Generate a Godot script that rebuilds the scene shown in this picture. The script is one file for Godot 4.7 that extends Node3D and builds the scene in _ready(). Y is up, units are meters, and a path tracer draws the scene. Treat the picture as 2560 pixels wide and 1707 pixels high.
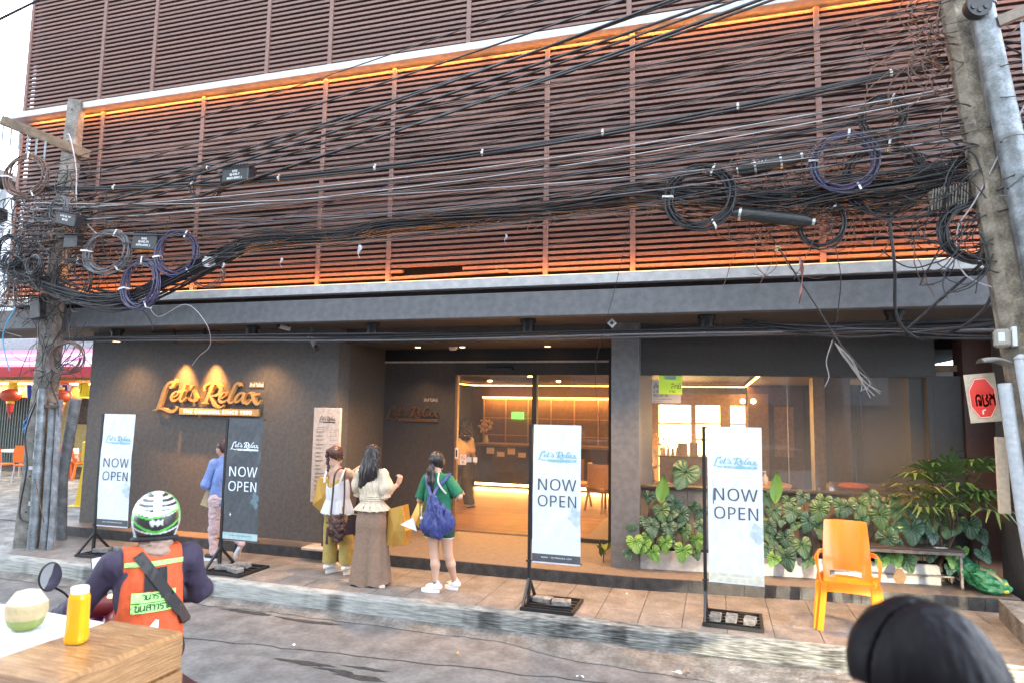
extends Node3D

# ---------------------------------------------------------------- mesh builder
class MB:
	var v := PackedVector3Array()
	var n := PackedVector3Array()
	var t := PackedVector2Array()
	var c := PackedColorArray()
	var i := PackedInt32Array()
	var col := Color.WHITE
	var xf := Transform3D.IDENTITY
	func vert(p: Vector3, nn: Vector3, uv := Vector2.ZERO) -> int:
		v.append(xf * p)
		n.append((xf.basis * nn).normalized())
		t.append(uv)
		c.append(col)
		return v.size() - 1
	func tri_i(a: int, b: int, d: int):   # corners counter-clockwise seen from the front
		i.append(a); i.append(d); i.append(b)
	func tri(a: Vector3, b: Vector3, d: Vector3):
		var nn := (b - a).cross(d - a)
		if nn.length_squared() < 1e-16: return
		var k := vert(a, nn); vert(b, nn); vert(d, nn)
		tri_i(k, k + 1, k + 2)
	func quad(a: Vector3, b: Vector3, d: Vector3, e: Vector3):
		var nn := (d - a).cross(e - b)
		var w := (b - a).length()
		var h := (e - a).length()
		var k := vert(a, nn, Vector2(0, h)); vert(b, nn, Vector2(w, h)); vert(d, nn, Vector2(w, 0)); vert(e, nn, Vector2(0, 0))
		tri_i(k, k + 1, k + 2); tri_i(k, k + 2, k + 3)
	func quad_uv(a: Vector3, b: Vector3, d: Vector3, e: Vector3):
		var nn := (d - a).cross(e - b)
		var k := vert(a, nn, Vector2(0, 1)); vert(b, nn, Vector2(1, 1)); vert(d, nn, Vector2(1, 0)); vert(e, nn, Vector2(0, 0))
		tri_i(k, k + 1, k + 2); tri_i(k, k + 2, k + 3)
	func box(p: Vector3, q: Vector3, bev := 0.0):   # from corner p to corner q
		var lo := Vector3(minf(p.x, q.x), minf(p.y, q.y), minf(p.z, q.z))
		var hi := Vector3(maxf(p.x, q.x), maxf(p.y, q.y), maxf(p.z, q.z))
		var m := (lo + hi) / 2.0
		var h := (hi - lo) / 2.0
		var b := minf(bev, minf(h.x, minf(h.y, h.z)) * 0.9)
		var f := [Vector3(1, 0, 0), Vector3(0, 1, 0), Vector3(0, 0, 1)]
		for ax in 3:
			var u: Vector3 = f[(ax + 1) % 3]
			var w: Vector3 = f[(ax + 2) % 3]
			var hu: float = absf(h.dot(u)) - b
			var hw: float = absf(h.dot(w)) - b
			var ha: float = absf(h.dot(f[ax]))
			for s in [1.0, -1.0]:
				var o: Vector3 = m + f[ax] * ha * s
				if s > 0: quad(o - u * hu - w * hw, o + u * hu - w * hw, o + u * hu + w * hw, o - u * hu + w * hw)
				else: quad(o - u * hu + w * hw, o + u * hu + w * hw, o + u * hu - w * hw, o - u * hu - w * hw)
		if b <= 0.0: return
		for ax in 3:
			var d: Vector3 = f[ax]
			var u: Vector3 = f[(ax + 1) % 3]
			var w: Vector3 = f[(ax + 2) % 3]
			var hd: float = absf(h.dot(d)) - b
			var hu: float = absf(h.dot(u))
			var hw: float = absf(h.dot(w))
			for su in [1.0, -1.0]:
				for sw in [1.0, -1.0]:
					var a1: Vector3 = m + u * (hu * su) + w * ((hw - b) * sw)
					var a2: Vector3 = m + u * ((hu - b) * su) + w * (hw * sw)
					if su * sw > 0: quad(a1 - d * hd, a2 - d * hd, a2 + d * hd, a1 + d * hd) if ax >= 0 and _flip(d, u * su + w * sw, a1, a2) else quad(a2 - d * hd, a1 - d * hd, a1 + d * hd, a2 + d * hd)
					else: quad(a2 - d * hd, a1 - d * hd, a1 + d * hd, a2 + d * hd) if not _flip(d, u * su + w * sw, a1, a2) else quad(a1 - d * hd, a2 - d * hd, a2 + d * hd, a1 + d * hd)
		for sx in [1.0, -1.0]:
			for sy in [1.0, -1.0]:
				for sz in [1.0, -1.0]:
					var a := m + Vector3(h.x * sx, (h.y - b) * sy, (h.z - b) * sz)
					var e := m + Vector3((h.x - b) * sx, h.y * sy, (h.z - b) * sz)
					var g := m + Vector3((h.x - b) * sx, (h.y - b) * sy, h.z * sz)
					if sx * sy * sz > 0: tri(a, e, g)
					else: tri(a, g, e)
	func _flip(d: Vector3, out: Vector3, a1: Vector3, a2: Vector3) -> bool:
		return (a2 - a1).cross(d).dot(out) > 0.0
	func bar(a: Vector3, b: Vector3, w: float, h: float, up := Vector3.UP, bev := 0.0):   # a square bar from a to b
		var z := (b - a).normalized()
		if absf(z.dot(up)) > 0.99: up = Vector3(0, 0, 1)
		var x := up.cross(z).normalized()
		var y := z.cross(x)
		var keep := xf
		xf = xf * Transform3D(Basis(x, y, z), (a + b) / 2.0)
		var l := (b - a).length() / 2.0
		box(Vector3(-w / 2, -h / 2, -l), Vector3(w / 2, h / 2, l), bev)
		xf = keep
	func tube(pts: Array, rad, sides := 6, caps := true):   # rad: a number or an array of numbers
		var m := pts.size()
		if m < 2: return
		var base := v.size()
		var prev := Vector3.ZERO
		var run := 0.0
		for k in m:
			var p: Vector3 = pts[k]
			var d: Vector3 = (pts[mini(k + 1, m - 1)] - pts[maxi(k - 1, 0)]).normalized()
			if k == 0:
				prev = Vector3.UP.cross(d)
				if prev.length() < 0.05: prev = Vector3(1, 0, 0).cross(d)
				prev = prev.normalized()
			else:
				prev = (prev - d * prev.dot(d)).normalized()
				run += (p - pts[k - 1]).length()
			var o := d.cross(prev)
			var r: float = rad[k] if rad is Array else rad
			for s in sides + 1:
				var an := TAU * s / sides
				var nn := prev * cos(an) + o * sin(an)
				vert(p + nn * r, nn, Vector2(float(s) / sides, run))
		for k in m - 1:
			for s in sides:
				var a := base + k * (sides + 1) + s
				var b := a + sides + 1
				tri_i(a, a + 1, b + 1); tri_i(a, b + 1, b)
		if caps:
			for e in [0, m - 1]:
				var d: Vector3 = (pts[0] - pts[1]).normalized() if e == 0 else (pts[m - 1] - pts[m - 2]).normalized()
				var k0 := vert_raw(xf * (pts[e] as Vector3), xf.basis * d)
				for s in sides: vert_raw(v[base + e * (sides + 1) + s], xf.basis * d)
				for s in sides:
					if e == 0: tri_i(k0, k0 + 1 + (s + 1) % sides, k0 + 1 + s)
					else: tri_i(k0, k0 + 1 + s, k0 + 1 + (s + 1) % sides)
	func vert_raw(p: Vector3, nn: Vector3) -> int:
		v.append(p); n.append(nn.normalized()); t.append(Vector2.ZERO); c.append(col)
		return v.size() - 1
	func lathe(prof: Array, o := Vector3.ZERO, sides := 20, sx := 1.0, sz := 1.0):   # prof: Vector2(radius, height) bottom to top
		var base := v.size()
		var m := prof.size()
		for k in m:
			var p: Vector2 = prof[k]
			var d: Vector2 = prof[mini(k + 1, m - 1)] - prof[maxi(k - 1, 0)]
			var nr := Vector2(d.y, -d.x).normalized()
			for s in sides + 1:
				var an := TAU * s / sides
				vert(o + Vector3(p.x * cos(an) * sx, p.y, -p.x * sin(an) * sz), Vector3(nr.x * cos(an) / sx, nr.y, -nr.x * sin(an) / sz), Vector2(float(s) / sides, float(k) / maxi(m - 1, 1)))
		for k in m - 1:
			for s in sides:
				var a := base + k * (sides + 1) + s
				var b := a + sides + 1
				tri_i(a, a + 1, b + 1); tri_i(a, b + 1, b)
	func grid(nu: int, nv: int, f: Callable, two := false):   # smooth sheet f(u, v) -> Vector3, u and v from 0 to 1; front where du x dv points
		var base := v.size()
		for a in nv + 1:
			for b in nu + 1:
				var u := float(b) / nu
				var w := float(a) / nv
				var p: Vector3 = f.call(u, w)
				var e := 0.004
				var du: Vector3 = f.call(minf(u + e, 1.0), w) - f.call(maxf(u - e, 0.0), w)
				var dv: Vector3 = f.call(u, minf(w + e, 1.0)) - f.call(u, maxf(w - e, 0.0))
				var nn := du.cross(dv)
				if nn.length_squared() < 1e-18: nn = Vector3.UP
				vert(p, nn, Vector2(u, 1.0 - w))
		for a in nv:
			for b in nu:
				var k := base + a * (nu + 1) + b
				tri_i(k, k + 1, k + nu + 2); tri_i(k, k + nu + 2, k + nu + 1)
	func prism(poly: PackedVector2Array, z0: float, z1: float, bottom := true):   # outline in x and y, counter-clockwise, faces at z0 and z1
		if Geometry2D.is_polygon_clockwise(poly):
			poly = poly.duplicate(); poly.reverse()
		var ix := Geometry2D.triangulate_polygon(poly)
		for s in [1, 0]:
			if s == 0 and not bottom: continue
			var k := v.size()
			for p in poly: vert(Vector3(p.x, p.y, z1 if s == 1 else z0), Vector3(0, 0, 1 if s == 1 else -1), p)
			for q in range(0, ix.size(), 3):
				var a := ix[q]; var b := ix[q + 1]; var d := ix[q + 2]
				var ccw := (poly[b] - poly[a]).cross(poly[d] - poly[a]) > 0
				if ccw != (s == 1):
					var sw := b; b = d; d = sw
				tri_i(k + a, k + b, k + d)
		if z0 == z1: return
		for q in poly.size():
			var a := poly[q]; var b := poly[(q + 1) % poly.size()]
			quad(Vector3(a.x, a.y, z0), Vector3(b.x, b.y, z0), Vector3(b.x, b.y, z1), Vector3(a.x, a.y, z1))
	func ball(o: Vector3, r: Vector3, seg := 12, rings := 8):
		var base := v.size()
		for a in rings + 1:
			var th := PI * a / rings - PI / 2
			for b in seg + 1:
				var ph := TAU * b / seg
				var d := Vector3(cos(th) * cos(ph), sin(th), -cos(th) * sin(ph))
				vert(o + d * r, d / r, Vector2(float(b) / seg, 1.0 - float(a) / rings))
		for a in rings:
			for b in seg:
				var k := base + a * (seg + 1) + b
				tri_i(k, k + 1, k + seg + 2); tri_i(k, k + seg + 2, k + seg + 1)
	func add_mesh(m: Mesh, f: Transform3D):
		for s in m.get_surface_count():
			var ar := m.surface_get_arrays(s)
			var vv: PackedVector3Array = ar[Mesh.ARRAY_VERTEX]
			var nn: PackedVector3Array = ar[Mesh.ARRAY_NORMAL]
			var k := v.size()
			for q in vv.size(): vert(f * vv[q], f.basis * nn[q])
			for q in (ar[Mesh.ARRAY_INDEX] as PackedInt32Array): i.append(k + q)
	func mesh() -> ArrayMesh:
		var a := []
		a.resize(Mesh.ARRAY_MAX)
		a[Mesh.ARRAY_VERTEX] = v; a[Mesh.ARRAY_NORMAL] = n; a[Mesh.ARRAY_TEX_UV] = t; a[Mesh.ARRAY_COLOR] = c; a[Mesh.ARRAY_INDEX] = i
		var m := ArrayMesh.new()
		m.add_surface_from_arrays(Mesh.PRIMITIVE_TRIANGLES, a)
		return m

# ---------------------------------------------------------------- signed-distance figures
# prims: [kind 0 add / 1 cut, a, b, ra, rb, k (blend), squash Vector3 or null]
class Blob:
	var prims := []
	var cuts := []
	var noise_amp := 0.0
	var noise := FastNoiseLite.new()
	var nscale := Vector3.ONE
	func limb(a: Vector3, b: Vector3, ra: float, rb: float, k := 0.03, sq := Vector3.ONE, rot := Basis.IDENTITY):
		prims.append([a, b, ra, rb, k, sq, sq != Vector3.ONE, rot])
	func egg(o: Vector3, r: Vector3, k := 0.03, rot := Basis.IDENTITY):
		var m := minf(r.x, minf(r.y, r.z))
		prims.append([o, o, m, m, k, r / m, true, rot])
	func cut(p: Vector3, nn: Vector3):   # keeps what lies on the far side of the plane from nn
		cuts.append([p, nn.normalized()])
	func one(q: Array, p: Vector3) -> float:
		var pa: Vector3 = p - q[0]
		var ba: Vector3 = q[1] - q[0]
		var s := 1.0
		if q[6]:
			var r: Basis = q[7]
			var sq: Vector3 = q[5]
			pa = (pa * r) / sq
			ba = (ba * r) / sq
			s = minf(sq.x, minf(sq.y, sq.z))
		var bb := ba.length_squared()
		var h := clampf(pa.dot(ba) / bb, 0.0, 1.0) if bb > 1e-12 else 0.0
		return ((pa - ba * h).length() - lerpf(q[2], q[3], h)) * s
	func near(p: Vector3, reach: float) -> Array:
		var ds := []
		var dm := 1e9
		for q in prims:
			var e := one(q, p)
			ds.append(e)
			dm = minf(dm, e)
		var out := []
		for k in prims.size():
			if ds[k] < dm + reach: out.append(prims[k])
		return out
	func at(p: Vector3, of: Array) -> float:
		var d := 1e9
		for q in of:
			var a: Vector3 = q[0]
			var pa := p - a
			var ba: Vector3 = q[1] - a
			var s := 1.0
			if q[6]:
				var r: Basis = q[7]
				var sq: Vector3 = q[5]
				var l := pa * r
				pa = l / sq
				ba = (ba * r) / sq
				s = minf(sq.x, minf(sq.y, sq.z))
			var bb := ba.length_squared()
			var h := clampf(pa.dot(ba) / bb, 0.0, 1.0) if bb > 1e-12 else 0.0
			var e: float = ((pa - ba * h).length() - lerpf(q[2], q[3], h)) * s
			var k: float = q[4]
			if d > 1e8: d = e
			else:
				var g := maxf(k - absf(d - e), 0.0) / k
				d = minf(d, e) - g * g * k * 0.25
		if noise_amp > 0.0: d += noise.get_noise_3dv(p * nscale) * noise_amp
		for q in cuts: d = maxf(d, (p - (q[0] as Vector3)).dot(q[1]))
		return d
	func into(mb: MB, cell: float):
		var lo := Vector3.ONE * 1e9
		var hi := -lo
		for q in prims:
			var r: Vector3 = Vector3.ONE * maxf(q[2], q[3])
			if q[6]:
				var sq: Vector3 = q[5]
				r *= maxf(sq.x, maxf(sq.y, sq.z))
			for e in [q[0], q[1]]:
				lo = lo.min(e - r); hi = hi.max(e + r)
		lo -= Vector3.ONE * cell * 2.5; hi += Vector3.ONE * cell * 2.5
		var bs := 6
		var nx := int(ceil((hi.x - lo.x) / cell / bs)) * bs + 1
		var ny := int(ceil((hi.y - lo.y) / cell / bs)) * bs + 1
		var nz := int(ceil((hi.z - lo.z) / cell / bs)) * bs + 1
		var f := PackedFloat32Array()
		f.resize(nx * ny * nz)
		f.fill(1.0)
		var lists := {}
		var half := cell * bs * 0.5
		var reach := half * 1.8 * 1.6 + 0.02
		for bz in range(0, nz - 1, bs):
			for by in range(0, ny - 1, bs):
				for bx in range(0, nx - 1, bs):
					var mid := lo + Vector3(bx + bs * 0.5, by + bs * 0.5, bz + bs * 0.5) * cell
					var few := near(mid, half * 1.75 * 2.0 * 1.5 + 0.05)
					var dc := at(mid, few)
					if absf(dc) > reach:
						if dc < 0:
							for z in bs + 1: for y in bs + 1: for x in bs + 1:
								f[((bz + z) * ny + by + y) * nx + bx + x] = -1.0
						continue
					lists[((bz / bs) * ny + by / bs) * nx + bx / bs] = few
					for z in bs + 1:
						for y in bs + 1:
							var row := ((bz + z) * ny + by + y) * nx + bx
							for x in bs + 1:
								if f[row + x] == 1.0 or f[row + x] == -1.0:
									f[row + x] = at(lo + Vector3(bx + x, by + y, bz + z) * cell, few)
		var ids := {}
		var base := mb.v.size()
		var offs := [0, 1, nx, nx + 1, nx * ny, nx * ny + 1, nx * ny + nx, nx * ny + nx + 1]
		for z in nz - 1:
			for y in ny - 1:
				var row := (z * ny + y) * nx
				for x in nx - 1:
					var o := row + x
					var f0 := f[o]
					var neg := 0
					for k in 8:
						if f[o + offs[k]] < 0.0: neg += 1
					if neg == 0 or neg == 8: continue
					var s := Vector3.ZERO
					var cnt := 0
					for k in 8:
						var fa := f[o + offs[k]]
						for ax in [1, 2, 4]:
							if k & ax: continue
							var fb := f[o + offs[k | ax]]
							if (fa < 0.0) == (fb < 0.0): continue
							var tt := fa / (fa - fb)
							var pp := Vector3(k & 1, (k >> 1) & 1, (k >> 2) & 1)
							if ax == 1: pp.x = tt
							elif ax == 2: pp.y = tt
							else: pp.z = tt
							s += pp; cnt += 1
					s /= cnt
					var wp := lo + (Vector3(x, y, z) + s) * cell
					var e := cell * 0.5
					var few: Array = lists.get(((z / bs) * ny + y / bs) * nx + x / bs, prims)
					var g := Vector3(at(wp + Vector3(e, 0, 0), few) - at(wp - Vector3(e, 0, 0), few), at(wp + Vector3(0, e, 0), few) - at(wp - Vector3(0, e, 0), few), at(wp + Vector3(0, 0, e), few) - at(wp - Vector3(0, 0, e), few))
					ids[o] = mb.vert(wp, g if g.length_squared() > 1e-14 else Vector3.UP, Vector2(wp.x, wp.y))
		for o in ids:
			var x: int = o % nx
			var y: int = (o / nx) % ny
			var z: int = o / (nx * ny)
			var fa := f[o]
			var tests := [[1, nx, nx * ny, y, z], [nx, nx * ny, 1, z, x], [nx * ny, 1, nx, x, y]]
			for q in tests:
				if q[3] == 0 or q[4] == 0: continue
				var fb := f[o + q[0]]
				if (fa < 0.0) == (fb < 0.0): continue
				var a: int = o - q[1] - q[2]
				var b: int = o - q[2]
				var d: int = o - q[1]
				if not (ids.has(a) and ids.has(b) and ids.has(d)): continue
				if fa < 0.0:
					mb.tri_i(ids[a], ids[b], ids[o]); mb.tri_i(ids[a], ids[o], ids[d])
				else:
					mb.tri_i(ids[a], ids[o], ids[b]); mb.tri_i(ids[a], ids[d], ids[o])

# ---------------------------------------------------------------- naming
var used := {}
var rng := RandomNumberGenerator.new()

func numbered(called: String, under = self) -> String:
	var key := str(under.get_instance_id()) + called
	var k: int = used.get(key, 0)
	used[key] = k + 1
	return called if k == 0 else "%s_%03d" % [called, k]

func thing(called: String, label: String, category: String, at := Vector3.ZERO, turn := 0.0, group := "") -> Node3D:
	var o := Node3D.new()
	o.name = numbered(called)
	add_child(o)
	o.position = at
	o.rotation.y = turn
	tag(o, label, category, group)
	return o

func tag(o: Node, label: String, category: String, group := ""):
	o.set_meta("label", label)
	o.set_meta("category", category)
	if group: o.set_meta("group", group)
	elif o.has_meta("group"): o.remove_meta("group")

func put(called: String, m, material: Material, parent = self) -> MeshInstance3D:
	var o := MeshInstance3D.new()
	o.mesh = m.mesh() if m is MB else m
	o.material_override = material
	o.name = numbered(called, parent)
	parent.add_child(o)
	return o

func single(called: String, m, material: Material, label: String, category: String, at := Vector3.ZERO, turn := 0.0, group := "") -> MeshInstance3D:
	var o := put(called, m, material)
	o.position = at
	o.rotation.y = turn
	tag(o, label, category, group)
	return o

func setting(called: String, m, material: Material) -> MeshInstance3D:
	var o := put(called, m, material)
	o.set_meta("kind", "structure")
	return o

func copy_of(o: Node3D, label: String, category: String, group := "") -> Node3D:
	var r: Node3D = o.duplicate()
	r.name = numbered(String(o.name).trim_suffix("_001").rstrip("0123456789").rstrip("_"))
	add_child(r)
	tag(r, label, category, group)
	return r

# ---------------------------------------------------------------- materials
var mats := {}

func paint(c: Color, rough := 0.6, metal := 0.0, more := {}) -> StandardMaterial3D:
	var key := str([c, rough, metal, more])
	if mats.has(key): return mats[key]
	var m := StandardMaterial3D.new()
	m.albedo_color = c
	m.roughness = rough
	m.metallic = metal
	for k in more: m.set(k, more[k])
	mats[key] = m
	return m

func lin(r: float, g: float, b: float) -> Color:
	return Color(r, g, b).linear_to_srgb()

func glow(c: Color, energy: float) -> StandardMaterial3D:
	return paint(Color(0.8, 0.8, 0.8), 0.5, 0.0, {"emission_enabled": true, "emission": c, "emission_energy_multiplier": energy})

func noise_image(size: int, freq: float, seed_: int, octaves := 4, kind := FastNoiseLite.TYPE_SIMPLEX_SMOOTH) -> Image:
	var f := FastNoiseLite.new()
	f.seed = seed_; f.frequency = freq; f.fractal_octaves = octaves; f.noise_type = kind
	var im := f.get_seamless_image(size, size)
	im.convert(Image.FORMAT_RGB8)
	return im

# an image whose grey runs between two colours, by layers of noise: [freq, octaves, weight]
func tex(size: int, seed_: int, layers: Array, a: Color, b: Color, contrast := 1.0, stretch := Vector2i.ONE) -> ImageTexture:
	var ims := []
	var tw := 0.0
	for l in layers:
		ims.append(noise_image(size, l[0], seed_ + ims.size() * 7, l[1]).get_data())
		tw += l[2]
	var out := PackedByteArray()
	out.resize(size * size * 3)
	for y in size:
		for x in size:
			var s := 0.0
			var p := (((y * stretch.y) % size) * size + (x * stretch.x) % size) * 3
			for k in layers.size(): s += ims[k][p] * layers[k][2]
			s = clampf((s / tw / 255.0 - 0.5) * contrast + 0.5, 0.0, 1.0)
			var q := (y * size + x) * 3
			out[q] = int(lerpf(a.r, b.r, s) * 255.0)
			out[q + 1] = int(lerpf(a.g, b.g, s) * 255.0)
			out[q + 2] = int(lerpf(a.b, b.b, s) * 255.0)
	return ImageTexture.create_from_image(Image.create_from_data(size, size, false, Image.FORMAT_RGB8, out))

var grain_tex: Texture2D
var blotch_tex: Texture2D
var bump_tex: Texture2D

# a surface with blotches and grain laid over its colour, and fine relief
func rough_mat(c: Color, rough := 0.8, scale := 1.0, relief := 0.1, which := "grain", metal := 0.0) -> StandardMaterial3D:
	return paint(c, rough, metal, {"albedo_texture": blotch_tex if which == "blotch" else grain_tex, "uv1_triplanar": true, "uv1_world_triplanar": true, "uv1_scale": Vector3.ONE * scale, "heightmap_enabled": relief > 0.0, "heightmap_texture": bump_tex, "heightmap_scale": relief})

func text_mesh(s: String, size: float, depth := 0.0, bold := false, family := "Droid Sans") -> TextMesh:
	var f := SystemFont.new()
	f.font_names = [family]
	if bold: f.font_weight = 700
	var m := TextMesh.new()
	m.font = f
	m.text = s
	m.font_size = 64
	m.pixel_size = size / 46.0     # size = cap height
	m.depth = depth
	m.curve_step = 2.0
	return m

func R(a: float, b: float) -> float:
	return rng.randf_range(a, b)

func _ready():
	rng.seed = 14
	make_view()
	make_textures()
	make_ground()
	make_building()
	make_signs()
	make_interior()
	make_lamps()
	make_poles()
	make_people()
	make_plants()
	make_left()
	make_front()

# ---------------------------------------------------------------- camera, sky, sun, exposure
func make_view():
	var cam := Camera3D.new()
	cam.name = "camera"
	cam.transform = Transform3D(Basis(Vector3(0.956181, 0.016623, -0.292304),Vector3(0.012854, 0.995041, 0.098632),Vector3(0.292494, -0.098067, 0.951226)).orthonormalized(), Vector3(0, 2.1, 0))
	cam.near = 0.05
	cam.far = 200.0
	var ca := CameraAttributesPhysical.new()
	ca.frustum_focal_length = 23.353
	ca.frustum_focus_distance = 7.6
	ca.exposure_aperture = 2.8
	ca.frustum_near = 0.05
	ca.frustum_far = 200.0
	cam.attributes = ca
	cam.fov = 54.4
	add_child(cam)
	cam.make_current()
	var e := Environment.new()
	e.background_mode = Environment.BG_SKY
	var sm := ProceduralSkyMaterial.new()
	sm.sky_top_color = Color(0.80, 0.87, 0.97)
	sm.sky_horizon_color = Color(0.93, 0.95, 0.98)
	sm.sky_curve = 0.2
	sm.ground_bottom_color = Color(0.3, 0.3, 0.3)
	sm.ground_horizon_color = Color(0.55, 0.55, 0.55)
	sm.sky_energy_multiplier = 1.0
	var sk := Sky.new()
	sk.sky_material = sm
	e.sky = sk
	e.background_energy_multiplier = 1.5
	e.tonemap_mode = Environment.TONE_MAPPER_LINEAR
	e.tonemap_exposure = 7.8
	e.sdfgi_enabled = true
	e.ssao_enabled = true
	e.ssil_enabled = true
	var we := WorldEnvironment.new()
	we.name = "world"
	we.environment = e
	add_child(we)
	var sun := DirectionalLight3D.new()
	sun.name = "sun"
	sun.light_energy = 0.15
	sun.light_angular_distance = 60.0
	sun.light_color = Color(0.9, 0.95, 1.0)
	sun.rotation_degrees = Vector3(-62, -28, 0)
	sun.shadow_enabled = true
	add_child(sun)

func make_textures():
	grain_tex = tex(512, 3, [[0.02, 4, 1.0], [0.2, 3, 0.8]], Color(0.80, 0.80, 0.80), Color(1, 1, 1), 1.4)
	blotch_tex = tex(512, 11, [[0.008, 5, 1.2], [0.05, 4, 0.7], [0.3, 2, 0.3]], Color(0.52, 0.51, 0.49), Color(1, 1, 1), 1.7)
	bump_tex = tex(512, 23, [[0.06, 4, 1.0], [0.25, 3, 0.8]], Color.BLACK, Color.WHITE, 1.3)

# ---------------------------------------------------------------- ground
func make_ground():
	var asphalt_tex := tex(1024, 41, [[0.006, 5, 1.0], [0.03, 4, 0.6], [0.35, 2, 0.9]], Color(0.60, 0.59, 0.59), Color(1, 1, 1), 1.6)
	var asphalt := paint(lin(0.20, 0.197, 0.195), 0.85, 0.0, {"albedo_texture": asphalt_tex, "uv1_triplanar": true, "uv1_world_triplanar": true, "uv1_scale": Vector3.ONE * 0.45, "heightmap_enabled": true, "heightmap_texture": bump_tex, "heightmap_scale": 0.6})
	var m := MB.new()
	m.quad(Vector3(-90, -0.22, 60), Vector3(90, -0.22, 60), Vector3(90, -0.22, -90), Vector3(-90, -0.22, -90))
	setting("road", m, asphalt)
	# old patches of darker tar on the road
	var tar := rough_mat(lin(0.045, 0.045, 0.047), 0.8, 2.0, 0.3, "blotch")
	m = MB.new()
	for q in [[-3.6, -5.42, 0.34, 0.05], [-3.25, -5.36, 0.22, 0.035], [-2.95, -5.3, 0.3, 0.05], [-2.6, -5.36, 0.16, 0.04], [-3.0, -5.48, 0.25, 0.03], [-4.2, -6.42, 0.5, 0.045], [-5.0, -6.46, 0.4, 0.05]]:
		var poly := PackedVector2Array()
		for k in 18:
			var an := TAU * k / 18
			poly.append(Vector2(q[0] + cos(an) * q[2] * R(0.55, 1.1), -(q[1] + sin(an) * q[3] * R(0.4, 1.2))))
		m.xf = Transform3D(Basis(Vector3.RIGHT, -PI / 2), Vector3(0, -0.216, 0))
		m.prism(poly, 0, 0, false)
	setting("road_marking_stain", m, tar)
	m = MB.new()
	var px := -5.6
	var pz := -5.55
	while px < -0.9:   # a crack along the road
		var nx := px + R(0.1, 0.22)
		var nz := -5.55 - 0.05 * (nx + 5.6) + R(-0.025, 0.025) - 0.02 * (nx + 5.6)
		m.xf = Transform3D.IDENTITY
		m.quad(Vector3(px, -0.2155, pz + 0.008), Vector3(nx, -0.2155, nz + 0.008), Vector3(nx, -0.2155, nz - 0.004), Vector3(px, -0.2155, pz - 0.004))
		px = nx; pz = nz
	setting("road_crack", m, tar)
	# gutter strip of old concrete at the foot of the kerb, broken up towards the right
	var conc := rough_mat(lin(0.24, 0.235, 0.225), 0.9, 0.7, 1.2, "blotch")
	m = MB.new()
	var no := FastNoiseLite.new()
	no.seed = 5; no.frequency = 0.9
	m.grid(150, 14, func(u, w):
		var x := lerpf(-14.0, 4.0, u)
		var wide := 0.17 + 0.26 * smoothstep(-2.2, -1.2, x) + 0.07 * no.get_noise_2d(x * 2.2, 3.0) + 0.1 * smoothstep(-1.2, 0.6, x)
		var z: float = -6.7 + wide * (1.0 - w)
		var rough: float = smoothstep(-2.4, -1.2, x)
		var y: float = -0.2145 + 0.012 * minf(1.0, (1.0 - absf(w * 2.0 - 1.0)) * 3.0) + maxf(0.0, no.get_noise_3d(x * 4.0, z * 6.0, 0.0)) * 0.05 * rough * minf(1.0, w * 3.0) + 0.045 * w * w
		return Vector3(x, y, z))
	setting("gutter", m, conc)
	# kerb
	var streak := PackedByteArray()
	streak.resize(1024 * 128 * 3)
	var f1 := FastNoiseLite.new(); f1.seed = 9; f1.frequency = 0.012; f1.fractal_octaves = 4
	var f2 := FastNoiseLite.new(); f2.seed = 19; f2.frequency = 0.05; f2.fractal_octaves = 4
	for y in 128:
		for x in 1024:
			var runs := smoothstep(0.02, 0.5, f1.get_noise_2d(x * 2.0, 3.0 + y * 0.03)) * 0.34 * smoothstep(0.0, 30.0, y)
			var pat := 0.22 * f2.get_noise_2d(x, y * 1.5) + 0.09 * f2.get_noise_2d(x * 5.0, y * 5.0)
			var right := smoothstep(560.0, 760.0, float(x)) * (0.22 + 0.35 * f2.get_noise_2d(x * 1.7 + 300, y * 2.0))
			var s := clampf(0.92 + pat - runs - right, 0.1, 1.0)
			var q := (y * 1024 + x) * 3
			streak[q] = int(255 * s); streak[q + 1] = int(255 * minf(1.0, s * 1.0)); streak[q + 2] = int(252 * s)
	var kt := ImageTexture.create_from_image(Image.create_from_data(1024, 128, false, Image.FORMAT_RGB8, streak))
	var kerb_mat := paint(lin(0.31, 0.315, 0.30), 0.85, 0.0, {"albedo_texture": kt, "heightmap_enabled": true, "heightmap_texture": kt, "heightmap_scale": 0.6})
	m = MB.new()
	var kz := -6.7
	var prof := [Vector2(kz + 0.004, -0.24), Vector2(kz, -0.03), Vector2(kz - 0.006, -0.010), Vector2(kz - 0.016, -0.002), Vector2(kz - 0.034, 0.0), Vector2(kz - 0.16, 0.0)]
	var accum := [0.0, 0.8, 0.86, 0.9, 0.93, 1.0]
	var segs := 90
	var base := 0
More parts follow.
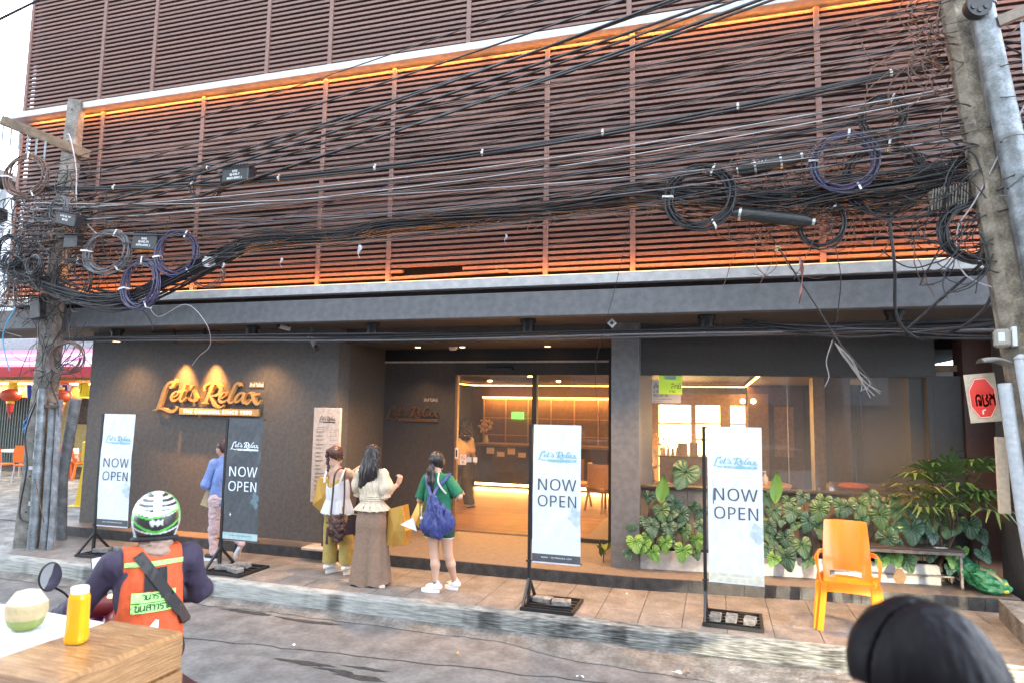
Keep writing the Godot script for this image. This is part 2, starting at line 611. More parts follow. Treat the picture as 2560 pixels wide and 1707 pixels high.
	for k in prof.size() - 1:
		for s in segs:
			var x0 := lerpf(-14.0, 3.4, float(s) / segs); var x1 := lerpf(-14.0, 3.4, float(s + 1) / segs)
			var j0 := 0.006 * no.get_noise_2d(x0 * 5.0, 0.0) if k < 3 else 0.0
			var j1 := 0.006 * no.get_noise_2d(x1 * 5.0, 0.0) if k < 3 else 0.0
			var p: Vector2 = prof[k]; var q: Vector2 = prof[k + 1]
			var a := m.vert(Vector3(x0, p.y, p.x + j0), Vector3(0, 0.2 + k * 0.3, 1), Vector2((x0 + 14) / 17.4, 1 - accum[k]))
			m.vert(Vector3(x1, p.y, p.x + j1), Vector3(0, 0.2 + k * 0.3, 1), Vector2((x1 + 14) / 17.4, 1 - accum[k]))
			m.vert(Vector3(x1, q.y, q.x + (j1 if k < 2 else 0.0)), Vector3(0, 0.2 + k * 0.3, 1), Vector2((x1 + 14) / 17.4, 1 - accum[k + 1]))
			m.vert(Vector3(x0, q.y, q.x + (j0 if k < 2 else 0.0)), Vector3(0, 0.2 + k * 0.3, 1), Vector2((x0 + 14) / 17.4, 1 - accum[k + 1]))
			m.tri_i(a, a + 1, a + 2); m.tri_i(a, a + 2, a + 3)
	setting("kerb", m, kerb_mat)
	# sidewalk: a bed with stone tiles on it
	m = MB.new()
	m.box(Vector3(-9.55, -0.3, -6.85), Vector3(3.4, -0.012, -9.4))
	var side := setting("sidewalk", m, rough_mat(lin(0.05, 0.048, 0.045), 0.95, 2.0, 0.3))
	var tile_tex := tex(512, 61, [[0.01, 5, 1.0], [0.06, 4, 0.7], [0.3, 2, 0.35]], Color(0.66, 0.64, 0.62), Color(1, 1, 1), 1.5)
	var tones := []
	for k in 4:
		tones.append(paint([lin(0.255, 0.235, 0.222), lin(0.235, 0.222, 0.215), lin(0.275, 0.25, 0.235), lin(0.25, 0.238, 0.232)][k], 0.62, 0.0, {"albedo_texture": tile_tex, "uv1_triplanar": true, "uv1_world_triplanar": true, "uv1_scale": Vector3.ONE * 0.6, "heightmap_enabled": true, "heightmap_texture": bump_tex, "heightmap_scale": 0.15}))
	var pitch := 0.4245
	var shapes := []
	for k in 3:
		var tm := MB.new()
		tm.box(Vector3(0.0025, -0.03, 0.0025), Vector3(pitch - 0.0025, 0.0 - k * 0.0012, pitch - 0.0025), 0.003)
		shapes.append(tm.mesh())
	for r in 4:
		for k in 31:
			var o := put("tile", shapes[rng.randi() % 3], tones[rng.randi() % 4], side)
			o.position = Vector3(-1.195 + pitch * (k - 20), 0, -6.86 - pitch * (r + 1))
	# the light concrete of the alley to the left
	var slab := rough_mat(lin(0.33, 0.325, 0.31), 0.85, 0.5, 0.5, "blotch")
	m = MB.new()
	m.box(Vector3(-13.9, -0.25, -6.86), Vector3(-9.56, -0.004, -8.7), 0.004)
	setting("alley_pavement", m, slab)
	m = MB.new()
	for r in 7:
		for k in 6:
			m.box(Vector3(-38 + k * 4.72, -0.25, -8.71 - r * 2.4), Vector3(-38 + k * 4.72 + 4.7, 0.01 + 0.002 * ((r + k) % 3), -8.71 - r * 2.4 - 2.39), 0.006)
	setting("alley_ground", m, slab)
	m = MB.new()
	m.box(Vector3(-38, -0.25, -6.0), Vector3(-13.91, -0.003, -8.7), 0.004)
	setting("alley_path", m, slab)
	# the step: a stone platform with slate riser tiles
	var stone := rough_mat(lin(0.20, 0.155, 0.125), 0.55, 0.9, 0.1)
	m = MB.new()
	var pl := PackedVector2Array([Vector2(-10.02, 8.1), Vector2(-0.95, 8.1), Vector2(3.1, 8.62), Vector2(3.1, 13), Vector2(-10.02, 13)])
	m.xf = Transform3D(Basis(Vector3.RIGHT, -PI / 2), Vector3.ZERO)
	m.prism(pl, 0.10, 0.143)
	m.xf = Transform3D.IDENTITY
	var plat := setting("platform_floor", m, stone)
	var slate := []
	for k in 3:
		slate.append(rough_mat([lin(0.072, 0.074, 0.078), lin(0.062, 0.064, 0.069), lin(0.082, 0.083, 0.086)][k], 0.5, 1.5, 0.35, "blotch"))
	var rz := func(x: float) -> float: return -8.1 if x < -0.95 else -8.1 - (x + 0.95) * 0.1284
	var x := -10.02
	while x < 3.09:
		var x2 := minf(x + 0.616, 3.1)
		if x < -1.3 and x2 > -1.3: x2 = -0.95
		var z0: float = rz.call(x); var z1: float = rz.call(x2)
		m = MB.new()
		var d := 0.014
		var a := Vector3(x + 0.002, 0, z0 + d); var b := Vector3(x2 - 0.002, 0, z1 + d)
		var u := Vector3(0, 0.1395, 0); var bk := Vector3(0, 0, -0.03)
		m.quad(a, b, b + u, a + u)
		m.quad(a + u, b + u, b + u + bk, a + u + bk)
		m.quad(a + bk, a, a + u, a + u + bk)
		m.quad(b, b + bk, b + u + bk, b + u)
		put("riser_tile", m, slate[rng.randi() % 3], plat)
		x = x2
	m = MB.new()
	m.quad(Vector3(-10.034, 0, -13), Vector3(-10.034, 0, -8.086), Vector3(-10.034, 0.1395, -8.086), Vector3(-10.034, 0.1395, -13))
	m.quad(Vector3(3.11, 0, -8.6), Vector3(3.11, 0, -13), Vector3(3.11, 0.1395, -13), Vector3(3.11, 0.1395, -8.6))
	put("riser_tile", m, slate[1], plat)
	# raised concrete footing at the right, by the power pole
	m = MB.new()
	var ft := PackedVector2Array([Vector2(2.62, 7.0), Vector2(2.9, 6.86), Vector2(3.6, 6.86), Vector2(3.6, 8.3), Vector2(2.78, 8.3)])
	m.xf = Transform3D(Basis(Vector3.RIGHT, -PI / 2), Vector3.ZERO)
	m.prism(ft, -0.1, 0.2)
	single("concrete_footing", m, conc, "raised rough concrete footing around the power pole", "footing")

# ---------------------------------------------------------------- the building
func make_building():
	var bl := thing("spa_building", "dark grey shop building with a slatted red-brown upper screen and glass front", "building")
	var wall := rough_mat(lin(0.115, 0.106, 0.100), 0.75, 1.2, 0.12)
	var dark := rough_mat(lin(0.030, 0.030, 0.031), 0.6, 1.2, 0.06)
	var grey := rough_mat(lin(0.145, 0.150, 0.160), 0.7, 0.8, 0.15)
	var white := rough_mat(lin(0.56, 0.565, 0.57), 0.5, 0.6, 0.05)
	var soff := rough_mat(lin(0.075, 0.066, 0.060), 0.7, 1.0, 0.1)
	var slat_m := [rough_mat(lin(0.185, 0.098, 0.080), 0.45, 1.5, 0.04), rough_mat(lin(0.165, 0.088, 0.073), 0.45, 1.5, 0.04), rough_mat(lin(0.205, 0.110, 0.088), 0.45, 1.5, 0.04)]
	var m := MB.new()
	# left wall with the lit sign
	m.box(Vector3(-9.85, 0.143, -8.43), Vector3(-5.21, 3.3, -8.75))
	m.box(Vector3(-9.85, 0.143, -8.75), Vector3(-9.55, 3.3, -16))
	put("wall", m, wall, bl)
	m = MB.new()
	m.box(Vector3(-5.36, 0.143, -8.751), Vector3(-5.208, 3.2, -9.9))
	put("wall", m, rough_mat(lin(0.10, 0.082, 0.066), 0.7, 1.2, 0.1), bl)
	# pillar
	m = MB.new()
	m.box(Vector3(-1.275, 0.143, -8.49), Vector3(-0.925, 3.2, -10.3), 0.004)
	put("pillar", m, grey, bl)
	# right wall around the window, turned a little
	var turn := atan(0.13)
	var rw := Transform3D(Basis(Vector3.UP, turn), Vector3(-0.925, 0, -8.72))
	m = MB.new()
	m.xf = rw
	m.box(Vector3(0.0, 2.56, 0.0), Vector3(3.50, 3.2, -0.28))
	m.box(Vector3(3.46, 0.143, 0.001), Vector3(3.78, 2.56, -0.28))
	m.box(Vector3(3.30, 0.143, -0.28), Vector3(3.62, 3.2, -8.0))
	put("wall", m, dark, bl)
	m = MB.new()
	m.xf = rw
	m.box(Vector3(0.0, 0.143, 0.0), Vector3(3.46, 1.10, -0.2))
	put("wall", m, rough_mat(lin(0.23, 0.19, 0.155), 0.7, 0.9, 0.15), bl)
	m = MB.new()
	m.xf = rw
	m.box(Vector3(3.785, 0.143, 0.04), Vector3(4.1, 3.2, -0.2))
	put("wall", m, rough_mat(lin(0.065, 0.028, 0.022), 0.6, 1.2, 0.1), bl)
	m = MB.new()
	m.xf = rw
	m.box(Vector3(4.1, 0.0, 0.5), Vector3(5.2, 3.2, -0.3))
	put("wall", m, wall, bl)
	# window sill and frame
	m = MB.new()
	m.xf = rw
	m.box(Vector3(0.0, 1.10, 0.05), Vector3(3.46, 1.135, -0.2), 0.004)
	put("window_sill", m, dark, bl)
	var glass := paint(Color(0.93, 0.95, 0.95, 0.06), 0.0, 0.0, {"transparency": BaseMaterial3D.TRANSPARENCY_ALPHA, "metallic_specular": 0.6})
	var wf := MB.new()
	wf.xf = rw
	wf.box(Vector3(3.39, 1.135, 0.012), Vector3(3.462, 2.562, -0.06), 0.004)
	wf.box(Vector3(0.0, 2.54, 0.010), Vector3(3.39, 2.559, -0.06), 0.002)
	put("window_frame", wf, dark, bl)
	m = MB.new(); m.xf = rw
	m.quad(Vector3(0.0, 1.135, -0.04), Vector3(1.80, 1.135, -0.04), Vector3(1.80, 2.56, -0.04), Vector3(0.0, 2.56, -0.04))
	put("window_pane", m, glass, bl)
	m = MB.new(); m.xf = rw
	m.quad(Vector3(1.806, 1.135, -0.04), Vector3(3.39, 1.135, -0.04), Vector3(3.39, 2.56, -0.04), Vector3(1.806, 2.56, -0.04))
	put("window_pane", m, glass, bl)
	m = MB.new(); m.xf = rw
	m.box(Vector3(1.800, 1.135, -0.036), Vector3(1.806, 2.54, -0.046))
	put("pane_joint", m, rough_mat(lin(0.3, 0.27, 0.22), 0.4, 1.0, 0.0), bl)
	# canopy: front beam, soffit, lower soffit over the entrance
	m = MB.new()
	m.box(Vector3(-16, 3.162, -7.45), Vector3(6, 3.452, -7.62), 0.006)
	put("canopy_beam", m, grey, bl)
	m = MB.new()
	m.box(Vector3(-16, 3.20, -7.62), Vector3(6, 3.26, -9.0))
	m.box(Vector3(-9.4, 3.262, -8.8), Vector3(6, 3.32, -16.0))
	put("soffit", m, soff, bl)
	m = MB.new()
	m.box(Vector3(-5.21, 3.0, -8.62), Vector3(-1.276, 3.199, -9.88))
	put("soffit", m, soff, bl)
	# dark wall and floor line behind the slats
	m = MB.new()
	m.box(Vector3(-10.6, 3.27, -8.45), Vector3(6, 13, -8.75))
	m.box(Vector3(-10.74, 3.27, -7.75), Vector3(-10.6, 13, -14))
	put("wall", m, rough_mat(lin(0.028, 0.021, 0.021), 0.9, 1.0, 0.1), bl)
	# white beams
	m = MB.new()
	m.box(Vector3(-10.9, 6.572, -7.45), Vector3(6, 6.672, -7.56), 0.004)
	m.box(Vector3(-10.9, 6.575, -7.44), Vector3(-10.88, 6.668, -7.9), 0.003)
	put("beam", m, white, bl)
	m = MB.new()
	m.box(Vector3(-16, 3.525, -7.45), Vector3(6, 3.640, -7.58), 0.004)
	put("beam", m, white, bl)
	m = MB.new()
	m.box(Vector3(-10.87, 6.60, -7.56), Vector3(6, 6.64, -7.78))
	put("beam_shelf", m, white, bl)
	# slats, each running the full width
	var y0 := 3.72
	var k := 0
	while y0 < 10.9:
		if y0 > 6.52 and y0 < 6.70:
			y0 += 0.0695
			continue
		m = MB.new()
		var x0 := -10.70
		if absf(y0 - 3.79) < 0.03:
			m.box(Vector3(x0, y0, -7.60), Vector3(-3.83, y0 + 0.034, -7.65))
			m.box(Vector3(-3.0, y0, -7.60), Vector3(6, y0 + 0.034, -7.65))
		elif absf(y0 - 3.72) < 0.03:
			m.box(Vector3(x0, y0, -7.60), Vector3(-4.02, y0 + 0.034, -7.65))
			m.bar(Vector3(-4.0, y0 + 0.0, -7.625), Vector3(-2.4, y0 + 0.03, -7.625), 0.05, 0.034)
			m.box(Vector3(-2.4, y0, -7.60), Vector3(6, y0 + 0.034, -7.65))
		else:
			m.box(Vector3(x0, y0 + R(-0.002, 0.002), -7.60 + R(-0.003, 0.003)), Vector3(6, y0 + 0.0345, -7.65))
		put("slat", m, slat_m[rng.randi() % 3], bl)
		y0 += 0.0695
		k += 1
	# mullions
	for q in [[-10.72, 0], [-9.04, 0], [-7.13, 0], [-5.08, 0], [-4.03, 0], [-1.935, 0], [-0.896, 0], [1.113, 0], [3.2, 0], [-10.72, 1], [-9.15, 1], [-8.12, 1], [-6.07, 1], [-5.04, 1], [-2.994, 1], [-1.96, 2], [-0.936, 1], [1.1, 1]]:
		if q[1] == 2: continue
		m = MB.new()
		var a := 3.645 if q[1] == 0 else 6.675
		var b := 6.55 if q[1] == 0 else 10.9
		m.box(Vector3(q[0] - 0.029, a, -7.585), Vector3(q[0] + 0.029, b, -7.66), 0.003)
		put("mullion", m, slat_m[2], bl)
	# lit strips: one under the upper beam, one lying behind the lower beam
	for q in [[6.592, 0], [3.655, 1]]:
		m = MB.new()
		m.box(Vector3(-10.6, q[0] - 0.008, -7.548 if q[1] == 0 else -7.50), Vector3(5, q[0] - 0.001, -7.572 if q[1] == 0 else -7.53))
		var o := put("led_strip_lamp", m, glow(Color(1.0, 0.70, 0.32), 2.6 if q[1] == 0 else 0.6), bl)
		for seg in 4:
			var al := AreaLight3D.new()
			al.name = "strip_light"
			al.area_size = Vector2(3.8, 0.03)
			al.light_color = Color(1.0, 0.62, 0.24)
			al.light_energy = 1.5 if q[1] == 0 else 0.6
			al.area_range = 8.0
			al.shadow_enabled = true
			add_child(al)
			al.position = Vector3(-8.6 + seg * 3.9, q[0] - 0.012 if q[1] == 0 else q[0] + 0.006, -7.56 if q[1] == 0 else -7.515)
			al.rotation_degrees = Vector3(-90 if q[1] == 0 else 90, 0, 0)
	# entrance front: black frame, dark panel, glass door, fixed pane
	m = MB.new()
	m.box(Vector3(-5.79, 0.143, -9.84), Vector3(-5.64, 3.0, -10.0))
	m.box(Vector3(-1.51, 0.143, -9.80), Vector3(-1.276, 3.0, -10.0))
	m.box(Vector3(-5.64, 2.80, -9.84), Vector3(-1.51, 3.0, -10.0))
	put("door_frame", m, rough_mat(lin(0.012, 0.012, 0.014), 0.5, 1.0, 0.0), bl)
	m = MB.new()
	m.box(Vector3(-5.64, 2.785, -9.83), Vector3(-1.51, 2.815, -9.839))
	put("lintel_strip", m, rough_mat(lin(0.55, 0.50, 0.46), 0.4, 1.0, 0.0), bl)
	m = MB.new()
	m.box(Vector3(-5.64, 0.143, -9.85), Vector3(-3.955, 2.785, -9.98))
	put("panel", m, rough_mat(lin(0.055, 0.051, 0.052), 0.7, 1.2, 0.1), bl)
	m = MB.new()
	m.box(Vector3(-3.955, 2.60, -9.85), Vector3(-1.51, 2.785, -9.98))
	m.box(Vector3(-2.69, 0.143, -9.84), Vector3(-2.62, 2.60, -9.96))
	m.box(Vector3(-2.62, 0.143, -9.86), Vector3(-1.51, 0.20, -9.94))
	put("door_header", m, dark, bl)
	m = MB.new()
	m.box(Vector3(-3.955, 0.145, -9.845), Vector3(-3.915, 2.60, -9.93), 0.003)
	m.box(Vector3(-3.915, 2.585, -9.86), Vector3(-2.69, 2.60, -9.92))
	put("door_edge_trim", m, rough_mat(lin(0.32, 0.20, 0.12), 0.35, 1.0, 0.0, "grain", 0.6), bl)
	m = MB.new()
	m.quad(Vector3(-3.915, 0.150, -9.89), Vector3(-2.69, 0.150, -9.89), Vector3(-2.69, 2.585, -9.89), Vector3(-3.915, 2.585, -9.89))
	var door := put("glass_door", m, glass, bl)
	m = MB.new()
	m.quad(Vector3(-2.62, 0.20, -9.90), Vector3(-1.51, 0.20, -9.90), Vector3(-1.51, 2.60, -9.90), Vector3(-2.62, 2.60, -9.90))
	put("glass_pane", m, glass, bl)
	m = MB.new()
	m.box(Vector3(-3.45, 2.66, -9.80), Vector3(-3.0, 2.72, -9.849), 0.01)
	put("door_sensor", m, rough_mat(lin(0.01, 0.01, 0.01), 0.3, 1.0, 0.0), bl)

# ---------------------------------------------------------------- lettering
# a pen stroke: points (x, y, pen width), smoothed, drawn as a strip; f maps pen space to the sign
func ribbon(mb: MB, pts: Array, f: Transform3D, z0: float, z1: float, smooth := true):
	var p := []
	if smooth and pts.size() > 2:
		for k in pts.size() - 1:
			var a: Vector3 = pts[maxi(k - 1, 0)]
			var b: Vector3 = pts[k]
			var c: Vector3 = pts[k + 1]
			var d: Vector3 = pts[mini(k + 2, pts.size() - 1)]
			for s in 4: p.append(b.cubic_interpolate(c, a, d, s / 4.0))
		p.append(pts[pts.size() - 1])
	else:
		p = pts
	var l := []
	var r := []
	for k in p.size():
		var d := Vector2(p[mini(k + 1, p.size() - 1)].x - p[maxi(k - 1, 0)].x, p[mini(k + 1, p.size() - 1)].y - p[maxi(k - 1, 0)].y).normalized()
		var o: Vector2 = Vector2(-d.y, d.x) * p[k].z * 0.5
		var e: Vector2 = d * (p[k].z * 0.2) * (-1.0 if k == 0 else (1.0 if k == p.size() - 1 else 0.0))
		l.append(Vector2(p[k].x, p[k].y) + o + e)
		r.append(Vector2(p[k].x, p[k].y) - o + e)
	var keep := mb.xf
	mb.xf = keep * f
	for k in p.size() - 1:
		var a := Vector3(l[k].x, l[k].y, z1); var b := Vector3(l[k + 1].x, l[k + 1].y, z1)
		var c := Vector3(r[k + 1].x, r[k + 1].y, z1); var d := Vector3(r[k].x, r[k].y, z1)
		mb.quad(d, c, b, a)
		if z0 < z1:
			var dz := Vector3(0, 0, z0 - z1)
			mb.quad(a, b, b + dz, a + dz)
			mb.quad(c, d, d + dz, c + dz)
	if z0 < z1:
		var dz := Vector3(0, 0, z0 - z1)
		var n := p.size() - 1
		mb.quad(Vector3(r[0].x, r[0].y, z1), Vector3(l[0].x, l[0].y, z1), Vector3(l[0].x, l[0].y, z1) + dz, Vector3(r[0].x, r[0].y, z1) + dz)
		mb.quad(Vector3(l[n].x, l[n].y, z1), Vector3(r[n].x, r[n].y, z1), Vector3(r[n].x, r[n].y, z1) + dz, Vector3(l[n].x, l[n].y, z1) + dz)
	mb.xf = keep

# strokes of the shop's script lettering, 1.97 wide, y up, baseline bar at 0
func script_strokes() -> Array:
	var raw := [
		[[455, 235, 26], [405, 290, 60], [372, 380, 68], (([345, 480, 68])), [315, 590, 66], [280, 680, 56], [240, 712, 26], [180, 718, 6]],
		[[583, 146, 5], [568, 205, 50], [538, 262, 62], [502, 306, 40], [468, 285, 10]],
		[[575, 185, 16], [520, 198, 40], [455, 225, 52], [405, 290, 56]],
		[[275, 690, 34], [340, 688, 34], [410, 702, 46], [480, 726, 56], [550, 736, 56], [612, 712, 44], [638, 668, 24], [610, 636, 8]],
		[[545, 485, 20], [620, 445, 22], [645, 395, 26], [605, 368, 24], [545, 424, 44], [522, 490, 52], [555, 540, 48], [620, 528, 32], [680, 480, 14]],
		[[775, 235, 44], [745, 330, 52], [710, 430, 52], [690, 500, 48], [715, 548, 42], [765, 525, 26], [805, 470, 10]],
		[[680, 357, 20], [750, 352, 30], [815, 350, 20]],
		[[897, 262, 46], [882, 310, 34], [862, 345, 8]],
		[[850, 530, 8], [895, 450, 14], [932, 340, 14], [960, 405, 44], [985, 475, 50], [962, 532, 46], [900, 528, 36], [855, 492, 26]],
		[[965, 538, 34], [1010, 525, 24], [1045, 480, 8]],
		[[1285, 240, 58], [1240, 370, 62], [1195, 490, 62], [1172, 572, 60]],
		[[1105, 572, 16], [1240, 582, 16]],
		[[1142, 352, 40], [1135, 290, 46], [1190, 235, 40], [1290, 213, 36], [1400, 252, 50], [1438, 330, 66], [1400, 408, 54], [1320, 440, 34], [1245, 442, 18]],
		[[1250, 442, 26], [1290, 520, 58], [1340, 600, 64], [1410, 640, 42], [1478, 630, 26], [1502, 592, 8]],
		[[1435, 490, 20], [1510, 452, 22], [1538, 402, 24], [1500, 376, 24], [1445, 426, 44], [1418, 500, 48], [1448, 550, 46], [1510, 542, 32], [1580, 490, 12]],
		[[1770, 258, 46], [1742, 212, 40], [1690, 252, 40], [1640, 360, 48], [1602, 470, 50], [1592, 542, 44], [1640, 560, 36], [1690, 520, 14]],
		[[1830, 398, 28], [1780, 390, 34], [1715, 470, 46], [1702, 540, 42], [1750, 545, 28], [1815, 475, 24], [1850, 402, 26]],
		[[1866, 395, 42], [1835, 500, 46], [1850, 560, 38], [1900, 545, 18], [1930, 500, 8]],
		[[1935, 388, 18], [1985, 382, 42], [2020, 470, 54], [2060, 560, 52], [2110, 572, 36], [2150, 505, 8]],
		[[2092, 402, 40], [2045, 422, 28], [1990, 500, 24], [1930, 570, 32], [1888, 572, 28]],
	]
	var out := []
	for s in raw:
		var l := []
		for q in s: l.append(Vector3((q[0] - 180) / 1000.0, (785 - q[1]) / 1000.0, q[2] / 1000.0))
		out.append(l)
	return out

# the logo: script and the bar under it, as two meshes; w is its width, thick its depth; at z = 0 is the back
func logo(w: float, h: float, thick: float) -> Array:
	var f := Transform3D(Basis.from_scale(Vector3(w / 1.97, h / 0.64, 1.0)), Vector3.ZERO)
	var a := MB.new()
	var k := 0
	for s in script_strokes():
		ribbon(a, s, f, 0.0, thick + 0.0004 * k if thick > 0.0 else 0.00012 * k)
		k += 1
	if thick > 0.0: a.box(Vector3(0.51, 0.0, 0.0) * w / 1.97, Vector3(1.935 * w / 1.97, 0.117 * h / 0.64, thick), 0.002)
	else: a.quad(Vector3(0.51 * w / 1.97, 0, 0), Vector3(1.935 * w / 1.97, 0, 0), Vector3(1.935 * w / 1.97, 0.117 * h / 0.64, 0), Vector3(0.51 * w / 1.97, 0.117 * h / 0.64, 0))
	var b := MB.new()
	var tm := text_mesh("THE ORIGINAL SINCE 1998", 0.062, 0.0, true)
	var bb := tm.get_aabb()
	b.add_mesh(tm, Transform3D(Basis.from_scale(Vector3(1.24 / bb.size.x * w / 1.97, h / 0.64, 1.0)), Vector3((0.585 + 0.62) * w / 1.97 - bb.get_center().x * 1.24 / bb.size.x * w / 1.97, 0.0585 * h / 0.64 - bb.get_center().y * h / 0.64, thick + 0.0012)))
	return [a, b]

# strokes for the Thai letters that the signs use, on a body one high
const THAI := {
	"เ": [0.42, [[0.3, 1, 0.3, 0.12, 0.1, 0.05]]], "แ": [0.75, [[0.3, 1, 0.3, 0.12, 0.1, 0.05], [0.65, 1, 0.65, 0.12, 0.45, 0.05]]],
	"ล": [0.95, [[0.1, 0.72, 0.3, 1, 0.6, 1, 0.78, 0.8, 0.78, 0], [0.78, 0.48, 0.45, 0.62, 0.16, 0.42, 0.14, 0.1, 0.32, 0]]], "็": [0, [[-0.8, 1.22, -0.72, 1.42, -0.35, 1.42, -0.2, 1.2], [-0.55, 1.42, -0.5, 1.25]]],
	"ท": [0.92, [[0.12, 1, 0.12, 0], [0.12, 0.62, 0.45, 1, 0.75, 0.8, 0.75, 0]]], "ส": [0.95, [[0.1, 0.72, 0.3, 1, 0.6, 1, 0.78, 0.8, 0.78, 0], [0.78, 0.48, 0.45, 0.62, 0.16, 0.42, 0.14, 0.1, 0.32, 0], [0.62, 0.9, 0.95, 1.12]]],
	"์": [0, [[-0.6, 1.22, -0.5, 1.4, -0.2, 1.55]]], "ร": [0.8, [[0.72, 1, 0.2, 0.98, 0.2, 0.66, 0.66, 0.52, 0.66, 0.05, 0.36, 0]]], "ี": [0, [[-0.85, 1.2, -0.5, 1.42, -0.15, 1.2, -0.85, 1.2], [-0.15, 1.2, -0.15, 1.52]]],
	"ก": [0.92, [[0.14, 0, 0.14, 0.62, 0.26, 0.72, 0.1, 0.82, 0.44, 1, 0.76, 0.8, 0.76, 0]]], "ซ": [0.95, [[0.08, 0.82, 0.24, 1, 0.36, 0.74, 0.2, 0.5, 0.2, 0, 0.74, 0, 0.74, 0.75, 0.92, 1.05]]],
	"น": [0.98, [[0.12, 1, 0.12, 0.05, 0.3, 0, 0.75, 0.3], [0.75, 1, 0.75, 0]]], "ว": [0.75, [[0.1, 0.84, 0.36, 1, 0.62, 0.78, 0.62, 0.15, 0.4, 0]]], "ด": [0.95, [[0.42, 0, 0.34, 0.4, 0.52, 0.46], [0.2, 0, 0.1, 0.72, 0.44, 1, 0.78, 0.76, 0.78, 0]]],
	"พ": [1.05, [[0.1, 1, 0.14, 0, 0.5, 0.62, 0.84, 0, 0.88, 1]]], "ื": [0, [[-0.85, 1.2, -0.5, 1.42, -0.15, 1.2, -0.85, 1.2], [-0.3, 1.25, -0.3, 1.5], [-0.12, 1.2, -0.12, 1.52]]], "่": [0, [[-0.4, 1.58, -0.4, 1.8]]],
	"อ": [0.92, [[0.1, 0.84, 0.42, 1, 0.74, 0.8, 0.74, 0.16, 0.42, 0, 0.12, 0.16, 0.12, 0.5, 0.34, 0.46]]], "ุ": [0, [[-0.45, -0.14, -0.25, -0.18, -0.25, -0.46]]], "ข": [0.9, [[0.08, 0.82, 0.24, 1, 0.36, 0.74, 0.2, 0.5, 0.2, 0, 0.72, 0, 0.72, 1]]],
	"ภ": [0.98, [[0.0, 0.02, 0.22, 0.06, 0.2, 0.62, 0.32, 0.72, 0.16, 0.82, 0.5, 1, 0.8, 0.8, 0.8, 0]]], "า": [0.66, [[0.1, 0.84, 0.34, 1, 0.54, 0.8, 0.54, 0]]], "ม": [0.95, [[0.16, 1, 0.16, 0.1, 0.04, 0.02], [0.16, 0.16, 0.74, 0.06], [0.74, 1, 0.74, 0]]],
	"ิ": [0, [[-0.85, 1.2, -0.5, 1.42, -0.15, 1.2, -0.85, 1.2]]], "ห": [0.98, [[0.14, 1, 0.14, 0], [0.14, 0.45, 0.55, 0.92, 0.75, 0.98], [0.42, 0.72, 0.78, 0.5, 0.78, 0]]], "ย": [0.92, [[0.16, 1, 0.1, 0.74, 0.36, 0.56, 0.12, 0.36, 0.14, 0.06, 0.72, 0, 0.72, 1]]],
	" ": [0.45, []], "1": [0.6, [[0.1, 0.75, 0.32, 1, 0.32, 0]]], "4": [0.75, [[0.52, 0, 0.52, 1, 0.06, 0.3, 0.7, 0.3]]],
}

func thai(mb: MB, s: String, at: Vector3, size: float, pen := 0.13, mirrored := false, wide := 1.0) -> float:
	var x := 0.0
	var f := Transform3D(Basis.from_scale(Vector3(size * wide * (-1.0 if mirrored else 1.0), size, 1.0)), at)
	var k := 0
	for ch in s:
		if not THAI.has(ch): continue
		for q in THAI[ch][1]:
			var l := []
			for a in range(0, q.size(), 2): l.append(Vector3(x + q[a], q[a + 1], pen))
			if mirrored:
				l.reverse()
			var mm := MB.new()
			ribbon(mm, l, f, 0.0, 0.0001 * k, l.size() > 2)
			var b := mb.v.size()
			for j in mm.v.size(): mb.vert(mm.v[j], Vector3(0, 0, 1))
			for j in mm.i: mb.i.append(b + j)
			k += 1
		x += THAI[ch][0]
	return x * size * wide

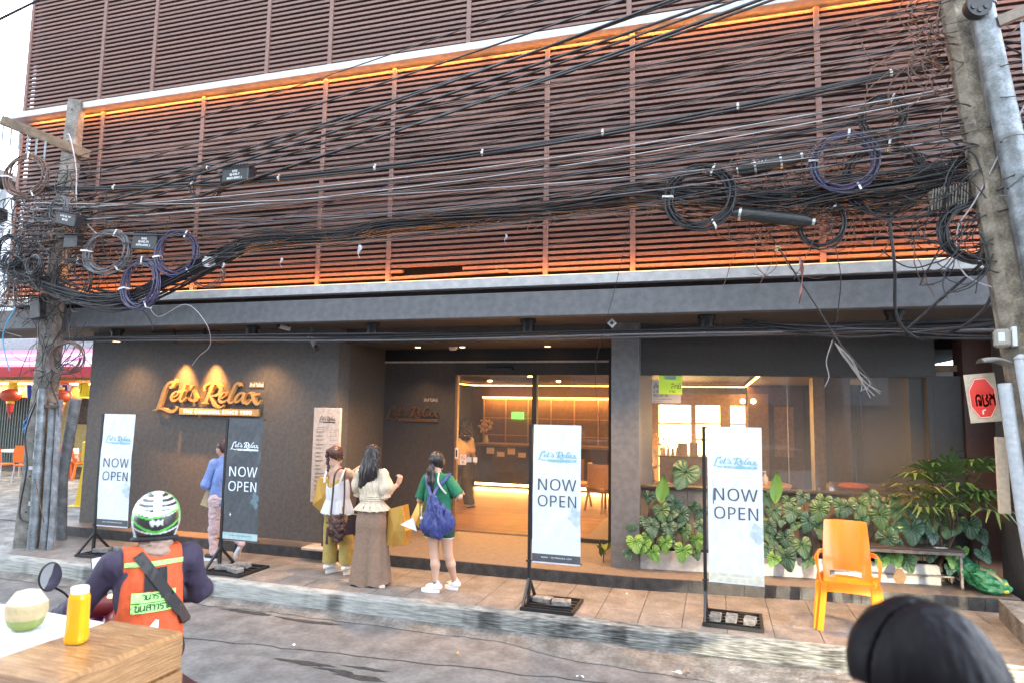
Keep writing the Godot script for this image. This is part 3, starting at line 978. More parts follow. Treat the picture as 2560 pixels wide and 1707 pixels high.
func make_signs():
	var bronze := rough_mat(lin(0.50, 0.29, 0.10), 0.4, 2.0, 0.03)
	var cream := paint(lin(0.85, 0.80, 0.70), 0.5)
	# the big lit sign on the left wall
	var s := thing("wall_sign", "large raised gold script shop sign lit from above on the dark wall", "shop sign", Vector3(-8.44, 1.905, -8.40))
	var l := logo(1.995, 0.545, 0.055)
	put("lettering", l[0], bronze, s)
	put("tagline", l[1], glow(Color(1.0, 0.9, 0.7), 0.25), s)
	var m := MB.new()
	for q in [[0.3, 0.1], [0.8, 0.06], [1.3, 0.06], [1.8, 0.06]]: m.bar(Vector3(q[0], q[1], -0.035), Vector3(q[0], q[1], 0.01), 0.01, 0.01)
	put("standoff", m, paint(lin(0.02, 0.02, 0.02)), s)
	s = thing("small_plaque", "small plaque with Thai lettering above the right end of the gold wall sign", "plaque", Vector3(-6.72, 2.325, -8.425))
	m = MB.new()
	m.box(Vector3(0, 0, 0), Vector3(0.262, 0.095, 0.012), 0.002)
	put("plate", m, rough_mat(lin(0.20, 0.16, 0.10), 0.5, 2.0, 0.0), s)
	m = MB.new()
	thai(m, "เล็ทส์ รีแล็กซ์", Vector3(0.012, 0.02, 0.0135), 0.036, 0.19, false, 0.86)
	put("lettering", m, cream, s)
	# copper sign on the door panel
	s = thing("copper_sign", "dark copper script shop sign on the panel beside the glass door", "shop sign", Vector3(-5.19, 1.845, -9.848))
	l = logo(0.965, 0.262, 0.014)
	put("lettering", l[0], rough_mat(lin(0.30, 0.165, 0.10), 0.32, 2.0, 0.0, "grain", 0.75), s)
	put("tagline", l[1], paint(lin(0.10, 0.07, 0.05)), s)
	m = MB.new()
	thai(m, "เล็ทส์ รีแล็กซ์", Vector3(0.69, 0.325, 0.004), 0.034, 0.15, false, 0.9)
	put("thai_lettering", m, paint(lin(0.5, 0.46, 0.42)), s)
	# menu board standing at the wall's corner
	s = thing("menu_board", "tall cream price list board standing at the corner of the dark wall", "menu board", Vector3(-5.345, 0.143, -8.10))
	m = MB.new()
	m.box(Vector3(0.0, 0.62, -0.02), Vector3(0.415, 1.905, 0.03), 0.004)
	put("board", m, rough_mat(lin(0.66, 0.50, 0.40), 0.6, 1.5, 0.0), s)
	m = MB.new()
	m.box(Vector3(0.19, 0.0, -0.02), Vector3(0.23, 0.62, 0.01), 0.004)
	put("post", m, paint(lin(0.05, 0.04, 0.035)), s)
	m = MB.new()
	m.box(Vector3(-0.02, 0.0, -0.14), Vector3(0.435, 0.035, 0.16), 0.006)
	put("foot", m, rough_mat(lin(0.62, 0.50, 0.42), 0.6, 1.5, 0.0), s)
	var ink := paint(lin(0.07, 0.05, 0.04))
	l = logo(0.265, 0.098, 0.0)
	var lo := put("lettering", l[0], ink, s)
	lo.position = Vector3(0.085, 1.70, 0.0325)
	m = MB.new()
	m.add_mesh(text_mesh("TREATMENTS LIST", 0.016), Transform3D(Basis.IDENTITY, Vector3(0.155, 1.635, 0.0325)))
	m.quad(Vector3(0.02, 1.605, 0.0325), Vector3(0.4, 1.605, 0.0325), Vector3(0.4, 1.608, 0.0325), Vector3(0.02, 1.608, 0.0325))
	var yy := 1.58
	for k in 15:   # rows too small to read: a name, a line below it, a price
		var a := R(0.07, 0.16)
		m.quad(Vector3(0.055, yy - 0.007, 0.0325), Vector3(0.055 + a, yy - 0.007, 0.0325), Vector3(0.055 + a, yy, 0.0325), Vector3(0.055, yy, 0.0325))
		m.quad(Vector3(0.055, yy - 0.02, 0.0325), Vector3(0.05 + a * 0.8, yy - 0.02, 0.0325), Vector3(0.05 + a * 0.8, yy - 0.015, 0.0325), Vector3(0.055, yy - 0.015, 0.0325))
		m.quad(Vector3(0.27, yy - 0.006, 0.0325), Vector3(0.29, yy - 0.006, 0.0325), Vector3(0.29, yy, 0.0325), Vector3(0.27, yy, 0.0325))
		m.quad(Vector3(0.31, yy - 0.004, 0.0325), Vector3(0.375, yy - 0.004, 0.0325), Vector3(0.375, yy - 0.001, 0.0325), Vector3(0.31, yy - 0.001, 0.0325))
		yy -= R(0.046, 0.064)
	put("print", m, ink, s)
	# papers on the window
	var turn := atan(0.13)
	s = thing("window_notice", "grey paper with Thai lettering stuck inside the top corner of the window", "notice", Vector3(-0.79, 2.185, -8.752), turn)
	m = MB.new()
	m.box(Vector3(0, 0, -0.002), Vector3(0.365, 0.298, 0.0))
	put("sheet", m, paint(lin(0.36, 0.33, 0.31), 0.8), s)
	m = MB.new()
	thai(m, "เล็ทส์ รีแล็กซ์", Vector3(0.015, 0.19, 0.001), 0.043, 0.17, false, 1.02)
	thai(m, "นวดเพื่อสุขภาพ", Vector3(0.015, 0.135, 0.001), 0.030, 0.15, false, 0.98)
	thai(m, "สุขุมวิท 14", Vector3(0.015, 0.083, 0.001), 0.030, 0.15, false, 1.0)
	for q in [["2,2/1,2/2,2/3,2/4", 0.268, 0.016], ["Let's Relax Health Massage", 0.052, 0.0155], ["Sukhumvit 14", 0.022, 0.0155]]:
		var tm := text_mesh(q[0], q[2])
		tm.horizontal_alignment = HORIZONTAL_ALIGNMENT_LEFT
		m.add_mesh(tm, Transform3D(Basis.from_scale(Vector3(0.92, 1, 1)), Vector3(0.016 - tm.get_aabb().position.x * 0.92, q[1], 0.001)))
	put("print", m, paint(lin(0.05, 0.045, 0.045)), s)
	s = thing("window_sticker", "yellow-green sticker half hidden behind the grey notice on the window", "sticker", Vector3(-0.70, 2.30, -8.760), turn)
	m = MB.new()
	m.box(Vector3(0, 0, -0.002), Vector3(0.292, 0.258, -0.001))
	put("sheet", m, paint(lin(0.50, 0.72, 0.05), 0.6), s)
	m = MB.new()
	for k in 26: m.box(Vector3(0.06 + R(0, 0.17), 0.185 + R(0, 0.03), 0), Vector3(0.06 + R(0, 0.17), 0.19 + R(0.01, 0.05), 0.0005))
	put("print", m, paint(lin(0.35, 0.55, 0.45)), s)
	# stickers on the glass door
	s = thing("door_notice", "white no smoking notice on the glass door", "notice", Vector3(-3.86, 1.19, -9.884))
	m = MB.new(); m.box(Vector3(0, 0, 0), Vector3(0.10, 0.155, 0.001))
	put("sheet", m, paint(lin(0.7, 0.68, 0.66)), s)
	m = MB.new()
	var ring := []
	for k in 25: ring.append(Vector3(0.05 + 0.034 * cos(TAU * k / 24), 0.105 + 0.034 * sin(TAU * k / 24), 0.008))
	ribbon(m, ring, Transform3D.IDENTITY, 0, 0.0015, false)
	ribbon(m, [Vector3(0.026, 0.129, 0.008), Vector3(0.074, 0.081, 0.008)], Transform3D.IDENTITY, 0, 0.0017, false)
	put("symbol", m, paint(lin(0.35, 0.02, 0.02)), s)
	m = MB.new()
	m.box(Vector3(0.03, 0.10, 0.001), Vector3(0.072, 0.108, 0.0013))
	for k in 3: m.box(Vector3(0.02, 0.018 + k * 0.014, 0.001), Vector3(0.08 - k * 0.006, 0.025 + k * 0.014, 0.0013))
	put("print", m, paint(lin(0.08, 0.08, 0.08)), s)
	m = MB.new(); m.box(Vector3(0, 0, 0), Vector3(0.075, 0.08, 0.001))
	single("door_sticker", m, paint(lin(0.45, 0.5, 0.6)), "pale blue square sticker on the glass door right of the no smoking notice", "sticker", Vector3(-3.745, 1.235, -9.884))
	m = MB.new(); m.box(Vector3(0, 0, 0), Vector3(0.07, 0.08, 0.001))
	single("door_sticker", m, paint(lin(0.7, 0.66, 0.6)), "cream square sticker on the glass door furthest from the door handle", "sticker", Vector3(-3.645, 1.235, -9.884))
	s = thing("door_handle_plate", "white oval door opener plate with a dark slot at the glass door edge", "door opener", Vector3(-3.93, 1.28, -9.84))
	m = MB.new(); m.box(Vector3(0, 0, 0), Vector3(0.055, 0.17, 0.012), 0.006)
	put("plate", m, paint(lin(0.75, 0.72, 0.68)), s)
	m = MB.new(); m.box(Vector3(0.015, 0.03, 0.012), Vector3(0.04, 0.14, 0.016), 0.006)
	put("slot", m, paint(lin(0.02, 0.02, 0.03)), s)
	make_banners()

func make_banners():
	var steel := rough_mat(lin(0.014, 0.015, 0.017), 0.45, 2.0, 0.0)
	var cloth := paint(lin(0.60, 0.66, 0.74), 0.7)
	var slate := rough_mat(lin(0.075, 0.085, 0.095), 0.6, 1.3, 0.05)
	var ink := paint(lin(0.075, 0.08, 0.10))
	var teal := paint(lin(0.20, 0.42, 0.48))
	var pale := paint(lin(0.72, 0.78, 0.84))
	var specs := [
		[Vector3(-8.27, 0, -7.33), 0.035, false, "white banner stand nearest the leaning power pole, with a grey foot band", 1.913, 0.37, false],
		[Vector3(-6.045, 0, -7.20), -0.02, true, "dark slate banner stand in front of the lit wall sign", 1.90, 0.37, false],
		[Vector3(-1.955, 0, -7.13), 0.0, false, "white banner stand in front of the glass door, with a dark grey foot band", 1.915, 0.44, true],
		[Vector3(-0.125, 0, -7.26), -0.03, false, "white banner stand in front of the plants, its lower edge creased and yellowish", 1.935, 0.37, false],
	]
	var bricks := [[[0.2, 0.05, 0.3], [0.36, -0.12, 0.2]], [[0.16, 0.10, 0.25], [0.38, 0.16, -0.3], [0.30, -0.06, 0.1]], [[0.16, 0.0, -0.2], [0.37, 0.05, 0.12]], [[0.1, 0.12, 1.5], [0.25, 0.10, 1.5], [0.42, 0.12, 1.45]]]
	for n in 4:
		var q: Array = specs[n]
		var s := thing("banner_stand", q[3], "banner stand", q[0], q[1], "banner stands on the sidewalk")
		var dark: bool = q[2]
		var m := MB.new()
		m.box(Vector3(-0.0175, 0.0, -0.0175), Vector3(0.0175, q[4], 0.0175), 0.003)
		put("post", m, steel, s)
		m = MB.new()
		for z in [-0.26, 0.26]: m.bar(Vector3(-0.02, 0.018, z), Vector3(0.545, 0.018, z), 0.03, 0.03)
		for x in [-0.005, 0.53]: m.bar(Vector3(x, 0.018, -0.25), Vector3(x, 0.018, 0.25), 0.03, 0.03)
		for z in [-0.13, -0.03, 0.08, 0.17]: m.bar(Vector3(0.0, 0.018, z), Vector3(0.53, 0.018, z), 0.022, 0.02)
		put("base", m, steel, s)
		for z in [-0.25, 0.25]:
			m = MB.new()
			m.bar(Vector3(0.0, 0.03, z), Vector3(0.0, 0.27, 0.0), 0.026, 0.026)
			put("brace", m, steel, s)
		m = MB.new()
		m.tube([Vector3(0.0, q[4] - 0.012, 0), Vector3(0.575, q[4] - 0.012, 0)], 0.009, 8)
		m.tube([Vector3(0.0, q[5] + 0.012, 0), Vector3(0.575, q[5] + 0.012, 0)], 0.009, 8)
		m.tube([Vector3(-0.03, q[5] + 0.012, 0.02), Vector3(0.0, q[5] + 0.012, 0.02)], 0.01, 8)
		put("arm", m, steel, s)
		# the cloth hangs between the arms, slightly bellied
		var x0 := 0.035
		var x1 := 0.565
		var y0: float = q[5] + 0.0
		var y1: float = q[4]
		var nz := FastNoiseLite.new(); nz.seed = 30 + n; nz.frequency = 1.4
		var bell := func(u: float, w: float) -> Vector3:
			var k: float = 0.02 * sin(w * PI) * (0.6 + 0.4 * cos(u * 5.0)) + 0.012 * nz.get_noise_2d(u * 1.2 + n * 5, w * 2.4) * sin(w * PI) + 0.004 * nz.get_noise_2d(u * 9.0, w * 5.0)
			return Vector3(lerpf(x0, x1, u) - 0.004 * sin(w * PI) * (u - 0.5), lerpf(y0, y1, w), 0.012 + k)
		m = MB.new()
		m.grid(14, 48, func(u, w): return bell.call(u, w))
		m.grid(14, 48, func(u, w): return bell.call(1.0 - u, w) - Vector3(0, 0, 0.0015))
		var sheet := put("banner", m, slate if dark else cloth, s)
		# the print follows the cloth
		var lay := func(src: MB, ox: float, oy: float, called: String, mat: Material, lift := 0.0042):
			var g := MB.new()
			for k in src.v.size():
				var p := src.v[k]
				var u := clampf((p.x + ox - x0) / (x1 - x0), 0.0, 1.0)
				var w := clampf((p.y + oy - y0) / (y1 - y0), 0.0, 1.0)
				g.vert(bell.call(u, w) + Vector3(0, 0, lift + p.z), Vector3(0, 0, 1))
			g.i = src.i
			put(called, g, mat, sheet)
		var hgt := y1 - y0
		var lg := logo(0.445, 0.118, 0.0)
		var letter: Material = pale if dark else teal
		lay.call(lg[0], x0 + 0.045, y0 + hgt * 0.735, "lettering", letter)
		lay.call(lg[1], x0 + 0.045, y0 + hgt * 0.735, "tagline", slate if dark else cloth, 0.0046)
		var fam := [["NOW", 0.525 if not dark else 0.522], ["OPEN", 0.415 if not dark else 0.41]]
		for t in fam:
			var tm := text_mesh(t[0], 0.118, 0.0, false)
			var bb := tm.get_aabb()
			var g := MB.new()
			var ww := 0.425
			g.add_mesh(tm, Transform3D(Basis.from_scale(Vector3(ww / bb.size.x, 0.122 / bb.size.y, 1)), Vector3(-bb.position.x * ww / bb.size.x, -bb.position.y * 0.122 / bb.size.y, 0)))
			lay.call(g, x0 + 0.06, y0 + hgt * t[1] - (0.012 if t[0] == "OPEN" else 0.0), "lettering", pale if dark else ink)
		# foot band with the address
		var band := MB.new()
		for k in 12:
			var a := x0 + (x1 - x0) * k / 12.0; var b := x0 + (x1 - x0) * (k + 1) / 12.0
			for r in 4:
				var c := r * 0.021; var d := (r + 1) * 0.021
				band.quad(Vector3(a, c, 0), Vector3(b, c, 0), Vector3(b, d, 0), Vector3(a, d, 0))
		var bandm: Material = rough_mat(lin(0.70, 0.68, 0.56), 0.7, 1.3, 0.05) if n == 3 else (rough_mat(lin(0.42, 0.58, 0.60), 0.7, 1.3, 0.0) if dark else rough_mat(lin(0.09, 0.095, 0.105), 0.6, 1.3, 0.0))
		lay.call(band, 0.0, y0 + 0.015, "foot_band", bandm, 0.003)
		var wt := MB.new()
		var tm2 := text_mesh("www.letsrelaxspa.com", 0.017)
		var b2 := tm2.get_aabb()
		wt.add_mesh(tm2, Transform3D(Basis.from_scale(Vector3(0.335 / b2.size.x, 1, 1)), Vector3(-b2.position.x * 0.335 / b2.size.x, 0, 0)))
		lay.call(wt, x0 + 0.10, y0 + 0.066, "lettering", ink if dark else pale, 0.0048)
		# faint printed flower at the right, small stars
		var fl := MB.new()
		for k in 4:
			var an := 0.5 + k * 1.45
			ribbon(fl, [Vector3(0.48, 0.46, 0.012), Vector3(0.48 + cos(an) * 0.05, 0.46 + sin(an) * 0.062, 0.078), Vector3(0.48 + cos(an) * 0.085, 0.46 + sin(an) * 0.11, 0.008)], Transform3D.IDENTITY, 0, 0.0001 * k)
		lay.call(fl, 0.035, y0 + 0.05, "flower_print", rough_mat(lin(0.14, 0.22, 0.25), 0.7, 1.0, 0.0) if dark else rough_mat(lin(0.52, 0.62, 0.71), 0.7, 1.0, 0.0), 0.0034)
		if dark:
			var st := MB.new()
			for c in [[0.395, 1.13, 0.02], [0.14, 0.32, 0.028]]:
				ribbon(st, [Vector3(c[0], c[1] - c[2], 0.002), Vector3(c[0], c[1], 0.014), Vector3(c[0], c[1] + c[2], 0.002)], Transform3D.IDENTITY, 0, 0, false)
				ribbon(st, [Vector3(c[0] - c[2] * 0.6, c[1], 0.002), Vector3(c[0], c[1], 0.014), Vector3(c[0] + c[2] * 0.6, c[1], 0.002)], Transform3D.IDENTITY, 0, 0.0001, false)
			lay.call(st, 0.0, y0, "star_print", pale)
		if n == 3:
			var tear := MB.new()
			tear.quad(Vector3(0.085, 0.78, 0), Vector3(0.093, 0.78, 0), Vector3(0.088, 1.03, 0), Vector3(0.084, 1.03, 0))
			lay.call(tear, 0.0, y0, "tear", ink)
		# paving bricks that weigh the base down
		var kinds := ["grey paving brick weighing down the banner base by the power pole", "grey paving brick weighing down the slate banner's base", "grey paving brick on the base of the banner before the door", "grey paving brick on the base of the banner before the plants"]
		var at := 0
		for b in bricks[n]:
			var g := MB.new()
			var hx := 0.085 if n == 3 else 0.10
			g.box(Vector3(-hx, 0, -0.055), Vector3(hx, 0.055, 0.055), 0.006)
			for k in g.v.size(): g.v[k] += Vector3(nz.get_noise_3dv(g.v[k] * 14.0 + Vector3.ONE * at), nz.get_noise_3dv(g.v[k] * 11.0), nz.get_noise_3dv(g.v[k] * 13.0 + Vector3.ONE)) * 0.006
			var where: String = [["nearer the post", "nearer the kerb", "at the far corner"], ["flat at the far left", "at the far right corner", "at the front middle"], ["narrower, beside the post", "wider, at the free end"], ["closest to the post", "in the middle", "at the free end"]][n][at]
			single("paving_brick", g, rough_mat(lin(0.33, 0.32, 0.31), 0.9, 2.5, 0.5, "blotch"), kinds[n] + ", " + where, "brick", q[0] + Vector3(b[0], 0.034, b[1]).rotated(Vector3.UP, q[1]), b[2] + q[1], "bricks on the banner bases")
			at += 1

# ---------------------------------------------------------------- the lobby behind the glass
func lamp_area(called: String, at: Vector3, size: Vector2, rot: Vector3, c: Color, e: float):
	var al := AreaLight3D.new()
	al.name = called
	al.area_size = size
	al.light_color = c
	al.light_energy = e
	al.area_range = 20.0
	al.shadow_enabled = true
	add_child(al)
	al.position = at
	al.rotation_degrees = rot

func make_interior():
	var warm := Color(1.0, 0.72, 0.40)
	var room := thing("lobby_room", "warm lit lobby interior with plank floor seen through the glass front", "room")
	var wood_tex := tex(512, 71, [[0.01, 4, 1.0], [0.12, 3, 0.5]], Color(0.55, 0.5, 0.46), Color(1, 1, 1), 1.6, Vector2i(1, 9))
	var floor_m := paint(lin(0.26, 0.14, 0.06), 0.28, 0.0, {"albedo_texture": wood_tex, "uv1_triplanar": true, "uv1_world_triplanar": true, "uv1_scale": Vector3.ONE * 0.5})
	var m := MB.new()
	m.box(Vector3(-6.4, 0.0, -9.99), Vector3(3.6, 0.150, -17.2))
	put("floor_bed", m, rough_mat(lin(0.03, 0.02, 0.015)), room)
	# planks
	var shapes := []
	for k in 3:
		m = MB.new(); m.box(Vector3(-1.1, 0, -0.073), Vector3(1.1, 0.012 - 0.0006 * k, 0.073), 0.0015)
		shapes.append(m.mesh())
	var tone := [floor_m, paint(lin(0.22, 0.115, 0.05), 0.3, 0.0, {"albedo_texture": wood_tex, "uv1_triplanar": true, "uv1_world_triplanar": true, "uv1_scale": Vector3.ONE * 0.5}), paint(lin(0.30, 0.165, 0.075), 0.28, 0.0, {"albedo_texture": wood_tex, "uv1_triplanar": true, "uv1_world_triplanar": true, "uv1_scale": Vector3.ONE * 0.45})]
	for r in 36:
		for k in 3:
			var o := put("plank", shapes[rng.randi() % 3], tone[rng.randi() % 3], room)
			o.position = Vector3(-4.6 + k * 2.203 - fmod(r * 0.83, 1.6), 0.152, -10.08 - r * 0.148)
	var carpet := rough_mat(lin(0.16, 0.12, 0.085), 0.95, 3.0, 0.3)
	m = MB.new()
	m.box(Vector3(-1.9, 0.15, -9.99), Vector3(3.6, 0.166, -15.4))
	put("carpet", m, carpet, room)
	var tan := rough_mat(lin(0.25, 0.16, 0.09), 0.6, 1.0, 0.0)
	var brown := rough_mat(lin(0.13, 0.075, 0.042), 0.6, 1.0, 0.0)
	var deep := rough_mat(lin(0.02, 0.016, 0.014), 0.7, 1.0, 0.0)
	m = MB.new()
	m.box(Vector3(-6.4, 0.15, -17.2), Vector3(3.6, 3.2, -17.35))
	put("wall", m, brown, room)
	m = MB.new()
	m.box(Vector3(-6.55, 0.15, -9.99), Vector3(-6.4, 3.2, -17.3))
	put("wall", m, deep, room)
	m = MB.new()
	m.box(Vector3(-6.4, 2.95, -9.99), Vector3(3.6, 3.1, -17.2))
	put("ceiling", m, deep, room)
	# slatted ceiling
	var cs := MB.new()
	for k in 46: cs.box(Vector3(-6.3, 2.66, -10.2 - k * 0.15), Vector3(0.55, 2.74, -10.2 - k * 0.15 - 0.05))
	put("ceiling_slats", cs, rough_mat(lin(0.09, 0.05, 0.03), 0.5, 1.0, 0.0), room).set_meta("kind", "stuff")
	m = MB.new()
	m.box(Vector3(0.65, 2.62, -9.3), Vector3(3.6, 2.70, -15.0))
	put("ceiling", m, tan, room)
	# cove strips
	var strip := glow(Color(1.0, 0.66, 0.26), 3.5)
	m = MB.new(); m.box(Vector3(-5.55, 2.600, -14.95), Vector3(0.6, 2.615, -14.98))
	put("cove_lamp", m, strip, room)
	m = MB.new(); m.box(Vector3(-5.56, 2.600, -10.4), Vector3(-5.53, 2.615, -14.95))
	put("cove_lamp", m, strip, room)
	m = MB.new(); m.box(Vector3(0.60, 2.615, -9.2), Vector3(0.63, 2.630, -14.95))
	put("cove_lamp", m, strip, room)
	lamp_area("cove_light", Vector3(-2.5, 2.59, -14.96), Vector2(6.0, 0.04), Vector3(-90, 0, 0), warm, 0.7)
	lamp_area("cove_light", Vector3(0.615, 2.60, -12.0), Vector2(0.04, 5.0), Vector3(-90, 0, 0), warm, 0.5)
	# back wall: gridded display panels with a light line on top
	m = MB.new()
	m.box(Vector3(-6.0, 0.5, -17.0), Vector3(-2.3, 2.32, -17.19))
	put("display_wall", m, rough_mat(lin(0.20, 0.115, 0.06), 0.35, 1.0, 0.0), room)
	m = MB.new()
	for k in 7: m.box(Vector3(-6.0 + k * 0.62, 0.5, -16.97), Vector3(-5.97 + k * 0.62, 2.32, -16.999))
	for y in [0.9, 1.35, 1.8, 2.3]: m.box(Vector3(-6.0, y, -16.96), Vector3(-2.3, y + 0.025, -16.969))
	put("display_trim", m, rough_mat(lin(0.5, 0.28, 0.13), 0.3, 1.0, 0.0), room)
	m = MB.new(); m.box(Vector3(-6.0, 2.34, -16.9), Vector3(-2.3, 2.37, -16.95))
	put("wall_lamp", m, strip, room)
	lamp_area("wall_light", Vector3(-4.1, 2.33, -16.85), Vector2(3.6, 0.06), Vector3(-80, 0, 0), warm, 0.6)
	# reception counter with glowing foot
	var s := thing("reception_counter", "long dark reception counter with a glowing strip at its foot", "counter", Vector3(-5.75, 0.15, -15.6))
	m = MB.new(); m.box(Vector3(0, 0.10, -0.7), Vector3(3.5, 1.0, 0))
	put("body", m, rough_mat(lin(0.05, 0.035, 0.028), 0.4, 1.0, 0.0), s)
	m = MB.new(); m.box(Vector3(-0.03, 1.0, -0.75), Vector3(3.53, 1.05, 0.04), 0.006)
	put("top", m, rough_mat(lin(0.22, 0.14, 0.08), 0.3, 1.0, 0.0), s)
	m = MB.new(); m.box(Vector3(0.05, 0.055, -0.05), Vector3(3.45, 0.095, -0.03))
	put("foot_lamp", m, glow(Color(1.0, 0.80, 0.45), 9.0), s)
	m = MB.new(); m.box(Vector3(0.05, 0.012, -0.6), Vector3(3.45, 0.1, -0.1))
	put("plinth", m, deep, s)
	lamp_area("foot_light", Vector3(-4.0, 0.22, -15.58), Vector2(3.4, 0.05), Vector3(-60, 180, 0), Color(1.0, 0.75, 0.38), 0.55)
	for k in 8:
		m = MB.new(); m.box(Vector3(0, 0, 0), Vector3(0.19, 0.15 if k % 2 == 0 else 0.11, 0.004))
		single("paper_card", m, paint(lin(0.62, 0.48, 0.33)), "cream card stuck on the front of the reception counter, %s in the row from the door post" % ["first", "second", "third", "fourth", "fifth", "sixth", "seventh", "eighth"][k], "card", Vector3(-5.4 + k * 0.27, 0.90 + (0.0 if k % 2 else 0.06), -15.595), 0.0, "cards on the reception counter")
	# flowers, green lit sign
	s = thing("flower_vase", "vase of pale flowers standing on the reception counter", "vase", Vector3(-5.5, 1.2, -15.8))
	m = MB.new(); m.lathe([Vector2(0.05, 0), Vector2(0.075, 0.05), Vector2(0.05, 0.14), Vector2(0.04, 0.2)], Vector3.ZERO, 14)
	put("vase", m, paint(lin(0.5, 0.42, 0.34), 0.3), s)
	m = MB.new()
	for k in 40: m.ball(Vector3(R(-0.15, 0.15), 0.28 + R(0, 0.3), R(-0.12, 0.12)), Vector3.ONE * R(0.02, 0.04), 6, 4)
	put("flowers", m, paint(lin(0.5, 0.35, 0.22)), s)
	m = MB.new(); m.box(Vector3(0, 0, 0), Vector3(0.32, 0.18, 0.03))
	single("exit_sign", m, glow(Color(0.2, 0.9, 0.25), 0.5), "small green lit sign hanging at the back of the lobby", "sign", Vector3(-5.1, 1.80, -16.7))
	# ceiling lights over the lobby floor: small cans in the slats
	for k in 6:
		var p := Vector3(-4.6 + (k % 3) * 1.5, 2.64, -11.2 - (k / 3) * 2.2)
		m = MB.new(); m.lathe([Vector2(0.0, -0.004), Vector2(0.04, -0.004), Vector2(0.045, 0.0), Vector2(0.045, 0.03)], Vector3.ZERO, 14)
		single("ceiling_spot_lamp", m, glow(Color(1.0, 0.8, 0.5), 6.0), "small round spot lamp in the lobby's slatted ceiling", "ceiling lamp", p, 0.0, "spot lamps in the lobby ceiling")
		var l := SpotLight3D.new()
		l.name = "spot_light"; l.light_color = warm; l.light_energy = 1.5; l.spot_angle = 55.0; l.spot_range = 8.0; l.light_size = 0.04; l.shadow_enabled = true; l.spot_angle_attenuation = 0.7
		add_child(l); l.position = p - Vector3(0, 0.02, 0); l.rotation_degrees = Vector3(-90, 0, 0)
	# chairs behind the fixed pane
	var leather := rough_mat(lin(0.30, 0.17, 0.09), 0.5, 2.0, 0.0)
	var legwood := rough_mat(lin(0.33, 0.17, 0.07), 0.4, 2.0, 0.0)
	var c := thing("lounge_chair", "tan leather chair closest to the black door post", "chair", Vector3(-2.05, 0.166, -12.75), 2.4, "lounge chairs in the lobby")
	m = MB.new(); m.box(Vector3(-0.26, 0.38, -0.26), Vector3(0.26, 0.48, 0.26), 0.03)
	put("seat", m, leather, c)
	m = MB.new()
	m.grid(12, 6, func(u, w): return Vector3(sin((u - 0.5) * 2.8) * 0.3, 0.45 + w * 0.45, -cos((u - 0.5) * 2.8) * 0.27))
	m.grid(12, 6, func(u, w): return Vector3(sin((0.5 - u) * 2.8) * 0.33, 0.45 + w * 0.45, -cos((0.5 - u) * 2.8) * 0.30))
	put("backrest", m, leather, c)
	for q in [[-1, -1], [1, -1], [-1, 1], [1, 1]]:
		m = MB.new(); m.bar(Vector3(q[0] * 0.21, 0.4, q[1] * 0.2), Vector3(q[0] * 0.26, 0.0, q[1] * 0.25), 0.04, 0.04)
		put("leg", m, legwood, c)
	var c2 := copy_of(c, "tan leather chair further into the lobby, left of the first", "chair", "lounge chairs in the lobby")
	c2.position = Vector3(-2.75, 0.166, -13.3); c2.rotation.y = 0.9
	# lit shelf unit behind the window
	s = thing("lit_shelf", "brightly back-lit cream shelf unit behind the left part of the window", "shelf", Vector3(-1.55, 0.15, -14.6))
	var cream := rough_mat(lin(0.62, 0.42, 0.20), 0.5, 1.0, 0.0)
	m = MB.new()
	m.box(Vector3(0.0, 2.06, -0.4), Vector3(2.15, 2.30, 0.0))
	for q in [[0.22, 0.37], [1.04, 1.14], [1.63, 1.84], [2.13, 2.2]]: m.box(Vector3(q[0], 0, -0.4), Vector3(q[1], 2.06, 0.001))
	for q in [[0.37, 1.04, 1.65], [1.14, 1.63, 1.66], [1.14, 1.63, 1.32], [1.84, 2.13, 1.66], [1.84, 2.13, 1.3], [0.37, 1.04, 0.75]]: m.box(Vector3(q[0], q[2], -0.4), Vector3(q[1], q[2] + 0.03, 0.0))
	put("frame", m, cream, s)
	for q in [[0.37, 1.04], [1.14, 1.63], [1.84, 2.13]]:
		m = MB.new()
		m.box(Vector3(q[0], 0.02, -0.36), Vector3(q[1], 2.055, -0.399))
		put("light_panel", m, glow(Color(1.0, 0.86, 0.58), 1.5), s)
	m = MB.new()
	for q in [[0.5, 0.0, 0.12], [0.62, 0.4, 0.1], [0.75, -0.9, 0.1]]:
		var arc := []
		for k in 9: arc.append(Vector3(q[0] + 0.07 * cos(q[1] + k * 0.4), 2.17 + 0.07 * sin(q[1] + k * 0.4), 0.016))
		ribbon(m, arc, Transform3D.IDENTITY, 0, 0.006, false)
	put("wall_lettering", m, rough_mat(lin(0.2, 0.12, 0.05)), s)
	lamp_area("shelf_light", Vector3(-0.85, 1.3, -14.55), Vector2(1.3, 1.7), Vector3(0, 180, 0), Color(1.0, 0.76, 0.42), 1.6)
	# desk in front of it
	s = thing("sales_desk", "brown sales desk in front of the lit shelf with bottles and boxes on it", "desk", Vector3(-1.05, 0.15, -13.2))
	m = MB.new(); m.box(Vector3(0, 0, -0.6), Vector3(1.5, 1.05, 0), 0.004)
	put("body", m, tan, s)
	m = MB.new(); m.box(Vector3(-0.02, 1.05, -0.62), Vector3(1.52, 1.08, 0.02), 0.004)
	put("top", m, brown, s)
	m = MB.new()
	for q in [[0.68, 0.32], [0.98, 0.32]]:
		var arc := []
		for k in 17: arc.append(Vector3(q[0] + 0.1 * cos(k * TAU / 16), 0.75 + 0.1 * sin(k * TAU / 16), 0.02))
		ribbon(m, arc, Transform3D.IDENTITY, 0, 0.008, false)
	put("emblem", m, rough_mat(lin(0.4, 0.24, 0.12), 0.4, 1.0, 0.0), s)
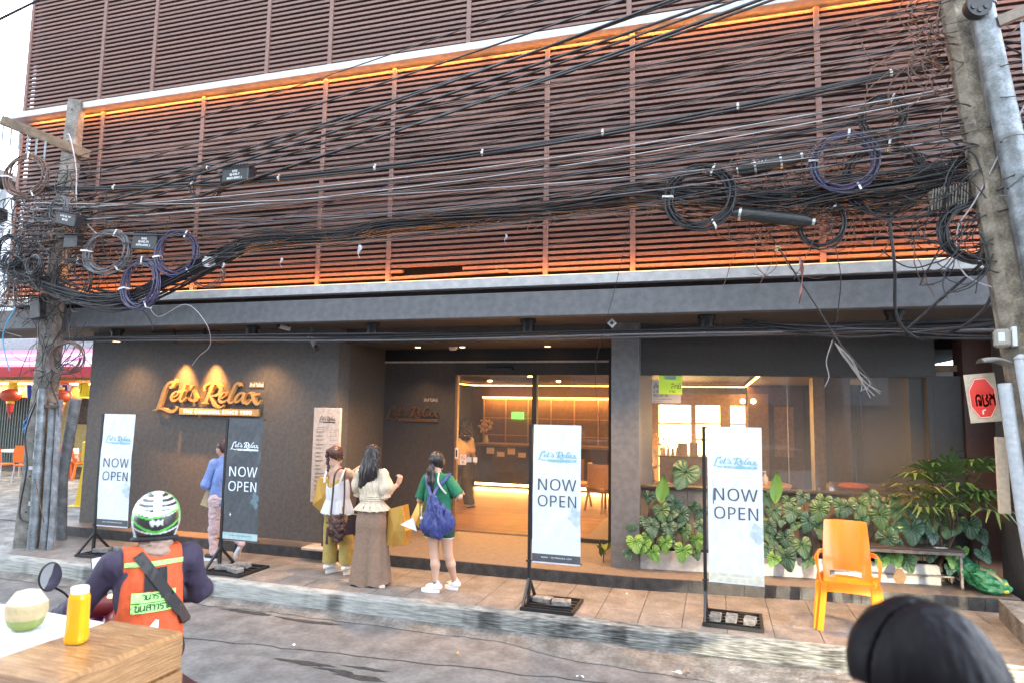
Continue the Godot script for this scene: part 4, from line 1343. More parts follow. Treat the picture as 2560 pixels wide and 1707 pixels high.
	for k in 12:
		m = MB.new()
		m.lathe([Vector2(0.028, 0), Vector2(0.028, 0.11), Vector2(0.012, 0.13), Vector2(0.012, 0.155), Vector2(0.0, 0.157)], Vector3.ZERO, 10)
		single("sales_bottle", m, paint(lin(0.6, 0.45, 0.25), 0.3), "small product bottle in the cluster at the left end of the sales desk", "bottle", Vector3(-0.98 + (k % 6) * 0.085, 1.23, -13.3 - (k / 6) * 0.14), 0.0, "bottles on the sales desk")
	for q in [[-0.71, 0.18, 0.24, "wider gift box on the sales desk beside the bottles"], [-0.49, 0.15, 0.26, "taller gift box on the sales desk"]]:
		m = MB.new(); m.box(Vector3(0, 0, -0.08), Vector3(q[1], q[2], 0))
		single("gift_box", m, rough_mat(lin(0.45, 0.3, 0.16), 0.6, 2.0, 0.0), q[3], "box", Vector3(q[0], 1.23, -13.25))
	s = thing("dried_plant", "dry feathery plant in a pot at the left of the lit shelf", "plant", Vector3(-1.02, 1.23, -13.65))
	m = MB.new(); m.lathe([Vector2(0.05, 0), Vector2(0.06, 0.1), Vector2(0.05, 0.12)], Vector3.ZERO, 10)
	put("pot", m, cream, s)
	m = MB.new()
	for k in 50:
		var e := Vector3(R(-0.14, 0.14), R(0.15, 0.42), R(-0.1, 0.1))
		m.tube([Vector3(0, 0.1, 0), e * 0.6, e], [0.003, 0.002, 0.001], 3)
		m.ball(e, Vector3(0.014, 0.02, 0.014), 5, 3)
	put("foliage", m, rough_mat(lin(0.42, 0.28, 0.10)), s)
	# lounge at the right: columns, dark curtain, vanity
	var z := -10.9
	for q in [[1.40, 1.56, tan, "pale tan side of the lounge column"], [1.575, 1.925, brown, ""], [2.67, 3.05, brown, ""]]:
		m = MB.new(); m.box(Vector3(q[0], 0.166, z - (0.0 if q[2] == tan else 0.1)), Vector3(q[1], 2.62, z - 0.4))
		put("column", m, q[2], room)
	m = MB.new()
	m.grid(60, 2, func(u, w): return Vector3(lerpf(1.93, 2.38, u), 0.17 + w * 2.35, z - 0.15 + 0.04 * sin(u * 60.0)))
	put("curtain", m, rough_mat(lin(0.012, 0.011, 0.013), 0.9), room)
	m = MB.new(); m.box(Vector3(0.62, 0.166, -14.2), Vector3(1.0, 2.45, -14.3))
	put("panel", m, tan, room)
	m = MB.new(); m.box(Vector3(1.12, 1.2, -14.35), Vector3(1.48, 2.2, -14.38))
	put("wall_panel", m, rough_mat(lin(0.30, 0.20, 0.12), 0.6, 1.0, 0.0), room)
	m = MB.new(); m.box(Vector3(0.62, 0.166, -14.4), Vector3(2.4, 2.62, -14.5))
	put("wall", m, brown, room)
	s = thing("lit_vanity", "lit alcove with bottles on a dark ledge right of the curtain", "vanity", Vector3(2.7, 0.166, -13.3))
	m = MB.new(); m.box(Vector3(-0.2, 0, -0.4), Vector3(0.6, 2.45, -0.45))
	put("back", m, rough_mat(lin(0.55, 0.40, 0.2), 0.6, 1.0, 0.0), s)
	m = MB.new(); m.box(Vector3(0.08, 0.9, -0.35), Vector3(0.24, 2.1, -0.398))
	put("light_panel", m, glow(Color(1.0, 0.80, 0.42), 0.9), s)
	m = MB.new(); m.box(Vector3(0.28, 0.3, -0.2), Vector3(0.5, 2.4, -0.36))
	put("curtain", m, deep, s)
	m = MB.new(); m.box(Vector3(0.0, 1.12, -0.36), Vector3(0.6, 1.18, 0.0))
	put("ledge", m, deep, s)
	lamp_area("vanity_light", Vector3(2.9, 2.2, -13.4), Vector2(0.3, 0.2), Vector3(-70, 0, 0), warm, 0.35)
	for k in 6:
		m = MB.new()
		m.lathe([Vector2(0.03, 0), Vector2(0.03, 0.1), Vector2(0.01, 0.13), Vector2(0.01, 0.17), Vector2(0.0, 0.175)], Vector3.ZERO, 10)
		single("vanity_bottle", m, paint(lin(0.62, 0.5, 0.32), 0.3), "pale pump bottle on the dark ledge in the lit alcove", "bottle", Vector3(2.83 + k * 0.07, 1.347, -13.4 + 0.04 * (k % 2)), 0.0, "bottles in the lit alcove")
	# window-side lounge: low table, cushions, sofa
	m = MB.new(); m.lathe([Vector2(0.0, 0.0), Vector2(0.4, 0.0), Vector2(0.42, 0.02), Vector2(0.4, 0.035), Vector2(0, 0.035)], Vector3.ZERO, 28)
	s = thing("side_table", "round wooden side table just behind the window sill", "table", Vector3(0.55, 0.166, -9.75))
	put("table_top", m, rough_mat(lin(0.42, 0.20, 0.07), 0.4, 2.0, 0.0), s).position.y = 0.93
	m = MB.new(); m.tube([Vector3(0, 0, 0), Vector3(0, 0.93, 0)], 0.03, 10)
	put("leg", m, deep, s)
	s = thing("soap_bottle", "pale pump bottle on the side table behind the window", "bottle", Vector3(0.62, 1.131, -9.62))
	m = MB.new(); m.lathe([Vector2(0.0, 0), Vector2(0.035, 0.0), Vector2(0.038, 0.09), Vector2(0.015, 0.115), Vector2(0.015, 0.14)], Vector3.ZERO, 14)
	put("bottle", m, paint(lin(0.6, 0.5, 0.36), 0.3), s)
	m = MB.new(); m.box(Vector3(-0.03, 0.16, -0.008), Vector3(0.015, 0.175, 0.008)); m.tube([Vector3(0, 0.13, 0), Vector3(0, 0.17, 0)], 0.006, 6)
	put("pump", m, paint(lin(0.6, 0.5, 0.36), 0.3), s)
	s = thing("sofa", "low dark brown sofa along the window at the right", "sofa", Vector3(2.0, 0.166, -10.3))
	m = MB.new(); m.box(Vector3(-0.5, 0.4, -0.35), Vector3(0.9, 0.95, 0.0), 0.05)
	put("seat", m, rough_mat(lin(0.16, 0.09, 0.05), 0.6, 1.5, 0.0), s)
	for q in [[0.45, 1.13, -10.3, 0.4, "orange cushion left of the window joint, partly behind the banner"], [2.38, 1.22, -10.9, -0.3, "orange cushion on the sofa beside the dark curtain"], [1.75, 1.12, -10.0, 0.1, "flat orange cushion lying along the window sill"]]:
		var b := Blob.new()
		b.egg(Vector3.ZERO, Vector3(0.2, 0.09 if q[3] > 0.2 else 0.05, 0.12), 0.02)
		m = MB.new(); b.into(m, 0.02)
		single("cushion", m, rough_mat(lin(0.62, 0.10, 0.02), 0.8, 2.0, 0.0), q[4], "cushion", Vector3(q[0], q[1], q[2]), q[3])
	s = thing("armchair", "grey brown armchair behind the left end of the window", "armchair", Vector3(-1.15, 0.166, -11.4), 0.7)
	m = MB.new(); m.box(Vector3(-0.35, 0.2, -0.35), Vector3(0.35, 0.55, 0.35), 0.05)
	put("seat", m, rough_mat(lin(0.22, 0.15, 0.10), 0.7, 1.5, 0.0), s)
	m = MB.new(); m.box(Vector3(-0.4, 0.2, -0.42), Vector3(0.4, 0.95, -0.25), 0.06)
	put("backrest", m, rough_mat(lin(0.20, 0.135, 0.09), 0.7, 1.5, 0.0), s)
	for k in [-1, 1]:
		m = MB.new(); m.box(Vector3(k * 0.42 - 0.07, 0.2, -0.4), Vector3(k * 0.42 + 0.07, 0.72, 0.35), 0.05)
		put("armrest", m, rough_mat(lin(0.20, 0.135, 0.09), 0.7, 1.5, 0.0), s)
	# globe lamps reflected deep in the room
	for k in 2:
		m = MB.new(); m.ball(Vector3.ZERO, Vector3.ONE * 0.05, 14, 10)
		single("globe_lamp", m, glow(Color(1.0, 0.85, 0.6), 2.5), "small white globe lamp high beside the lit shelf, %s" % ["nearer the shelf", "further from the shelf"][k], "globe lamp", Vector3(0.52 + k * 0.2, 2.3, -14.2))

# ---------------------------------------------------------------- people
func V(x: float, y: float, z: float) -> Vector3:
	return Vector3(x, y, z)

func hand_into(mb: MB, wrist: Vector3, dir: Vector3, palm: Vector3, curl: float, thumb_side: float, s := 1.0):
	# palm: the way the palm faces; fingers run along dir and curl towards palm
	dir = dir.normalized()
	var side := dir.cross(palm).normalized()
	palm = side.cross(dir).normalized()
	var b := Blob.new()
	var base := wrist + dir * 0.018 * s
	b.limb(wrist - dir * 0.03 * s, base, 0.021 * s, 0.021 * s, 0.02)
	for k in 4:
		var o := side * (k - 1.5) * 0.019 * s
		b.limb(base + o * 0.6, base + dir * 0.062 * s + o, 0.015 * s, 0.011 * s, 0.018)
	for k in 4:
		var l: float = [0.062, 0.074, 0.069, 0.052][k if thumb_side > 0 else 3 - k] * s
		var p := base + dir * 0.062 * s + side * (k - 1.5) * 0.021 * s
		var an := 0.25 + curl * 0.5
		for q in 3:
			var d := dir * cos(an) + palm * sin(an) + side * (k - 1.5) * 0.05
			var e: Vector3 = p + d.normalized() * l * [0.45, 0.32, 0.25][q]
			b.limb(p, e, (0.0088 - q * 0.0006) * s, (0.0082 - q * 0.0008) * s, 0.006)
			p = e
			an += curl * 0.75
	var t0 := base + dir * 0.008 * s - side * thumb_side * 0.026 * s
	var t1 := t0 + (dir * 0.7 - side * thumb_side * 0.75 + palm * (0.25 + curl * 0.4)).normalized() * 0.036 * s
	var t2 := t1 + (dir * 0.95 - side * thumb_side * 0.2 + palm * (0.3 + curl * 0.6)).normalized() * 0.028 * s
	b.limb(t0, t1, 0.012 * s, 0.0095 * s, 0.014)
	b.limb(t1, t2, 0.0095 * s, 0.0078 * s, 0.006)
	b.into(mb, 0.0048 * s)

func head_into(mb: MB, c: Vector3, rot: Basis, s := 1.0, cell := 0.007):
	var b := Blob.new()
	var f := func(x, y, z) -> Vector3: return c + rot * (Vector3(x, y, z) * s)     # face looks along -z of rot
	b.egg(f.call(0, 0.022, 0.012), Vector3(0.070, 0.086, 0.088) * s, 0.03, rot)
	b.egg(f.call(0, -0.035, -0.022), Vector3(0.055, 0.070, 0.060) * s, 0.03, rot)
	b.egg(f.call(0, -0.088, -0.055), Vector3(0.022, 0.018, 0.020) * s, 0.03, rot)
	b.limb(f.call(0, 0.005, -0.083), f.call(0, -0.032, -0.105), 0.009 * s, 0.012 * s, 0.016)
	for k in [-1, 1]:
		b.egg(f.call(0.012 * k, -0.036, -0.090), Vector3(0.008, 0.007, 0.010) * s, 0.008, rot)
		b.egg(f.call(0.030 * k, 0.018, -0.078), Vector3(0.022, 0.008, 0.010) * s, 0.015, rot)
		b.egg(f.call(0.034 * k, -0.030, -0.066), Vector3(0.020, 0.020, 0.014) * s, 0.02, rot)
		b.egg(f.call(0.074 * k, -0.012, 0.012), Vector3(0.008, 0.030, 0.018) * s, 0.006, rot)
	b.egg(f.call(0, -0.062, -0.080), Vector3(0.022, 0.006, 0.010) * s, 0.006, rot)
	b.egg(f.call(0, -0.070, -0.078), Vector3(0.019, 0.006, 0.010) * s, 0.006, rot)
	b.limb(f.call(0, -0.05, 0.03), f.call(0, -0.12, 0.035), 0.045 * s, 0.044 * s, 0.03)
	b.into(mb, cell)

func eyes_for(o: Node3D, c: Vector3, rot: Basis, s := 1.0):
	for k in [-1, 1]:
		var m := MB.new()
		m.ball(c + rot * (Vector3(0.030 * k, 0.004, -0.072) * s), Vector3.ONE * 0.012 * s, 10, 8)
		var e := put("eye", m, paint(lin(0.7, 0.68, 0.66), 0.2), o)
		m = MB.new()
		m.ball(c + rot * (Vector3(0.030 * k, 0.003, -0.0795) * s), Vector3.ONE * 0.006 * s, 8, 6)
		put("iris", m, paint(lin(0.02, 0.012, 0.008), 0.2), e)

# body from joints: all joints local to the figure's base
func body_into(mb: MB, j: Dictionary, s := 1.0):
	var b := Blob.new()
	var ch: Vector3 = j.chest
	var pe: Vector3 = j.pelvis
	var ax: Vector3 = (j.shR - j.shL).normalized()
	var up: Vector3 = (ch - pe).normalized()
	var rot := Basis(ax, up, ax.cross(up)).orthonormalized()
	b.egg(ch, Vector3(0.138, 0.175, 0.095) * s, 0.06, rot)
	b.egg((ch + pe) / 2, Vector3(0.112, 0.15, 0.085) * s, 0.08, rot)
	b.egg(pe, Vector3(0.155, 0.125, 0.105) * s, 0.06, rot)
	b.limb(j.neck, j.neck + (j.head - j.neck) * 0.65, 0.047 * s, 0.043 * s, 0.05)
	b.limb(j.shL, j.shR, 0.05 * s, 0.05 * s, 0.06)
	for e in ["L", "R"]:
		b.limb(j["sh" + e], j["el" + e], 0.046 * s, 0.036 * s, 0.04)
		b.limb(j["el" + e], j["el" + e].lerp(j["ha" + e], 0.3), 0.036 * s, 0.037 * s, 0.02)
		b.limb(j["el" + e].lerp(j["ha" + e], 0.3), j["ha" + e], 0.037 * s, 0.023 * s, 0.02)
		b.limb(j["hip" + e], j["kn" + e], 0.084 * s, 0.052 * s, 0.05)
		var kn: Vector3 = j["kn" + e]
		var an: Vector3 = j["an" + e]
		b.limb(kn, kn.lerp(an, 0.32) + j.get("back", Vector3(0, 0, 0.012)), 0.050 * s, 0.051 * s, 0.03)
		b.limb(kn.lerp(an, 0.32) + j.get("back", Vector3(0, 0, 0.012)), an, 0.051 * s, 0.030 * s, 0.03)
		b.limb(an, j["toe" + e], 0.026 * s, 0.016 * s, 0.03)
	b.into(mb, 0.013)

func flat_strap(pts: Array, w: float, th: float, out: Vector3) -> MB:   # a strap of width w along pts
	var m := MB.new()
	var p := smooth_path(pts, 5)
	for k in p.size() - 1:
		m.bar(p[k], p[k + 1] + (p[k + 1] - p[k]) * 0.06, w, th, out)
	return m

func smooth_path(pts: Array, sub: int) -> Array:
	var o := []
	for k in pts.size() - 1:
		var a: Vector3 = pts[maxi(k - 1, 0)]; var b: Vector3 = pts[k]; var c: Vector3 = pts[k + 1]; var d: Vector3 = pts[mini(k + 2, pts.size() - 1)]
		for q in sub: o.append(b.cubic_interpolate(c, a, d, float(q) / sub))
	o.append(pts[pts.size() - 1])
	return o

func cloth_blob(seed_: int, amp := 0.012, freq := 7.0, stretch := Vector3(1, 0.45, 1)) -> Blob:
	var b := Blob.new()
	b.noise.seed = seed_
	b.noise.frequency = freq
	b.noise.fractal_octaves = 3
	b.noise_amp = amp
	b.nscale = stretch
	return b

func hair_blob(seed_: int, amp := 0.008) -> Blob:
	return cloth_blob(seed_, amp, 38.0, Vector3(1, 0.12, 1))

func ring_sheet(m: MB, n: int, rows: int, f: Callable):   # closed tube of cloth, f(angle, w)
	m.grid(n, rows, func(u, w): return f.call(-u * TAU, w))

func shoe(o: Node3D, ankle: Vector3, toe: Vector3, upper: Material, sole: Material, h := 0.03, called := "shoe") -> MeshInstance3D:
	# toe and ankle on the ground plan; sole of height h
	var d := toe - ankle
	d.y = 0
	var l := d.length()
	d = d / l
	var side := d.cross(Vector3.UP)
	var gy := minf(toe.y, ankle.y)
	var rot := Basis(side, Vector3.UP, -d).orthonormalized()
	var heel := Vector3(ankle.x, gy, ankle.z) - d * 0.045
	var m := MB.new()
	var b := Blob.new()
	b.limb(heel + Vector3.UP * (h + 0.03), heel + d * (l * 0.5) + Vector3.UP * (h + 0.03), 0.034, 0.038, 0.02)
	b.limb(heel + d * (l * 0.5) + Vector3.UP * (h + 0.026), heel + d * (l + 0.02) + Vector3.UP * (h + 0.018), 0.038, 0.033, 0.02)
	b.limb(heel + d * 0.03 + Vector3.UP * (h + 0.03), heel + d * 0.04 + Vector3.UP * (h + 0.075), 0.034, 0.033, 0.02)
	b.cut(Vector3(0, gy + h - 0.004, 0), Vector3.DOWN)
	b.into(m, 0.008)
	var sh := put(called, m, upper, o)
	m = MB.new()
	var poly := PackedVector2Array()
	for k in 20:
		var an := TAU * k / 20.0
		var t := 0.5 + 0.5 * cos(an)
		poly.append(Vector2(sin(an) * lerpf(0.037, 0.044, t), lerpf(-0.048, l + 0.062, t)))
	m.xf = Transform3D(Basis(side, d, Vector3.UP), Vector3(ankle.x, gy, ankle.z))
	m.prism(poly, 0.0, h)
	put("sole", m, sole, sh)
	return sh

var skin_a: Material
var hair_m: Material

func make_people():
	skin_a = paint(lin(0.50, 0.30, 0.21), 0.5, 0.0, {"subsurf_scatter_enabled": true, "subsurf_scatter_strength": 0.1})
	hair_m = paint(lin(0.012, 0.009, 0.008), 0.38, 0.0, {"anisotropy_enabled": true, "anisotropy": 0.5})
	person_camisole()
	person_skirt()
	person_green()
	person_blue()
	person_lobby()
	person_window()

func person_camisole():
	var O := Vector3(-4.58, 0, -7.54)
	var P := func(x, y, z) -> Vector3: return Vector3(x - O.x, y, z)
	var s := thing("person", "woman in a white knit camisole and mustard trousers photographing the price board", "person", O)
	var j := {
		"head": P.call(-4.645, 1.455, -0.02), "neck": P.call(-4.63, 1.285, 0.0), "chest": P.call(-4.60, 1.10, -0.01), "pelvis": P.call(-4.58, 0.80, 0.0),
		"shL": P.call(-4.745, 1.235, 0.0), "shR": P.call(-4.475, 1.24, -0.02), "elL": P.call(-4.66, 1.13, -0.27), "haL": P.call(-4.33, 1.385, -0.33), "elR": P.call(-4.31, 1.12, -0.17), "haR": P.call(-4.285, 1.375, -0.30),
		"hipL": P.call(-4.665, 0.80, 0.0), "hipR": P.call(-4.495, 0.80, 0.0), "knL": P.call(-4.67, 0.44, -0.01), "knR": P.call(-4.44, 0.44, -0.01), "anL": P.call(-4.665, 0.105, 0.02), "anR": P.call(-4.42, 0.105, 0.02),
		"toeL": P.call(-4.60, 0.06, -0.12), "toeR": P.call(-4.40, 0.06, -0.14)}
	var m := MB.new()
	body_into(m, j, 0.94)
	var hr := Basis(Vector3.UP, -0.45)
	head_into(m, j.head, hr, 0.96)
	hand_into(m, j.haL, Vector3(0.35, 0.9, 0.05), Vector3(0.6, 0.0, -0.6), 0.7, -1.0, 0.95)
	hand_into(m, j.haR, Vector3(0.0, 1.0, 0.0), Vector3(-0.7, 0.0, -0.5), 0.7, 1.0, 0.95)
	put("body", m, skin_a, s)
	# hair: pinned up, with a braid
	var auburn := paint(lin(0.060, 0.022, 0.016), 0.4)
	var b := hair_blob(1)
	b.egg(j.head + V(-0.005, 0.03, 0.015), V(0.086, 0.092, 0.098), 0.03)
	b.egg(j.head + V(-0.07, 0.05, 0.05), V(0.045, 0.035, 0.045), 0.02)
	b.egg(j.head + V(0.03, -0.02, -0.01), V(0.05, 0.06, 0.07), 0.03)
	m = MB.new(); b.into(m, 0.008)
	var hair := put("hair", m, auburn, s)
	b = hair_blob(2, 0.003)
	for k in 6: b.egg(j.head + V(-0.10 + 0.006 * k - 0.008 * (k % 2), 0.04 - k * 0.046, 0.055 + 0.006 * (k % 2)), V(0.026 - k * 0.0012, 0.030, 0.024), 0.006)
	b.limb(j.head + V(-0.07, -0.23, 0.055), j.head + V(-0.075, -0.29, 0.05), 0.016, 0.005, 0.01)
	m = MB.new(); b.into(m, 0.006)
	put("braid", m, auburn, hair)
	m = MB.new()
	var hoop := []
	for k in 19: hoop.append(j.head + hr * V(0.076, -0.062, 0.012) + hr * V(0, sin(k * TAU / 18) * 0.022, cos(k * TAU / 18) * 0.022))
	m.tube(hoop, 0.002, 5)
	put("earring", m, paint(lin(0.7, 0.5, 0.2), 0.3, 0.9), s)
	# mustard under-top, then the knit
	var mustard := rough_mat(lin(0.55, 0.36, 0.07), 0.8, 2.0, 0.1)
	var knit := paint(lin(0.72, 0.72, 0.74), 0.9, 0.0, {"heightmap_enabled": true, "heightmap_texture": bump_tex, "heightmap_scale": 0.5, "uv1_triplanar": true, "uv1_scale": Vector3(4, 22, 4)})
	for lay in 2:
		m = MB.new()
		for k in [-1, 1]:
			b = cloth_blob(4 + lay, 0.006, 9.0)
			var g := 0.004 + 0.012 * lay
			b.egg(P.call(-4.60, 1.06, -0.005), V(0.138 + g, 0.20, 0.10 + g), 0.05)
			b.egg(P.call(-4.59, 0.90, 0.0), V(0.132 + g, 0.18, 0.108 + g), 0.06)
			b.cut(P.call(-4.655 + (0.0 if lay == 1 else 0.0), 1.10 if lay == 0 else 1.045, 0), V(k * -0.62, 1.0, 0.0))
			b.cut(P.call(-4.655, 0, 0), V(-k, 0, 0))
			b.cut(V(0, 1.20, 0), V(0, 1, 0))
			b.cut(V(0, 0.80, 0), V(0, -1, 0))
			b.into(m, 0.010)
		put("under_top" if lay == 0 else "camisole", m, mustard if lay == 0 else knit, s)
	m = MB.new()
	ring_sheet(m, 96, 8, func(a, w):
		var r: float = lerpf(0.155, 0.212, 1.0 - w)
		var ru: float = 0.012 * (1.0 - w) * sin(a * 22.0)
		return P.call(-4.588, 0, 0.0) + V(cos(a) * (r + ru), lerpf(0.735 + 0.012 * sin(a * 22.0), 0.92, w), sin(a) * (r * 0.78 + ru)))
	put("camisole_hem", m, knit, s)
	for k in [[-4.735, 1.245], [-4.49, 1.25]]:
		var st := flat_strap([P.call(k[0] + (0.01 if k[0] < -4.6 else -0.02), 1.12, 0.108), P.call(k[0], k[1] - 0.03, 0.078), P.call(k[0], k[1] + 0.048, 0.0), P.call(k[0], 1.16, -0.10)], 0.028, 0.006, V(0, 0, 1))
		put("shoulder_strap", st, knit, s)
	# trousers
	b = cloth_blob(7, 0.018, 5.0, V(1, 0.5, 1))
	b.egg(P.call(-4.58, 0.79, 0.0), V(0.172, 0.13, 0.128), 0.04)
	b.limb(P.call(-4.665, 0.74, 0.0), P.call(-4.675, 0.42, 0.0), 0.098, 0.088, 0.05)
	b.limb(P.call(-4.675, 0.42, 0.0), P.call(-4.665, 0.06, 0.01), 0.088, 0.086, 0.02)
	b.limb(P.call(-4.495, 0.74, 0.0), P.call(-4.445, 0.42, 0.0), 0.098, 0.088, 0.03)
	b.limb(P.call(-4.445, 0.42, 0.0), P.call(-4.42, 0.06, 0.01), 0.088, 0.086, 0.02)
	b.cut(V(0, 0.125, 0), V(0, -1, 0))
	m = MB.new(); b.into(m, 0.010)
	put("trousers", m, mustard_trousers(), s)
	var white := paint(lin(0.72, 0.70, 0.66), 0.6)
	for e in ["L", "R"]:
		var an: Vector3 = j["an" + e]; var to: Vector3 = j["toe" + e]
		an.y = 0; to.y = 0
		var sh := shoe(s, an, to, white, white, 0.05, "platform_sandal")
		m = MB.new()
		for q in [0.0, 0.05]:
			var hoop2 := []
			for k in 13: hoop2.append(an + V(cos(k * TAU / 12) * 0.045, 0.085 + q * 0.6, sin(k * TAU / 12) * 0.05 - q * 0.4))
			m.tube(hoop2, 0.011, 6)
		put("ankle_band", m, white, sh)
	# phone held in both hands
	var ph := thing("phone", "phone held up before the price board, its screen lit blue", "phone", Vector3(-4.292, 1.505, -7.87), -0.25)
	m = MB.new(); m.box(V(-0.037, -0.075, -0.004), V(0.037, 0.075, 0.004), 0.003)
	put("case", m, paint(lin(0.55, 0.55, 0.58), 0.3), ph)
	m = MB.new(); m.box(V(-0.033, -0.068, 0.004), V(0.033, 0.068, 0.0048))
	put("screen", m, glow(Color(0.03, 0.07, 0.09), 0.35), ph)
	m = MB.new(); m.box(V(-0.024, -0.03, 0.0049), V(0.024, 0.02, 0.0054)); 
	put("screen_picture", m, glow(Color(0.25, 0.5, 0.55), 0.2), ph)
	# brown shoulder bag
	var leather := rough_mat(lin(0.075, 0.030, 0.024), 0.42, 3.0, 0.6)
	var bag := thing("shoulder_bag", "crinkled dark brown leather shoulder bag hanging behind the woman in mustard trousers", "handbag", Vector3(-4.47, 0.58, -7.37))
	b = cloth_blob(9, 0.028, 9.0, V(1, 1, 1))
	b.egg(V(0, 0, 0), V(0.125, 0.15, 0.06), 0.03)
	b.egg(V(-0.02, 0.08, 0), V(0.13, 0.07, 0.05), 0.04)
	m = MB.new(); b.into(m, 0.008)
	put("bag_body", m, leather, bag)
	var bp := flat_strap([V(-0.10, 0.13, 0.01), V(-0.09, 0.40, 0.0), V(-0.055, 0.66, 0.02), V(-0.03, 0.72, -0.12), V(0.0, 0.6, -0.22)], 0.024, 0.006, V(0, 0, 1))
	put("strap", bp, leather, bag)
	bp = flat_strap([V(0.07, 0.12, 0.0), V(0.05, 0.4, -0.04), V(0.03, 0.64, -0.06), V(0.0, 0.70, -0.14)], 0.022, 0.006, V(0, 0, 1))
	put("strap", bp, leather, bag)
	m = MB.new()
	for k in 5: m.tube([V(-0.12 + 0.006 * k, 0.02, 0.05), V(-0.125 + 0.006 * k, -0.1, 0.055), V(-0.13 + 0.008 * k, -0.19, 0.05)], 0.004, 5)
	put("tassel", m, leather, bag)
	# gold paper bag
	gold_bag("matt gold paper bag hanging at the left arm of the woman in mustard trousers", Vector3(-4.87, 0.0, -7.60), [
		[[-0.06, 1.155], [-0.115, 0.81], [0.02, 0.70], [0.15, 0.715], [0.15, 1.15]], [[-0.06, 1.155], [-0.05, 0.95], [-0.115, 0.81]]], 0.15, 0.35)

func mustard_trousers() -> Material:
	return rough_mat(lin(0.46, 0.335, 0.095), 0.85, 2.0, 0.15)

var gold_m: Material

# a gift bag of folded gold paper: the outline of its near face, and its depth; creases pull the face in and out
func gold_bag(label: String, at: Vector3, outline: Array, depth: float, lean: float) -> Node3D:
	if gold_m == null: gold_m = paint(lin(0.62, 0.36, 0.085), 0.34, 0.55, {"heightmap_enabled": true, "heightmap_texture": bump_tex, "heightmap_scale": 0.05, "uv1_triplanar": true})
	var s := thing("gold_gift_bag", label, "paper bag", at, 0.0, "gold paper bags")
	var p: Array = outline[0]
	var m := MB.new()
	var c := Vector2.ZERO
	for q in p: c += Vector2(q[0], q[1]) / p.size()
	var n := p.size()
	for k in n:
		var a := Vector3(p[k][0], p[k][1], 0.02 * sin(k * 2.3))
		var b := Vector3(p[(k + 1) % n][0], p[(k + 1) % n][1], 0.02 * sin((k + 1) % n * 2.3))
		var mid := Vector3(c.x, c.y, 0.035)
		m.tri(mid, a, b) if Geometry2D.is_polygon_clockwise(PackedVector2Array([Vector2(c.x, c.y), Vector2(a.x, a.y), Vector2(b.x, b.y)])) == false else m.tri(mid, b, a)
		var bk := Vector3(lean * depth * 0.3, 0, -depth)
		var inn := Vector3(0, 0, -depth * 0.5) + (Vector3(c.x, c.y, 0) - (a + b) / 2) * 0.14
		if p[k][1] < 1.1 or p[(k + 1) % n][1] < 1.1 or true:
			var ma := (a + b) / 2 + inn
			m.tri(a, b, ma); m.tri(b, b + bk, ma); m.tri(b + bk, a + bk, ma); m.tri(a + bk, a, ma)
		m.tri(mid + bk, b + bk, a + bk)
	put("paper", m, gold_m, s)
	return s

